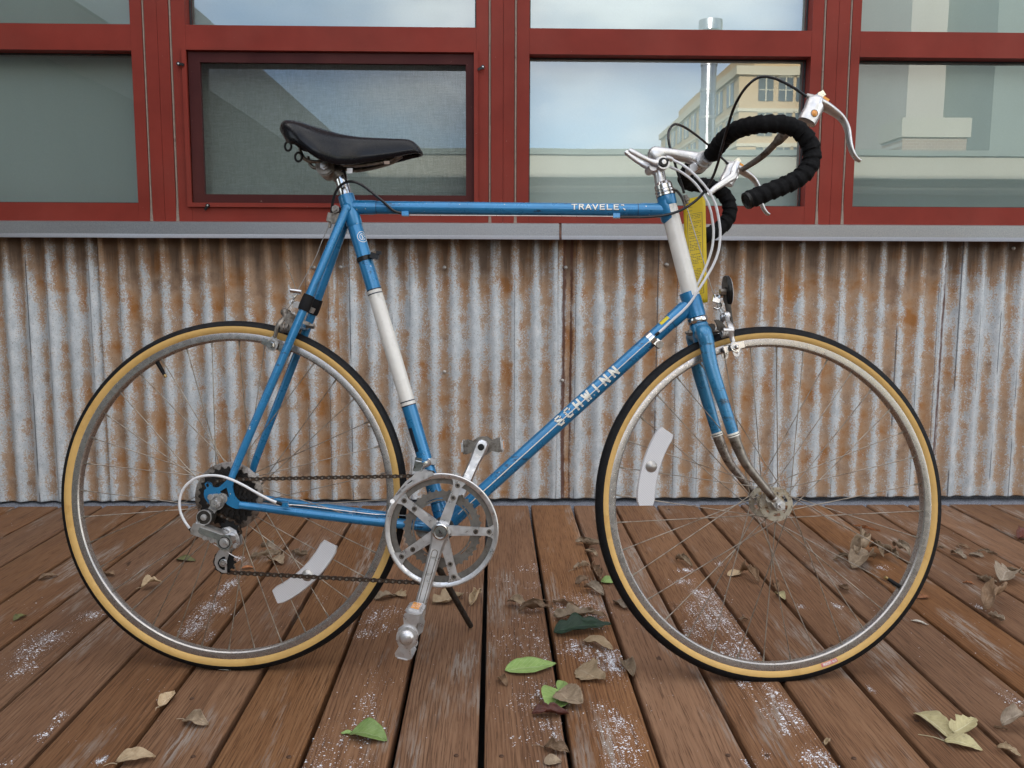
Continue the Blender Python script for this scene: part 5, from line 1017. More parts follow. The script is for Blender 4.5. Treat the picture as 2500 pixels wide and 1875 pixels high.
# ---- crankset
CC = V3((BBc.x, 0, BBc.z))
def ringpts(r, n=72): return [(CC.x + r * cos(2 * pi * i / n), CC.z + r * sin(2 * pi * i / n)) for i in range(n)]
def arcpoly(r0, r1, a0, a1, n=10): return [(CC.x + r1 * cos(radians(a0 + (a1 - a0) * i / n)), CC.z + r1 * sin(radians(a0 + (a1 - a0) * i / n))) for i in range(n + 1)] + [(CC.x + r0 * cos(radians(a1 - (a1 - a0) * i / n)), CC.z + r0 * sin(radians(a1 - (a1 - a0) * i / n))) for i in range(n + 1)]
cs = empty('crankset', parent=bike)
k = MB(); prg = [(.0985, -.0022), (.1000, -.0030), (.1066, -.0034), (.1082, -.0026), (.1086, -.0012), (.1086, .0014), (.0985, .0014)]
k.lathe([(r, -.0575 + y) for r, y in prg], CC, (0, 1, 0), 96, closed=True); k.build('chain_guard', 'alloy', cs, 30)
def tooth_ring(r, teeth, y, th, rin, name, slots=0, mat='ring_steel'):
    pts = []
    for i in range(teeth):
        s = 2 * pi / teeth; a = i * s
        for (u, rr_) in ((-.40, r - .0036), (-.24, r - .0030), (-.12, r), (.12, r), (.24, r - .0030), (.40, r - .0036)): pts.append((CC.x + rr_ * cos(a + u * s), CC.z + rr_ * sin(a + u * s)))
    hs = [ringpts(rin, 60)]
    if slots: hs += [arcpoly(rin + .0035, rin + .0055, -2 + 72 * i + 20, -2 + 72 * i + 52) for i in range(5)]
    return MB().plate(pts, hs, y - th / 2, y + th / 2).build(name, mat, cs, 25)
tooth_ring(.1045, 51, -.0500, .0024, .0880, 'chainring'); tooth_ring(.0760, 36, -.0430, .0024, .0545, 'chainring', 1)
k = MB(); tk = []
for i in range(5):
    a = radians(-1 + 71.6 * i); ca_, sa_ = cos(a), sin(a)
    fr3 = lambda x, y, z: (CC.x + x * ca_ - z * sa_, y, CC.z + x * sa_ + z * ca_)
    k.plate([(.012, -.0100), (.030, -.0094), (.060, -.0080), (.088, -.0078), (.0965, -.0120), (.0995, -.0155), (.0995, .0155), (.0965, .0120), (.088, .0078), (.060, .0080), (.030, .0094), (.012, .0100)], [], -.0605, -.0545, fr3)
    # raised rims of the sunk panel on each arm
    for (x0, x1, z0, z1) in ((.027, .052, .0042, .0050), (.027, .052, -.0050, -.0042), (.0265, .0272, -.0050, .0050), (.0525, .0532, -.0078, .0078)): k.plate([(x0, z0), (x1, z0), (x1, z1), (x0, z1)], [], -.0611, -.0600, fr3)
    for r in (.0655, .0905): tk.append(V3(fr3(r, -.0606, 0)))
spd = k.build('spider', 'alloy', cs, 30)
for p in tk:
    MB().lathe([(.0022, -.0002), (.0030, -.0022), (.0046, -.0022), (.0052, -.0004), (.0052, .001)], p, (0, 1, 0), 18).build('ring_bolt', 'dirty_steel', cs); MB().lathe([(0, -.0004), (.0029, -.0004)], p, (0, 1, 0), 6).build('bolt_recess', 'dark_steel', cs)
def crank(e, y0, y1, sg):
    a = CC; d2 = V3((e.x - a.x, 0, e.z - a.z)); L = d2.length; d2.normalize(); nn = V3((-d2.z, 0, d2.x)); k = MB(); v = []; secs = []
    for (t, w, yy, th) in ((-.095, .006, 0, .007), (-.075, .0135, 0, .011), (0, .0185, 0, .012), (.09, .0150, 0, .0105), (.22, .0122, .2, .0085), (.5, .0112, .55, .0078), (.8, .0108, .85, .0076), (.92, .0135, 1, .0080), (1.0, .0145, 1, .0082), (1.06, .0125, 1, .0078), (1.088, .006, 1, .006)): secs.append((t, w, y0 + (y1 - y0) * yy, th))
    for (t, w, y, th) in secs:
        c = a + d2 * (L * t); c.y = y
        for (u, q) in ((-1, -.45), (-.72, -1), (.72, -1), (1, -.45), (1, .6), (.7, 1), (-.7, 1), (-1, .6)): v.append(c + nn * (w * u) + V3((0, th * q, 0)))
    n = len(secs); k.add(v, [(i * 8 + j, i * 8 + 8 + j, i * 8 + 8 + (j + 1) % 8, i * 8 + (j + 1) % 8) for i in range(n - 1) for j in range(8)] + [tuple(range(8)), tuple(range((n - 1) * 8, n * 8))[::-1]])
    return k, d2, nn, L
eN = V3((0.3759,-0.084,0.1188)); k, d2, nn, Lc = crank(eN, -.0655, -.079, -1)
crN = k.build('crank', 'alloy', cs, 28)
# long sunk groove: two fine ridges either side of the panel on the crank face
k = MB()
for s_ in (-1, 1):
    k.tube([CC + d2 * (Lc * t) + nn * (s_ * w) + V3((0, y, 0)) for (t, w, y) in ((.235, .0052, -.0770), (.5, .0050, -.0807), (.80, .0046, -.0840))], .0009, 6)
k.tube([CC + d2 * (Lc * .235) + nn * (.0052 * cos(t)) + d2 * (-.0052 * sin(t)) + V3((0, -.0768, 0)) for t in [pi * i / 8 for i in range(9)]], .0009, 6)
k.build('groove_rim', 'dirty_steel', crN)
k = MB(); k.lathe([(.0, -.0006), (.0108, -.0004), (.0118, .0008), (.0128, -.0018), (.0150, -.0014), (.0158, .002)], (CC.x, -.0795, CC.z), (0, 1, 0), 30); k.build('dust_cap', 'chrome', cs, 25); k = MB().box((CC.x, -.0802, CC.z), .0100, .0008, .0022, Matrix.Rotation(radians(55), 3, 'Y')); k.ball((CC.x, -.0800, CC.z), .0026, 8, (1, .3, 1)); k.build('cap_slot', 'dark_steel', cs)
eF = V3((0.4849,0.088,0.4364)); k, d3, n3, L3_ = crank(eF, .060, .078, 1); crF = k.build('crank', 'alloy', cs, 28)
MB().lathe([(0, -.0012), (.0068, -.0010), (.0072, .001)], (eF.x, eF.y - .0180, eF.z), (0, 1, 0), 18).build('axle_end', 'black_plastic', crF)
MB().cyl((CC.x, -.06, CC.z), (CC.x, .062, CC.z), .0085, n=16).build('spindle', 'dark_steel', cs)
MB().lathe([(.0202, -.034), (.0225, -.034), (.0225, -.041), (.010, -.042)], CC, (0, 1, 0), 26).build('bearing_cup', 'dark_steel', cs)
# pedals: cage frame, axle barrel, dust cap, amber reflectors
def pedal(e, sg, ang, ye, yl):
    rot = Matrix.Rotation(-radians(ang), 3, 'Y'); c0 = V3((e.x, 0, e.z)); pd = empty('pedal', parent=cs); 
    P = lambda x, y, z: c0 + rot @ V3((x, 0, z)) + V3((0, y, 0))
    y0, y1 = ye, yl
    k = MB(); k.cyl(P(0, y0, 0), P(0, y1 - sg * .02, 0), .0078, .0092, n=18); k.cyl(P(0, y0, 0), P(0, y0 + sg * .008, 0), .0125, n=18); k.build('barrel', 'dirty_steel', pd, 30)
    k = MB(); k.lathe([(0, .010), (.006, .0098), (.0095, .0085), (.0125, .005), (.0130, .002), (.0185, .0015), (.0192, -.004), (.0165, -.008)], P(0, y1 - sg * .006, 0), (0, sg, 0), 26); k.build('pedal_cap', 'alloy', pd, 25)
    for yy in (y1 - sg * .013, y0 + sg * .016):     # end plates
        k = MB(); pts = [(-.039, -.013), (-.033, -.0150), (-.020, -.0105), (-.010, -.0185), (.010, -.0185), (.020, -.0105), (.033, -.0150), (.039, -.013), (.039, .013), (.033, .0150), (.020, .0105), (.010, .0185), (-.010, .0185), (-.020, .0105), (-.033, .0150), (-.039, .013)]
        k.plate(pts, [], yy - .001, yy + .001, lambda x, y, z: tuple(P(x, y, z))); k.build('end_plate', 'alloy' if sg < 0 else 'dirty_steel', pd, 25)  # far pedal takes a darker metal, its shading put into the colour
    for xs in (-1, 1):                              # toothed side plates
        k = MB(); n = 24; ya, yb = y0 + sg * .012, y1 - sg * .010; pts = [(0, 0)] and []
        for i in range(n): 
            t = i / (n - 1); tp = min(1, min(t, 1 - t) * 6); pts.append((t, (.0155 if i % 2 else .0142) * (.55 + .45 * tp)))
        lo = [(t, -h) for t, h in pts][::-1]; po = pts + lo
        k.plate(po, [], .0390 * xs, .0404 * xs, lambda t, x, z: tuple(P(x, ya + (yb - ya) * t, z))); k.build('side_plate', 'alloy', pd, 25)
        k = MB(); k.box(P(.0422 * xs, (ya + yb) / 2, 0), .0045, .046, .0190, rot); k.build('reflector_case', 'alloy', pd, 20)
        k = MB(); k.box(P(.0449 * xs, (ya + yb) / 2, 0), .0018, .040, .0145, rot); k.build('pedal_reflector', 'orange', pd, 20)
    return pd
pedal(eN, -1, 78, -.090, -.203); pedal(eF, 1, 4, .086, .165)
# ---- chain: a closed loop over the chainring, the cog and the two jockey wheels
YCH = -.0482
rch, rcg = .0127 * 51 / 2 / pi, .0127 * 17 / 2 / pi
J1 = (0.0091,-0.052,0.2766); J2 = (0.0031,-0.052,0.2183); J1 = V3((J1[0], 0, J1[2])); J2 = V3((J2[0], 0, J2[2])); rj = .0205
def tang(c1, r1, c2, r2, s1, s2):
    """tangent points from circle 1 to circle 2; s = +1 when the loop runs clockwise round the circle"""
    d = V3((c2.x - c1.x, 0, c2.z - c1.z)); D_ = d.length; d.normalize(); n = V3((-d.z, 0, d.x)); R1, R2 = r1 * s1, r2 * s2
    sa_ = (R1 - R2) / D_; ca_ = sqrt(max(0, 1 - sa_ * sa_)); m = n * ca_ + d * sa_
    return c1 + m * R1, c2 + m * R2
circ = [(V3((CC.x, 0, CC.z)), rch, -1), (V3((RC.x, 0, RC.z)), rcg, -1), (J1, rj, 1), (J2, rj, -1)]
# run: top of the chainring back to the cog (counter-clockwise seen from the right side)
path = []
T_ = [tang(*circ[i][:2], *circ[(i + 1) % 4][:2], circ[i][2], circ[(i + 1) % 4][2]) for i in range(4)]
def arcp(c, r, p, q, ccw):
    a0 = atan2(p.z - c.z, p.x - c.x); a1 = atan2(q.z - c.z, q.x - c.x)
    if ccw:
        while a1 < a0: a1 += 2 * pi
    else:
        while a1 > a0: a1 -= 2 * pi
    n = max(3, int(abs(a1 - a0) * r / .002)); return [V3((c.x + r * cos(a0 + (a1 - a0) * i / n), 0, c.z + r * sin(a0 + (a1 - a0) * i / n))) for i in range(n + 1)]
path = []
for i in range(4):
    pin = T_[i - 1][1]; pout = T_[i][0]; path += arcp(circ[i][0], circ[i][1], pin, pout, circ[i][2] < 0)
cum = [0]
for i in range(1, len(path) + 1): cum.append(cum[-1] + (path[i % len(path)] - path[i - 1]).length)
nl = int(round(cum[-1] / .0127 / 2) * 2); pitch = cum[-1] / nl
def at_len(s):
    s %= cum[-1]; lo, hi = 0, len(cum) - 1
    while hi - lo > 1:
        m = (lo + hi) // 2
        if cum[m] <= s: lo = m
        else: hi = m
    t = (s - cum[lo]) / max(1e-9, cum[hi] - cum[lo]); return path[lo].lerp(path[hi % len(path)], t)
def link_mesh(y, hgt):
    k = MB(); h = pitch / 2; o_ = []
    for cx, a0 in ((h, -pi / 2), (-h, pi / 2)):
        for i in range(5): a = a0 + pi * i / 4; o_.append((cx + hgt * cos(a), hgt * sin(a)))
        o_.append((0, hgt * .62 * (1 if cx > 0 else -1)))
    for s_ in (-1, 1): k.plate(o_, [], s_ * y - .0005, s_ * y + .0005)
    nf = len(k.f)
    for cx in (-h, h): k.cyl((cx, -y - .0011, 0), (cx, y + .0011, 0), .0022, n=8)
    me = k.mesh('chain_link', 'chain', 30); me.materials.append(MT['dirty_steel'])
    for pl in me.polygons:
        if abs(pl.normal.y) > .9 and abs(pl.center.y) > y + .0008: pl.material_index = 1
    return me
lm_ = (link_mesh(.0031, .0041), link_mesh(.0020, .0039))
chain = empty('chain', parent=bike)
for i in range(nl):
    p, q = at_len(i * pitch), at_len((i + 1) * pitch); c = (p + q) / 2; l_ = link('chain_link', lm_[i % 2], chain)
    y = YCH + .0018 * (1 if False else 0); fx = (c.x - RC.x) / (CC.x - RC.x); y = -.0466 + (-.0500 + .0466) * min(1, max(0, fx))
    l_.location = (c.x, y, c.z); l_.rotation_euler = (0, -atan2(q.z - p.z, q.x - p.x), 0)
# ---- rear derailleur
rd = empty('rear_derailleur', parent=bike)
D = lambda y, pts: [(p[0], p[2]) for p in pts]
hgr = [(-0.0233,-0.066,0.3492),(-0.008,-0.066,0.3506),(0.0042,-0.066,0.3455),(0.0076,-0.066,0.3368),(0.0045,-0.066,0.3272),(-0.0075,-0.066,0.3199),(-0.0139,-0.066,0.311),(-0.0203,-0.066,0.3078),(-0.0268,-0.066,0.3133),(-0.0253,-0.066,0.3205),(-0.0206,-0.066,0.3277),(-0.0231,-0.066,0.3364)]
k = MB(); k.plate(bp(hgr), [], -.070, -.065); k.build('hanger_plate', 'alloy_dull', rd, 30)
p = V3((-0.0181,-0.071,0.3445)); MB().cyl(p, p + V3((0, -.005, 0)), .0058, n=14).build('hanger_bolt', 'alloy', rd)
p = V3((-0.0078,-0.071,0.3332)); k = MB(); k.cyl(p, p + V3((0, -.006, 0)), .0098, n=6); k.cyl(p + V3((0, -.006, 0)), p + V3((0, -.012, 0)), .0055, n=12); k.cyl(p + V3((0, .001, 0)), p + V3((0, .003, 0)), .0135, n=20); k.build('axle_nut', 'alloy', rd, 30)
p = V3((-0.0262,-0.075,0.3076)); k = MB(); k.cyl(p + V3((0, -.010, 0)), p + V3((0, .014, 0)), .0142, .0150, n=26); k.build('upper_pivot', 'dark_steel', rd, 30); k = MB(); k.lathe([(.0128, -.0115), (.0146, -.0115), (.0146, -.008)], p, (0, 1, 0), 26); k.lathe([(0, -.0135), (.0058, -.0130), (.0062, -.009)], p, (0, 1, 0), 16); k.build('pivot_bolt', 'alloy', rd, 30)
k = MB(); k.tube([V3(q) for q in [(-0.0188,-0.07,0.3115),(-0.0325,-0.072,0.3036),(-0.0388,-0.076,0.2946),(-0.0427,-0.08,0.2824)]], [.011, .012, .0105, .010], 12, k=3, squash=(1, .7)); k.build('upper_knuckle', 'alloy', rd, 40)
body = [(-0.0445,-0.078,0.2964),(-0.0332,-0.078,0.2957),(0.0071,-0.078,0.2812),(0.0143,-0.078,0.2773),(0.0169,-0.078,0.2655),(0.0058,-0.078,0.2575),(-0.0023,-0.078,0.2613),(-0.0377,-0.078,0.2727),(-0.049,-0.078,0.2765),(-0.0499,-0.078,0.2852)]
k = MB(); k.plate(bp(body), [], -.090, -.066); k.build('parallelogram', 'alloy_dull', rd, 25)
pan = [(-0.0313,-0.091,0.2897),(0.0103,-0.091,0.2761),(0.0104,-0.091,0.2674),(0.0024,-0.091,0.2666),(-0.0311,-0.091,0.2787),(-0.0344,-0.091,0.2834)]; k = MB(); k.plate(bp(pan), [], -.0925, -.0898); k.build('panel', 'chrome', rd, 25)
p = V3((0.0157,-0.08,0.2618)); k = MB(); k.cyl(p + V3((0, -.012, 0)), p + V3((0, .018, 0)), .0148, n=26); k.build('lower_pivot', 'chrome', rd, 30); k = MB().lathe([(0, -.0150), (.0058, -.0147), (.0064, -.0125), (.0095, -.0125), (.0095, -.0118)], p, (0, 1, 0), 18); k.build('pivot_bolt', 'alloy', rd, 30)
MB().lathe([(.0094, -.0124), (.0114, -.0124), (.0114, -.0110)], p, (0, 1, 0), 22).build('pivot_seal', 'black_plastic', rd)
for q in [(-0.0224,-0.0905,0.2693),(-0.0088,-0.0905,0.2643),(0.035,-0.0905,0.2559)]: k = MB().cyl(V3(q), V3(q) + V3((0, .01, 0)), .0042, n=10); k.build('limit_screw', 'alloy', rd)
cage = [(-0.0011,-0.06,0.284),(0.0134,-0.06,0.2874),(0.0264,-0.06,0.2804),(0.0331,-0.06,0.2661),(0.0341,-0.06,0.2533),(0.0253,-0.06,0.2452),(0.0173,-0.06,0.2435),(0.0126,-0.06,0.2323),(0.0098,-0.06,0.2227),(0.0101,-0.06,0.1988),(0.0017,-0.06,0.1995),(-0.0081,-0.06,0.2049),(-0.0139,-0.06,0.216),(-0.013,-0.06,0.2288),(-0.007,-0.06,0.2408),(0.0026,-0.06,0.2481),(0.0074,-0.06,0.2546)]
chole = [(0.0069,-0.06,0.2298),(0.0013,-0.06,0.2298),(-0.0059,-0.06,0.2241),(-0.0083,-0.06,0.2169),(-0.0049,-0.06,0.2089),(0.0016,-0.06,0.2042),(0.0062,-0.06,0.2043),(0.006,-0.06,0.2194)]
k = MB(); k.plate(bp(cage), [bp(chole)], -.0605, -.0585); k.plate(bp(cage), [bp(chole)], -.0455, -.0438); k.build('cage', 'alloy', rd, 30)
for c in (J1, J2):
    k = MB(); pts = []
    for i in range(11):
        a = 2 * pi * i / 11; s = 2 * pi / 11
        for (u, rr_) in ((-.3, .0178), (-.1, .0222), (.1, .0222), (.3, .0178)): pts.append((c.x + rr_ * cos(a + u * s), c.z + rr_ * sin(a + u * s)))
    k.plate(pts, [], -.0535, -.0505); k.cyl((c.x, -.056, c.z), (c.x, -.048, c.z), .009, n=16); k.build('jockey_wheel', 'black_plastic', rd, 30)
    k = MB(); k.cyl((c.x, -.063, c.z), (c.x, -.0445, c.z), .0045, n=10); k.lathe([(.0052, -.0622), (.0075, -.0618), (.0078, -.060)], (c.x, 0, c.z), (0, 1, 0), 16); k.build('jockey_bolt', 'alloy', rd, 30)
# ---- front derailleur
fd = empty('front_derailleur', parent=bike)
cp = [(0.3231,-0.0595,0.3387),(0.3248,-0.0595,0.3429),(0.329,-0.0595,0.3482),(0.3366,-0.0595,0.3596),(0.3506,-0.0595,0.3766),(0.3632,-0.0595,0.3865),(0.3709,-0.0595,0.3958),(0.3829,-0.0595,0.3987),(0.3928,-0.0595,0.397),(0.4013,-0.0595,0.3961),(0.404,-0.0595,0.3926),(0.402,-0.0595,0.3883),(0.3929,-0.0595,0.384),(0.3788,-0.0595,0.3776),(0.3648,-0.0595,0.3704),(0.3522,-0.0595,0.3618),(0.341,-0.0595,0.3498),(0.334,-0.0595,0.3406),(0.3298,-0.0595,0.3356),(0.3256,-0.0595,0.3349)]
ch = [bp([(0.3328,-0.0595,0.3511),(0.3395,-0.0595,0.3589),(0.3413,-0.0595,0.3561),(0.3353,-0.0595,0.349)]), bp([(0.3423,-0.0595,0.3621),(0.3503,-0.0595,0.3699),(0.3521,-0.0595,0.3668),(0.3448,-0.0595,0.3597)]), bp([(0.3538,-0.0595,0.3731),(0.3626,-0.0595,0.3802),(0.3651,-0.0595,0.3774),(0.3567,-0.0595,0.3703)])]
MB().plate(bp(cp), [], -.0395, -.0380).build('inner_plate', 'dark_steel', fd, 30)  # solid and dark: the shade seen through the cage slots is its colour
k = MB(); k.plate(bp(cp), ch, -.0625, -.0607); k.cyl((0.3262,-0.0635,0.3392), (0.322,-0.038,0.3363), .0046, n=10); k.plate(bp([(0.3696,-0.05,0.395),(0.383,-0.05,0.4001),(0.3916,-0.05,0.3963),(0.3817,-0.05,0.3944)]), [], -.0592, -.0395); k.build('cage', 'alloy', fd, 30)
k = MB(); c = V3((0.3741,-0.05,0.4049)); k.box(c, .016, .022, .020, Matrix.Rotation(radians(12), 3, 'Y')); c2 = V3((0.3731,-0.046,0.4145)); k.box(c2, .013, .018, .014, Matrix.Rotation(radians(8), 3, 'Y')); k.tube([c, V3((0.3815,-0.028,0.4062)), V3((0.3872,-0.016,0.4098))], [.009, .008, .008], 12); k.build('derailleur_body', 'chrome', fd, 25)
k = MB(); cb_ = on_axis((0.3939,0.0,0.4124), STa, BBc); dS = (BBc - STa).normalized(); k.tube([cb_ - dS * .0065, cb_ + dS * .0065], .0163, 24); k.box(cb_ + V3((.016, -.006, .003)), .012, .012, .012, Matrix.Rotation(radians(16), 3, 'Y')); k.build('derailleur_band', 'alloy', fd, 30)
cable('wire_tail', [(0.3413,-0.04,0.4774),(0.3488,-0.04,0.4576),(0.359,-0.04,0.4344)], .0008, 'alloy_dull', 6, fd)
# ---- kickstand on the far side
tip = V3((0.4562,0.2135,0.03)); rt = V3((BBc.x - .045, .028, BBc.z - .022))
k = MB(); k.tube([rt, rt + V3((.004, .03, -.022)), rt.lerp(tip, .45) + V3((-.004, .004, 0)), tip + V3((0, 0, .006))], [.0085, .0080, .0072, .0062], 14, k=5); k.build('kickstand', 'dark_steel', bike, 40)
k = MB(); k.cyl(rt + V3((0, -.03, .012)), rt + V3((0, .012, -.002)), .012, n=16); k.build('kickstand_mount', 'dirty_steel', bike)
# ---- yellow paper tag hanging behind the head tube: a thing of its own
tg = [(0.3811,1.7915,0.9236),(0.4238,1.7844,0.9321),(0.4264,1.7483,0.7194),(0.3861,1.7577,0.7141)]
a, b_, c, d_ = (V3(p) for p in tg)
tagm = MB(); nx, ny = 6, 24; v = []
nrm = (b_ - a).cross(d_ - a).normalized()
for i in range(ny + 1):
    for j in range(nx + 1):
        u_, w = j / nx, i / ny; p = a.lerp(b_, u_).lerp(d_.lerp(c, u_), w); v.append(p + nrm * (.004 * sin(w * 3.0) + .0015 * sin(u_ * pi)) - a)
tagm.add(v, [(i * (nx + 1) + j, i * (nx + 1) + j + 1, (i + 1) * (nx + 1) + j + 1, (i + 1) * (nx + 1) + j) for i in range(ny) for j in range(nx)])
MT['tag'] = simple('yellow_card', (.70, .50, .008, 1), .5, 0, .05, None, 0, 40)
tago = tagm.build('hang_tag', 'tag', None, 60); tago.location = a
sl = tago.modifiers.new('thickness', 'SOLIDIFY'); sl.thickness = .0004
tag(tago, 'yellow printed card tag hanging from a cable beside the white head tube', 'tag')
# its printed frame and lines of small type
pr_ = MB(); rg = random.Random(4)
def on_tag(u_, w, off): 
    p = a.lerp(b_, u_).lerp(d_.lerp(c, u_), w); return p + nrm * (.004 * sin(w * 3.0) + .0015 * sin(u_ * pi) + off) - a
sgn = 1 if nrm.y < 0 else -1
def bar_on(u0, u1, w0, w1):
    n = max(1, int((u1 - u0) * 6), int((w1 - w0) * 14)); vv = []
    for i in range(n + 1):
        for (du, dw) in ((0, 0), (0, 1)) if (u1 - u0) > (w1 - w0) else ((0, 0), (1, 0)):
            if (u1 - u0) > (w1 - w0): vv.append(on_tag(u0 + (u1 - u0) * i / n, w0 + (w1 - w0) * dw, sgn * .0006))
            else: vv.append(on_tag(u0 + (u1 - u0) * du, w0 + (w1 - w0) * i / n, sgn * .0006))
    pr_.add(vv, [(i * 2, i * 2 + 1, i * 2 + 3, i * 2 + 2) for i in range(n)])
for q in ((.16, .84, .150, .153), (.16, .84, .905, .908), (.16, .178, .150, .908), (.822, .84, .150, .908), (.16, .40, .085, .088), (.16, .40, .118, .121)): bar_on(*q)
w = .165
while w < .89:
    u_ = .23
    while u_ < .74:
        L_ = rg.uniform(.03, .09)
        if rg.random() < .9: bar_on(u_, min(.77, u_ + L_), w, w + .0042)
        u_ += L_ + .022
        if rg.random() < .05: break
    w += .0145 if rg.random() < .85 else .026
pr_.build('print', 'decal_dark', tago, smooth=False)
# ================================================================== FALLEN LEAVES (each one a thing)
def leaf_mat(name, base, alt, vein, rough=.6):
    m, nt, b = newmat(name); v = objco(nt); lk = nt.links.new
    u = N(nt, 'ShaderNodeAttribute', attribute_name='leaf_u').outputs['Fac']; w = N(nt, 'ShaderNodeAttribute', attribute_name='leaf_v').outputs['Fac']; r = rnd(nt)
    n = noise_node(nt, 90, 5, .65, v); c = ramp(nt, n, [(.32, alt), (.62, base)])
    c = mixc(nt, ramp(nt, noise_node(nt, 300, 3, .6, v), [(.62, 0.0), (.72, .5)]), c, tuple(x * .35 for x in alt[:3]) + (1,))
    aw = mth(nt, 'ABSOLUTE', w)
    rib = mth(nt, 'FRACT', mth(nt, 'SUBTRACT', mth(nt, 'MULTIPLY', u, 9.0), mth(nt, 'MULTIPLY', aw, 2.6)))
    ribm = mth(nt, 'MULTIPLY', mth(nt, 'LESS_THAN', rib, .10), .45); mid = mth(nt, 'LESS_THAN', aw, .05); vm = mth(nt, 'MAXIMUM', ribm, mth(nt, 'MULTIPLY', mid, .8))
    c = mixc(nt, vm, c, vein)
    h = N(nt, 'ShaderNodeHueSaturation'); lk(c, h.inputs['Color']); lk(mth(nt, 'ADD', .75, mth(nt, 'MULTIPLY', r, .5)), h.inputs['Value'])
    lk(h.outputs[0], b.inputs['Base Color']); b.inputs['Roughness'].default_value = rough; b.inputs['Specular IOR Level'].default_value = .35
    bump(nt, b, mth(nt, 'ADD', mth(nt, 'MULTIPLY', vm, -.8), n), .5, .0008); return m
LM = {'green': leaf_mat('green_leaf', (.235, .335, .105, 1), (.18, .275, .075, 1), (.33, .42, .19, 1), .4), 'dark': leaf_mat('dark_green_leaf', (.010, .028, .013, 1), (.007, .020, .010, 1), (.022, .05, .022, 1), .35),
 'tan': leaf_mat('tan_leaf', (.43, .32, .20, 1), (.33, .23, .13, 1), (.50, .40, .27, 1)), 'brown': leaf_mat('brown_leaf', (.235, .15, .088, 1), (.14, .082, .046, 1), (.28, .19, .12, 1)), 'dun': leaf_mat('dun_leaf', (.30, .225, .15, 1), (.20, .14, .09, 1), (.36, .28, .19, 1)),
 'red': leaf_mat('dark_red_leaf', (.105, .026, .016, 1), (.06, .016, .010, 1), (.15, .05, .03, 1), .45), 'orange': leaf_mat('orange_leaf', (.33, .13, .05, 1), (.22, .08, .03, 1), (.38, .18, .09, 1)), 'yellow': leaf_mat('yellow_leaf', (.42, .37, .20, 1), (.33, .28, .15, 1), (.50, .46, .29, 1)),
 'grey': leaf_mat('grey_leaf', (.33, .265, .195, 1), (.22, .165, .115, 1), (.40, .33, .26, 1)), 'olive': leaf_mat('olive_leaf', (.13, .13, .05, 1), (.08, .075, .03, 1), (.18, .18, .09, 1)), 'white': leaf_mat('pale_pod', (.62, .58, .50, 1), (.48, .43, .35, 1), (.6, .55, .48, 1))}
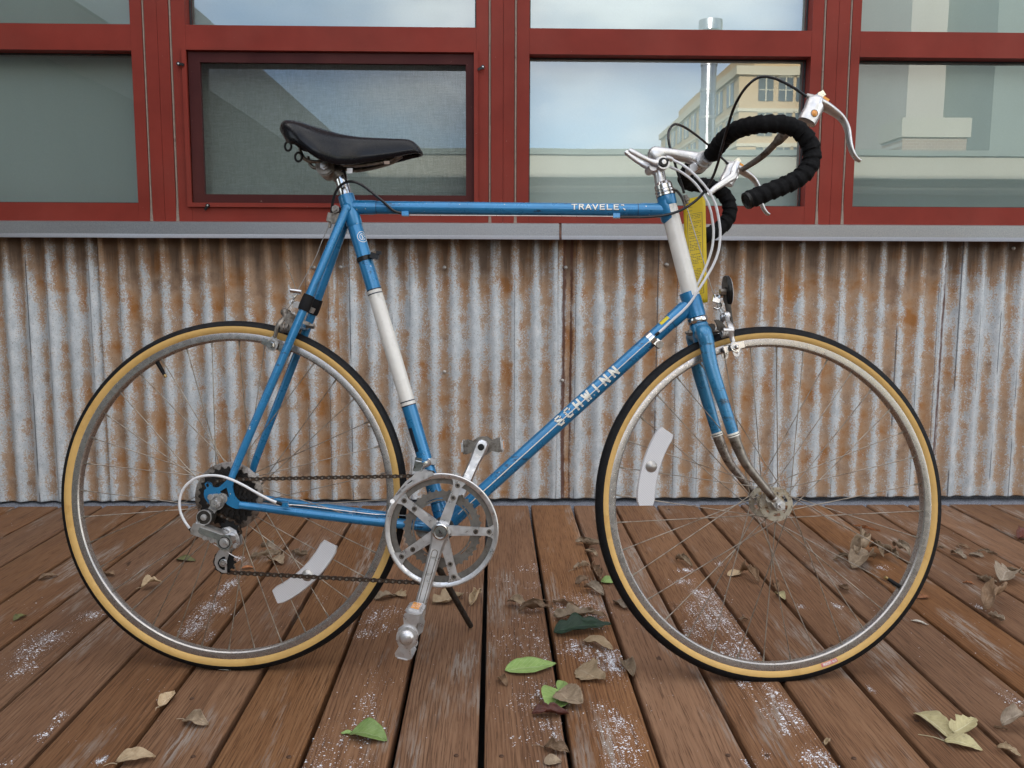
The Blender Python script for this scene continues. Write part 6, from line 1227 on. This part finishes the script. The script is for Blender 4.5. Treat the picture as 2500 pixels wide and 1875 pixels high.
LEAVES = [
 # base/tip on the deck, width share, roll, bend, outline, colour, stalk, height, label
 ((0.024,1.6424,0.1253,1.6651), .38, .10, .05, 'ovate', 'green', .0, .004, 'large flat light green leaf on the board right of the chainring'),
 ((0.1303,1.8207,0.2614,1.857), .36, .22, .05, 'spiny', 'dark', .0, .009, 'glossy dark green spiny leaf flecked with frost'),
 ((0.1896,1.7795,0.2485,1.7361), .34, .35, .12, 'ovate', 'tan', .0, .004, 'narrow tan leaf tucked under the dark green leaf'),
 ((0.1641,1.6473,0.2158,1.5858), .50, .15, .18, 'lobed', 'tan', .0, .006, 'pale buff torn leaf below the dark green leaf'),
 ((0.1277,1.557,0.1013,1.4812), .62, .15, .05, 'ovate', 'green', .0, .003, 'round bright green leaf half under a ribbed brown leaf'),
 ((0.1234,1.5571,0.136,1.5959), .42, .25, .10, 'ovate', 'green', .0, .005, 'tiny pointed green leaf standing up over the gap between boards'),
 ((0.1161,1.5359,0.1608,1.4859), .66, .20, .10, 'serrate', 'dun', .0, .010, 'ribbed brown leaf lying over a green leaf'),
 ((0.0685,1.4705,0.1339,1.4707), .36, .45, .10, 'lobed', 'red', .0, .006, 'dark red crumpled leaf beside the ribbed brown leaf'),
 ((-0.2397,1.4116,-0.1756,1.3857), .56, .25, .10, 'ovate', 'green', .0, .003, 'curled light green leaf at the lower left of the foreground'),
 ((-0.2358,1.4115,-0.2567,1.4119), .42, .35, .05, 'ovate', 'green', .0, .003, 'little green leaflet at the left end of the curled green leaf'),
 ((0.0848,1.3625,0.1237,1.343), .48, .45, .16, 'lobed', 'brown', .5, .006, 'brown leaf with long stalk at the bottom edge, above an olive leaf'),
 ((0.0809,1.3163,0.1101,1.3194), .58, .25, .12, 'serrate', 'dun', .0, .004, 'drab oval leaf at the very bottom edge of the deck view'),
 ((-0.1423,2.005,-0.0714,2.06), .36, .30, .10, 'lobed', 'tan', .0, .008, 'long tan crumpled leaf behind the kickstand below the chainring'),
 ((-0.0529,1.9941,-0.0298,2.0753), .34, .95, .05, 'ovate', 'tan', .0, .004, 'small tan leaf rolled into a cone right of the kickstand'),
 ((-0.2845,2.0368,-0.2339,2.0619), .40, .30, .12, 'lobed', 'dun', .0, .006, 'brown broken leaf beside the lower chain run and rear tyre'),
 ((-0.2375,2.0777,-0.2074,2.0461), .50, .30, .12, 'lobed', 'tan', .0, .005, 'small tan scrap right of the broken leaf by the rear tyre'),
 ((0.0343,2.0029,0.0787,1.973), .46, .50, .14, 'ovate', 'dun', .0, .010, 'grey brown folded leaf, left one of the frosty pair on the middle board'),
 ((0.0599,1.9448,0.1392,1.9627), .34, .70, .10, 'lobed', 'brown', .0, .008, 'brown curled leaf lying across the gap, right one of the frosty pair'),
 ((0.1372,1.9071,0.2271,1.915), .36, .40, .10, 'lobed', 'dun', .0, .009, 'wide brown leaf just above the dark green leaf'),
 ((0.1929,1.9246,0.2586,1.9146), .30, .50, .14, 'ovate', 'brown', .0, .007, 'pointed brown leaf right of the wide brown leaf above the dark green one'),
 ((0.1425,2.0115,0.2015,1.9764), .20, .75, .06, 'lobed', 'brown', .6, .006, 'thin dark brown twisted leaf on a long stalk in the frost'),
 ((0.2415,2.4815,0.3049,2.4295), .34, .95, .12, 'ovate', 'dun', .0, .006, 'brown rolled leaf by the front tyre, upper one of two'),
 ((0.2594,2.3945,0.2925,2.3624), .40, .90, .10, 'ovate', 'dun', .0, .004, 'small brown rolled leaf by the front tyre, lower one of two'),
 ((0.2132,2.2439,0.258,2.281), .30, .90, .16, 'ovate', 'dun', .4, .005, 'curled brown leaf left of the gap beside the front tyre'),
 ((0.2054,2.1157,0.2411,2.1432), .50, .60, .16, 'lobed', 'brown', .0, .010, 'hooded brown leaf left of the front tyre, arched off the board'),
 ((0.2293,2.1045,0.2693,2.056), .46, .50, .20, 'lobed', 'grey', .0, .008, 'grey brown crumpled leaf spanning the gap left of the front tyre'),
 ((0.2744,2.1599,0.3105,2.1504), .72, .15, .03, 'ovate', 'green', .0, .004, 'bright green oval leaf touching the left side of the front tyre'),
 ((0.2661,2.2433,0.2716,2.1372), .34, .75, .12, 'lobed', 'brown', .0, .004, 'dark brown shrivelled leaf stuck in the gap by the green oval leaf'),
 ((0.2626,1.6844,0.2695,1.6156), .40, .50, .12, 'ovate', 'dun', .0, .003, 'brown leaf standing in the gap below the front tyre'),
 ((0.0102,1.6126,0.0276,1.5834), .50, .60, .15, 'lobed', 'brown', .0, .003, 'tiny brown curl below left of the large green leaf'),
 ((0.2943,2.0197,0.3148,1.9606), .46, .50, .18, 'serrate', 'grey', .0, .006, 'grey brown leaf just under the left of the front tyre'),
 ((-0.8628,2.1063,-0.8271,2.1413), .52, .45, .25, 'lobed', 'tan', .3, .010, 'pale tan arched leaf seen through the lower left of the rear wheel'),
 ((-0.8628,2.3447,-0.8064,2.3299), .36, .25, .06, 'ovate', 'olive', .0, .004, 'dark olive leaf seen through the rear wheel, left of the derailleur'),
 ((-0.6604,2.3425,-0.5827,2.3678), .17, .80, .08, 'ovate', 'dun', .0, .005, 'narrow twig-like brown leaf behind the rear wheel spokes, left of the cluster'),
 ((-0.6478,2.4161,-0.6007,2.3856), .50, .60, .18, 'lobed', 'grey', .0, .012, 'grey curled leaf on top of the cluster behind the rear wheel'),
 ((-0.5992,2.3419,-0.562,2.2993), .62, .35, .10, 'lobed', 'dun', .0, .004, 'broad grey brown leaf hanging below the cluster behind the rear wheel'),
 ((-0.5636,2.4153,-0.5033,2.338), .26, .80, .20, 'ovate', 'dun', .0, .008, 'thin upturned brown leaf at the right end of the cluster behind the rear wheel'),
 ((-0.6655,2.257,-0.6297,2.27), .26, .35, .08, 'ovate', 'orange', .0, .004, 'orange brown sliver of leaf right of the lower jockey wheel'),
 ((-1.1529,2.1815,-1.119,2.2126), .34, .40, .10, 'ovate', 'brown', .0, .004, 'flat brown leaf on the left boards outside the rear wheel'),
 ((-1.005,2.2305,-0.973,2.2135), .50, .45, .15, 'lobed', 'brown', .0, .004, 'small brown curl inside the left edge of the rear wheel'),
 ((-1.072,1.9133,-1.0595,1.9474), .38, .35, .08, 'lobed', 'olive', .0, .004, 'small green brown leaf at the far left edge of the boards'),
 ((-0.5394,1.663,-0.514,1.6597), .36, .25, .05, 'ovate', 'white', .0, .003, 'pale sliver of leaf under the rear tyre'),
 ((-0.5969,1.5084,-0.5868,1.5545), .44, .35, .20, 'ovate', 'tan', .3, .006, 'pale folded leaf on the gap below the rear wheel'),
 ((-0.5355,1.4615,-0.4871,1.4396), .44, .35, .16, 'ovate', 'dun', .3, .006, 'curved brown leaf right of the pale folded leaf in the left foreground'),
 ((-0.5954,1.3225,-0.5389,1.3387), .36, .30, .14, 'ovate', 'tan', .3, .006, 'long tan leaf at the bottom edge in the left corner'),
 ((0.6093,2.1997,0.6517,2.2188), .42, .30, .12, 'ovate', 'tan', .0, .005, 'tan leaf seen through the lower left of the front wheel'),
 ((0.6536,2.2253,0.6738,2.1362), .36, .70, .22, 'lobed', 'brown', .4, .008, 'brown twisted leaf right of the tan one inside the front wheel'),
 ((0.9297,2.3115,0.9934,2.3324), .26, .85, .14, 'ovate', 'dun', .0, .006, 'thin left end leaf of the leaf heap inside the front wheel'),
 ((0.9822,2.2827,1.0622,2.4297), .34, .95, .10, 'ovate', 'dun', .0, .022, 'upright rolled leaf of the heap inside the front wheel'),
 ((0.9475,2.2421,1.0426,2.3174), .48, .45, .16, 'lobed', 'dun', .0, .008, 'broad leaf at the front of the heap inside the front wheel'),
 ((1.0715,2.4063,1.0693,2.31), .34, .90, .16, 'ovate', 'dun', .0, .014, 'rolled leaf in the middle of the heap inside the front wheel'),
 ((1.09,2.3832,1.0998,2.2815), .30, .95, .16, 'ovate', 'dun', .0, .010, 'long rolled leaf right of the middle of the heap inside the front wheel'),
 ((1.1392,2.4133,1.1527,2.3307), .36, .85, .18, 'lobed', 'grey', .0, .010, 'grey rolled leaf at the right end of the heap beside the rim'),
 ((1.125,2.6602,1.1796,2.587), .07, .90, .04, 'ovate', 'orange', .0, .005, 'thin reddish leaf stem lying near the wall inside the front wheel'),
 ((1.2841,2.4433,1.2962,2.4195), .40, .60, .15, 'lobed', 'dun', .0, .004, 'small brown leaf just outside the right of the front tyre'),
 ((1.3374,2.4427,1.3658,2.4188), .34, .50, .16, 'ovate', 'brown', .0, .006, 'dark brown leaf right of the front wheel nearest the wall'),
 ((1.2906,2.3811,1.3077,2.3291), .46, .45, .16, 'lobed', 'grey', .0, .006, 'grey leaf left of the rolled group at the right boards'),
 ((1.3345,2.3656,1.3603,2.3358), .50, .60, .20, 'lobed', 'grey', .0, .008, 'grey rolled leaf in the group at the right boards'),
 ((1.3704,2.3879,1.4059,2.35), .22, .90, .10, 'ovate', 'dun', .0, .006, 'long rolled twig-like leaf at the right boards'),
 ((1.1943,2.1389,1.2174,2.1264), .34, .50, .12, 'lobed', 'orange', .0, .004, 'small orange scrap at the right boards'),
 ((1.2519,2.1733,1.2664,2.1112), .36, .60, .18, 'lobed', 'dun', .5, .007, 'tan curled leaf left of the grey leaf at the right edge'),
 ((1.2797,2.1232,1.3499,2.1915), .70, .40, .14, 'lobed', 'grey', .0, .010, 'large grey leaf at the right edge of the boards'),
 ((1.3355,2.2047,1.369,2.1657), .28, .85, .12, 'ovate', 'dun', .0, .012, 'long rolled leaf over the grey leaf at the right edge'),
 ((1.0254,2.0328,1.0598,2.0324), .46, .40, .12, 'spiny', 'orange', .0, .006, 'orange lobed leaf just right of the front tyre'),
 ((0.9432,1.89,0.9696,1.8628), .20, .30, .05, 'ovate', 'white', .0, .004, 'white seed pod sliver right of the front tyre'),
 ((1.1286,1.9254,1.227,2.0249), .40, .80, .30, 'lobed', 'brown', .0, .014, 'dark brown leaf twisted upright on the right boards'),
 ((1.1345,1.9152,1.1427,1.8663), .44, .70, .22, 'lobed', 'grey', .0, .008, 'grey curled leaf below the upright twisted one'),
 ((0.7508,1.4665,0.7676,1.3728), .40, .25, .12, 'ovate', 'yellow', .0, .008, 'big pale yellow pointed leaf at the lower right'),
 ((0.7536,1.373,0.8005,1.341), .50, .25, .12, 'serrate', 'yellow', .7, .007, 'pale yellow broad leaf right of the big pointed yellow leaf'),
 ((0.7732,1.3835,0.8278,1.4158), .55, .30, .20, 'lobed', 'yellow', .0, .012, 'greenish yellow torn leaf standing behind the broad yellow leaf'),
 ((0.8282,1.3483,0.8514,1.3201), .40, .45, .20, 'lobed', 'tan', .0, .006, 'small tan leaf at the lower right edge'),
 ((0.867,1.3985,0.9207,1.4258), .56, .60, .30, 'lobed', 'grey', .0, .014, 'whitish grey curled leaf at the right edge of the foreground'),
 ((0.8609,1.4153,0.8756,1.3983), .22, .80, .20, 'ovate', 'brown', .0, .006, 'thin brown strip beside the whitish curled leaf'),
 ((0.7051,2.1237,0.7031,2.0822), .50, .70, .20, 'lobed', 'brown', .0, .006, 'tiny dark leaf over the gap inside the front wheel'),
 ((0.6946,2.065,0.7003,2.0201), .42, .40, .10, 'ovate', 'yellow', .0, .003, 'small yellow leaf down in the gap inside the front wheel'),
 ((0.8663,2.1039,0.8685,2.0573), .46, .60, .22, 'lobed', 'brown', .0, .008, 'small black brown leaf at the gap in the middle of the front wheel'),
 ((0.5575,1.8977,0.5778,1.9024), .46, .60, .20, 'lobed', 'brown', .0, .005, 'little brown curl over the gap near the bottom of the front wheel'),
 ((0.5492,1.3629,0.5622,1.3823), .50, .90, .10, 'ovate', 'tan', .0, .004, 'tiny rolled tan scrap in a gap in the right foreground'),
 ((1.5581,2.5059,1.6145,2.5531), .60, .40, .20, 'lobed', 'red', .0, .006, 'dark red leaf cut off by the right edge near the wall'),
 ((0.5015,2.3303,0.5313,2.2628), .34, .80, .12, 'ovate', 'dun', .0, .005, 'curled tan leaf lying on frost at the left inside the front wheel'),
]
def make_leaf(i, row):
    (x0, y0, x1, y1), wr_, roll, bend, outline, colr, stalk, zoff, label = row
    rg = random.Random(100 + i); L = sqrt((x1 - x0) ** 2 + (y1 - y0) ** 2); ang = atan2(y1 - y0, x1 - x0); NU, NV = 22, 12
    # the picture foreshortens depth, so a leaf lying along the boards is not made wider than it is long
    Wd = min(L * wr_ * (1.15 if x0 > .75 else 1.3), .07) / 2; tilt = radians(rg.uniform(6, 20)) * (1 if cos(ang) > 0 else -1) * abs(cos(ang)) ** .5; sd = rg.random() * 100; v = []; uu = []; vv = []
    for a in range(NU + 1):
        u = a / NU; hw2 = Wd * max(0, sin(pi * u ** .85)) ** .75 * (1.12 - .25 * u)
        for b_ in range(NV + 1):
            t = -1 + 2 * b_ / NV; e = 1.0
            if outline == 'serrate': e = 1 - .12 * ((u * 11) % 1.0)
            elif outline == 'spiny': e = 1 - .38 * (.5 + .5 * cos(2 * pi * u * 3.4 + .4)) ** 1.6
            elif outline == 'lobed': e = 1 + .55 * noise.noise(Vector((u * 6 + sd, (1 if t > 0 else -1) * 7.3, sd))) + .30 * noise.noise(Vector((u * 17, t * 3 + sd, 0)))
            s = t * hw2 * e; x = u * L
            if roll > .02:
                R_ = Wd / (roll * 2.6 + .05); th = s / R_; yy = R_ * sin(th); zz = R_ * (1 - cos(th))
            else: yy, zz = s, 0
            zz += bend * L * (sin(pi * u) if (i % 3) else u * u) * .7
            cr_amt = (.022 + .05 * roll) * (1.9 if colr in ('brown', 'dun', 'grey', 'red', 'tan') else 1)
            zz += L * cr_amt * noise.noise(Vector((u * 3.3 + sd, t * 1.3, sd))) + L * cr_amt * .5 * noise.noise(Vector((u * 8 + sd, t * 3, 3)))
            yy += L * cr_amt * .8 * noise.noise(Vector((u * 3, sd, 9)))
            zz += abs(t) * hw2 * .16 - (.0012 if abs(t) < .05 else 0)
            yy, zz = yy * cos(tilt) - zz * sin(tilt), yy * sin(tilt) + zz * cos(tilt)
            v.append((x, yy, zz)); uu.append(u); vv.append(t)
    mz = min(p[2] for p in v); v = [(p[0], p[1], p[2] - mz) for p in v]
    k = MB(); k.add(v, [(a * (NV + 1) + b_, (a + 1) * (NV + 1) + b_, (a + 1) * (NV + 1) + b_ + 1, a * (NV + 1) + b_ + 1) for a in range(NU) for b_ in range(NV)])
    me = k.mesh('leaf', LM[colr], 70); add_attr(me, 'leaf_u', uu); add_attr(me, 'leaf_v', vv)
    o = link('leaf', me); o.location = (x0, y0, max(deck_z(x0, y0), deck_z((x0 + x1) / 2, (y0 + y1) / 2), deck_z(x1, y1)) + .0012 + (zoff - .0035 if zoff > .008 else 0)); o.rotation_euler = (0, 0, ang)
    s_ = o.modifiers.new('thickness', 'SOLIDIFY'); s_.thickness = .0004
    tag(o, label, 'leaf', 'fallen leaves on the deck boards')
    if stalk:
        z0 = v[NV // 2][2]; MB().tube([(0.002, 0, z0), (-L * stalk * .4, L * .04, max(.0015, z0 * .6)), (-L * stalk, -L * .05, .0015)], [.0009, .0007, .0005], 6, k=4).build('stalk', LM[colr], o)
    return o
for i, row in enumerate(LEAVES): make_leaf(i, row)
# ================================================================== FROST GRAINS
FROST = [(0.091,2.268,0.03,0.012,150),(0.082,2.251,0.03,0.01,120),(0.04,2.182,0.028,0.012,90),(0.084,2.131,0.03,0.012,200),(0.042,2.15,0.02,0.01,60),(0.067,2.083,0.012,0.01,50),(0.089,2.054,0.012,0.02,40),(0.085,1.987,0.014,0.012,150),(0.051,1.945,0.02,0.015,160),(0.072,1.909,0.02,0.016,260),(0.081,1.851,0.012,0.03,90),(0.032,1.828,0.014,0.02,80),(0.04,1.779,0.024,0.026,420),(0.066,1.787,0.03,0.03,420),(0.083,1.77,0.022,0.03,330),(0.065,1.728,0.012,0.03,300),(0.08,1.707,0.03,0.015,220),(0.043,1.68,0.02,0.012,160),(0.053,1.598,0.03,0.006,90),(0.069,1.594,0.026,0.006,90),(0.088,1.601,0.014,0.006,50),(0.046,1.546,0.012,0.006,90),(0.064,1.547,0.02,0.005,50),(0.083,1.549,0.02,0.008,260),(0.095,1.566,0.014,0.008,200),(0.042,1.516,0.016,0.01,140),(0.078,1.51,0.034,0.01,220),(0.183,2.064,0.016,0.015,60),(0.177,2.018,0.024,0.014,140),(0.165,1.991,0.02,0.012,130),(0.209,2.029,0.02,0.02,150),(0.222,1.996,0.03,0.03,520),(0.209,1.954,0.03,0.014,320),(0.237,1.969,0.02,0.02,140),(0.18,1.959,0.018,0.008,180),(0.23,1.907,0.016,0.016,180),(0.156,1.949,0.02,0.012,70),(0.17,1.76,0.022,0.014,420),(0.192,1.751,0.02,0.01,120),(0.2,1.71,0.02,0.018,420),(0.202,1.682,0.018,0.022,330),(0.228,1.722,0.022,0.012,420),(0.235,1.689,0.018,0.014,420),(0.209,1.658,0.028,0.006,160),(0.229,1.654,0.02,0.006,120),(0.244,1.662,0.012,0.014,100),(0.237,1.635,0.016,0.02,60)] \
 + [(0.065,1.546,0.03,0.006,150),(0.085,1.545,0.02,0.012,200),(0.058,1.504,0.03,0.01,200),(0.075,1.504,0.016,0.006,120),(0.08,1.435,0.022,0.01,420),(0.064,1.433,0.022,0.008,220),(0.094,1.412,0.012,0.014,140),(0.049,1.397,0.02,0.004,140),(0.064,1.387,0.014,0.005,120),(0.067,1.358,0.01,0.01,120),(0.033,1.378,0.006,0.004,30),(0.215,1.452,0.016,0.016,330),(0.197,1.431,0.014,0.016,220),(0.222,1.441,0.014,0.014,220),(0.229,1.385,0.014,0.02,180),(0.192,1.356,0.012,0.02,160),(0.208,1.346,0.016,0.03,380),(0.213,1.314,0.016,0.02,300),(0.191,1.31,0.012,0.012,160),(0.174,1.491,0.014,0.014,50),(0.195,1.502,0.014,0.01,60),(-0.253,1.958,0.025,0.014,200),(-0.229,1.967,0.014,0.012,100),(-0.269,1.921,0.02,0.012,120),(-0.265,1.843,0.028,0.008,160),(-0.239,1.872,0.02,0.01,120),(-0.273,1.826,0.02,0.006,60),(-0.227,1.606,0.03,0.04,80),(-0.228,1.532,0.016,0.02,100),(-0.22,1.491,0.012,0.02,90),(-0.238,1.448,0.03,0.012,110),(-0.215,1.421,0.02,0.012,60),(-0.248,1.387,0.03,0.012,140),(-0.256,1.344,0.03,0.02,130),(-0.211,1.339,0.014,0.02,90),(-0.246,1.312,0.04,0.01,130),(-0.233,2.177,0.014,0.01,80),(-0.375,2.069,0.016,0.012,120)] \
 + [(-0.659,2.145,0.014,0.014,230),(-0.662,2.087,0.01,0.01,70),(-0.666,1.999,0.018,0.016,200),(-0.628,1.978,0.01,0.008,70),(-0.666,1.928,0.018,0.02,230),(-0.654,1.87,0.016,0.014,160),(-0.66,1.834,0.014,0.012,120),(-0.694,2.357,0.014,0.008,80),(-0.607,1.824,0.01,0.01,40),(-0.915,1.951,0.02,0.01,150),(-0.949,1.829,0.024,0.014,160),(-0.951,1.786,0.026,0.016,170),(-0.951,1.744,0.02,0.012,110),(-0.925,1.682,0.018,0.012,80),(-0.928,1.645,0.02,0.012,50),(-0.764,1.485,0.008,0.006,60),(-0.76,1.414,0.01,0.006,60),(-0.756,1.456,0.008,0.01,30),(-0.406,2.05,0.014,0.01,110),(-0.594,1.952,0.004,0.004,60),(-0.624,1.337,0.005,0.004,90),(-0.774,1.333,0.008,0.006,90),(-1.089,2.004,0.02,0.02,60),(-1.073,1.904,0.02,0.015,60)] \
 + [(0.511,2.247,0.018,0.006,220),(0.483,2.157,0.024,0.008,260),(0.504,2.085,0.018,0.012,220),(0.522,2.039,0.026,0.02,480),(0.475,1.974,0.026,0.018,400),(0.519,1.933,0.026,0.02,420),(0.477,1.884,0.026,0.02,380),(0.523,1.846,0.022,0.02,320),(0.478,1.758,0.02,0.016,220),(0.514,1.75,0.024,0.014,520),(0.514,1.701,0.014,0.006,160),(0.478,1.717,0.02,0.006,120),(0.478,1.587,0.01,0.006,160),(0.481,1.543,0.01,0.016,60),(0.516,1.562,0.012,0.016,110),(0.519,1.523,0.012,0.02,150),(0.483,1.486,0.008,0.012,80),(0.522,1.485,0.014,0.016,160),(0.514,1.443,0.014,0.01,200),(0.5,1.412,0.007,0.005,90),(0.537,1.461,0.01,0.02,80),(0.526,1.333,0.012,0.008,200),(0.507,1.325,0.012,0.012,120),(0.529,1.305,0.016,0.01,130),(0.409,1.315,0.006,0.006,90),(0.725,1.982,0.008,0.005,50),(0.812,1.986,0.008,0.006,60),(0.613,2.301,0.006,0.006,40),(1.043,2.261,0.014,0.008,90),(1.145,1.977,0.008,0.006,50),(0.712,1.559,0.004,0.006,30),(0.433,1.838,0.02,0.012,160),(0.443,1.336,0.005,0.005,40),(0.955,1.523,0.014,0.012,40)]
rg = random.Random(11); v = []; f = []
OCT = [(1, 0, 0), (-1, 0, 0), (0, 1, 0), (0, -1, 0), (0, 0, 1), (0, 0, -1)]; OF = [(0, 2, 4), (2, 1, 4), (1, 3, 4), (3, 0, 4), (2, 0, 5), (1, 2, 5), (3, 1, 5), (0, 3, 5)]
def grain(x, y, z, s):
    b_ = len(v); a = rg.uniform(0, 3)
    for (p, q, r_) in OCT:
        j = rg.uniform(.6, 1.3); X = (p * cos(a) - q * sin(a)) * s * j * rg.choice((1, 1, 1.7)); Y = (p * sin(a) + q * cos(a)) * s * j; v.append((x + X, y + Y, z + r_ * s * .6 * j))
    f.extend(tuple(b_ + i for i in t) for t in OF)
for (x, y, sx, sy, n) in FROST:
    for _ in range(int(n * 1.7)):
        gx, gy = x + rg.gauss(0, sx * .68), y + rg.gauss(0, sy * 1.5)
        # grains gather in the hollows of the grain
        if noise.noise(Vector((gx * 220, gy * 26, 1.5))) + .6 * noise.noise(Vector((gx * 70, gy * 60, 4))) < -.08 and rg.random() < .85: continue
        fx = ((gx - PX0) / PP) % 1.0
        if fx < .035 or fx > .965: 
            if rg.random() < .8: continue
            z = -.03
        else: z = deck_z(gx, gy) + .0002
        grain(gx, gy, z, min(.0024, .00030 + rg.expovariate(1 / .00036)))
T4 = [(0, 1, 2), (0, 2, 3), (0, 3, 1), (1, 3, 2)]
def crumb(x, y, z, s):
    b_ = len(v); a = rg.uniform(0, 6.3)
    v.extend([(x, y, z + s)] + [(x + s * rg.uniform(.7, 1.5) * cos(a + q * 2.1), y + s * rg.uniform(.7, 1.5) * sin(a + q * 2.1), z) for q in range(3)]); f.extend(tuple(b_ + i for i in t) for t in T4)
for (x, y, sx, sy, n) in FROST:             # finer rime round the grains
    for _ in range(int(n * 3.2)):
        gx, gy = x + rg.gauss(0, sx * .85), y + rg.gauss(0, sy * 1.7); fx = ((gx - PX0) / PP) % 1.0
        if fx < .035 or fx > .965 or noise.noise(Vector((gx * 260, gy * 20, 7))) < -.02: continue
        crumb(gx, gy, deck_z(gx, gy), rg.uniform(.00022, .00052))
for _ in range(1500):                       # a light scatter everywhere
    gx, gy = rg.uniform(-1.6, 1.6), rg.uniform(1.35, 2.85); fx = ((gx - PX0) / PP) % 1.0
    if .05 < fx < .95 and noise.noise(Vector((gx * 3, gy * 3, 2))) > -.05: grain(gx, gy, deck_z(gx, gy) + .0002, rg.uniform(.0003, .0009))
def frost_mat():
    m, nt, b = newmat('frost'); b.inputs['Base Color'].default_value = (.72, .74, .78, 1); b.inputs['Roughness'].default_value = .7; b.inputs['Subsurface Weight'].default_value = 0; return m
MT['frost'] = frost_mat()
me = bpy.data.meshes.new('frost'); me.from_pydata(v, [], f); me.materials.append(MT['frost'])
fo = link('frost', me); tag(fo, 'scattered white frost grains on the deck boards', None, None, 'stuff')
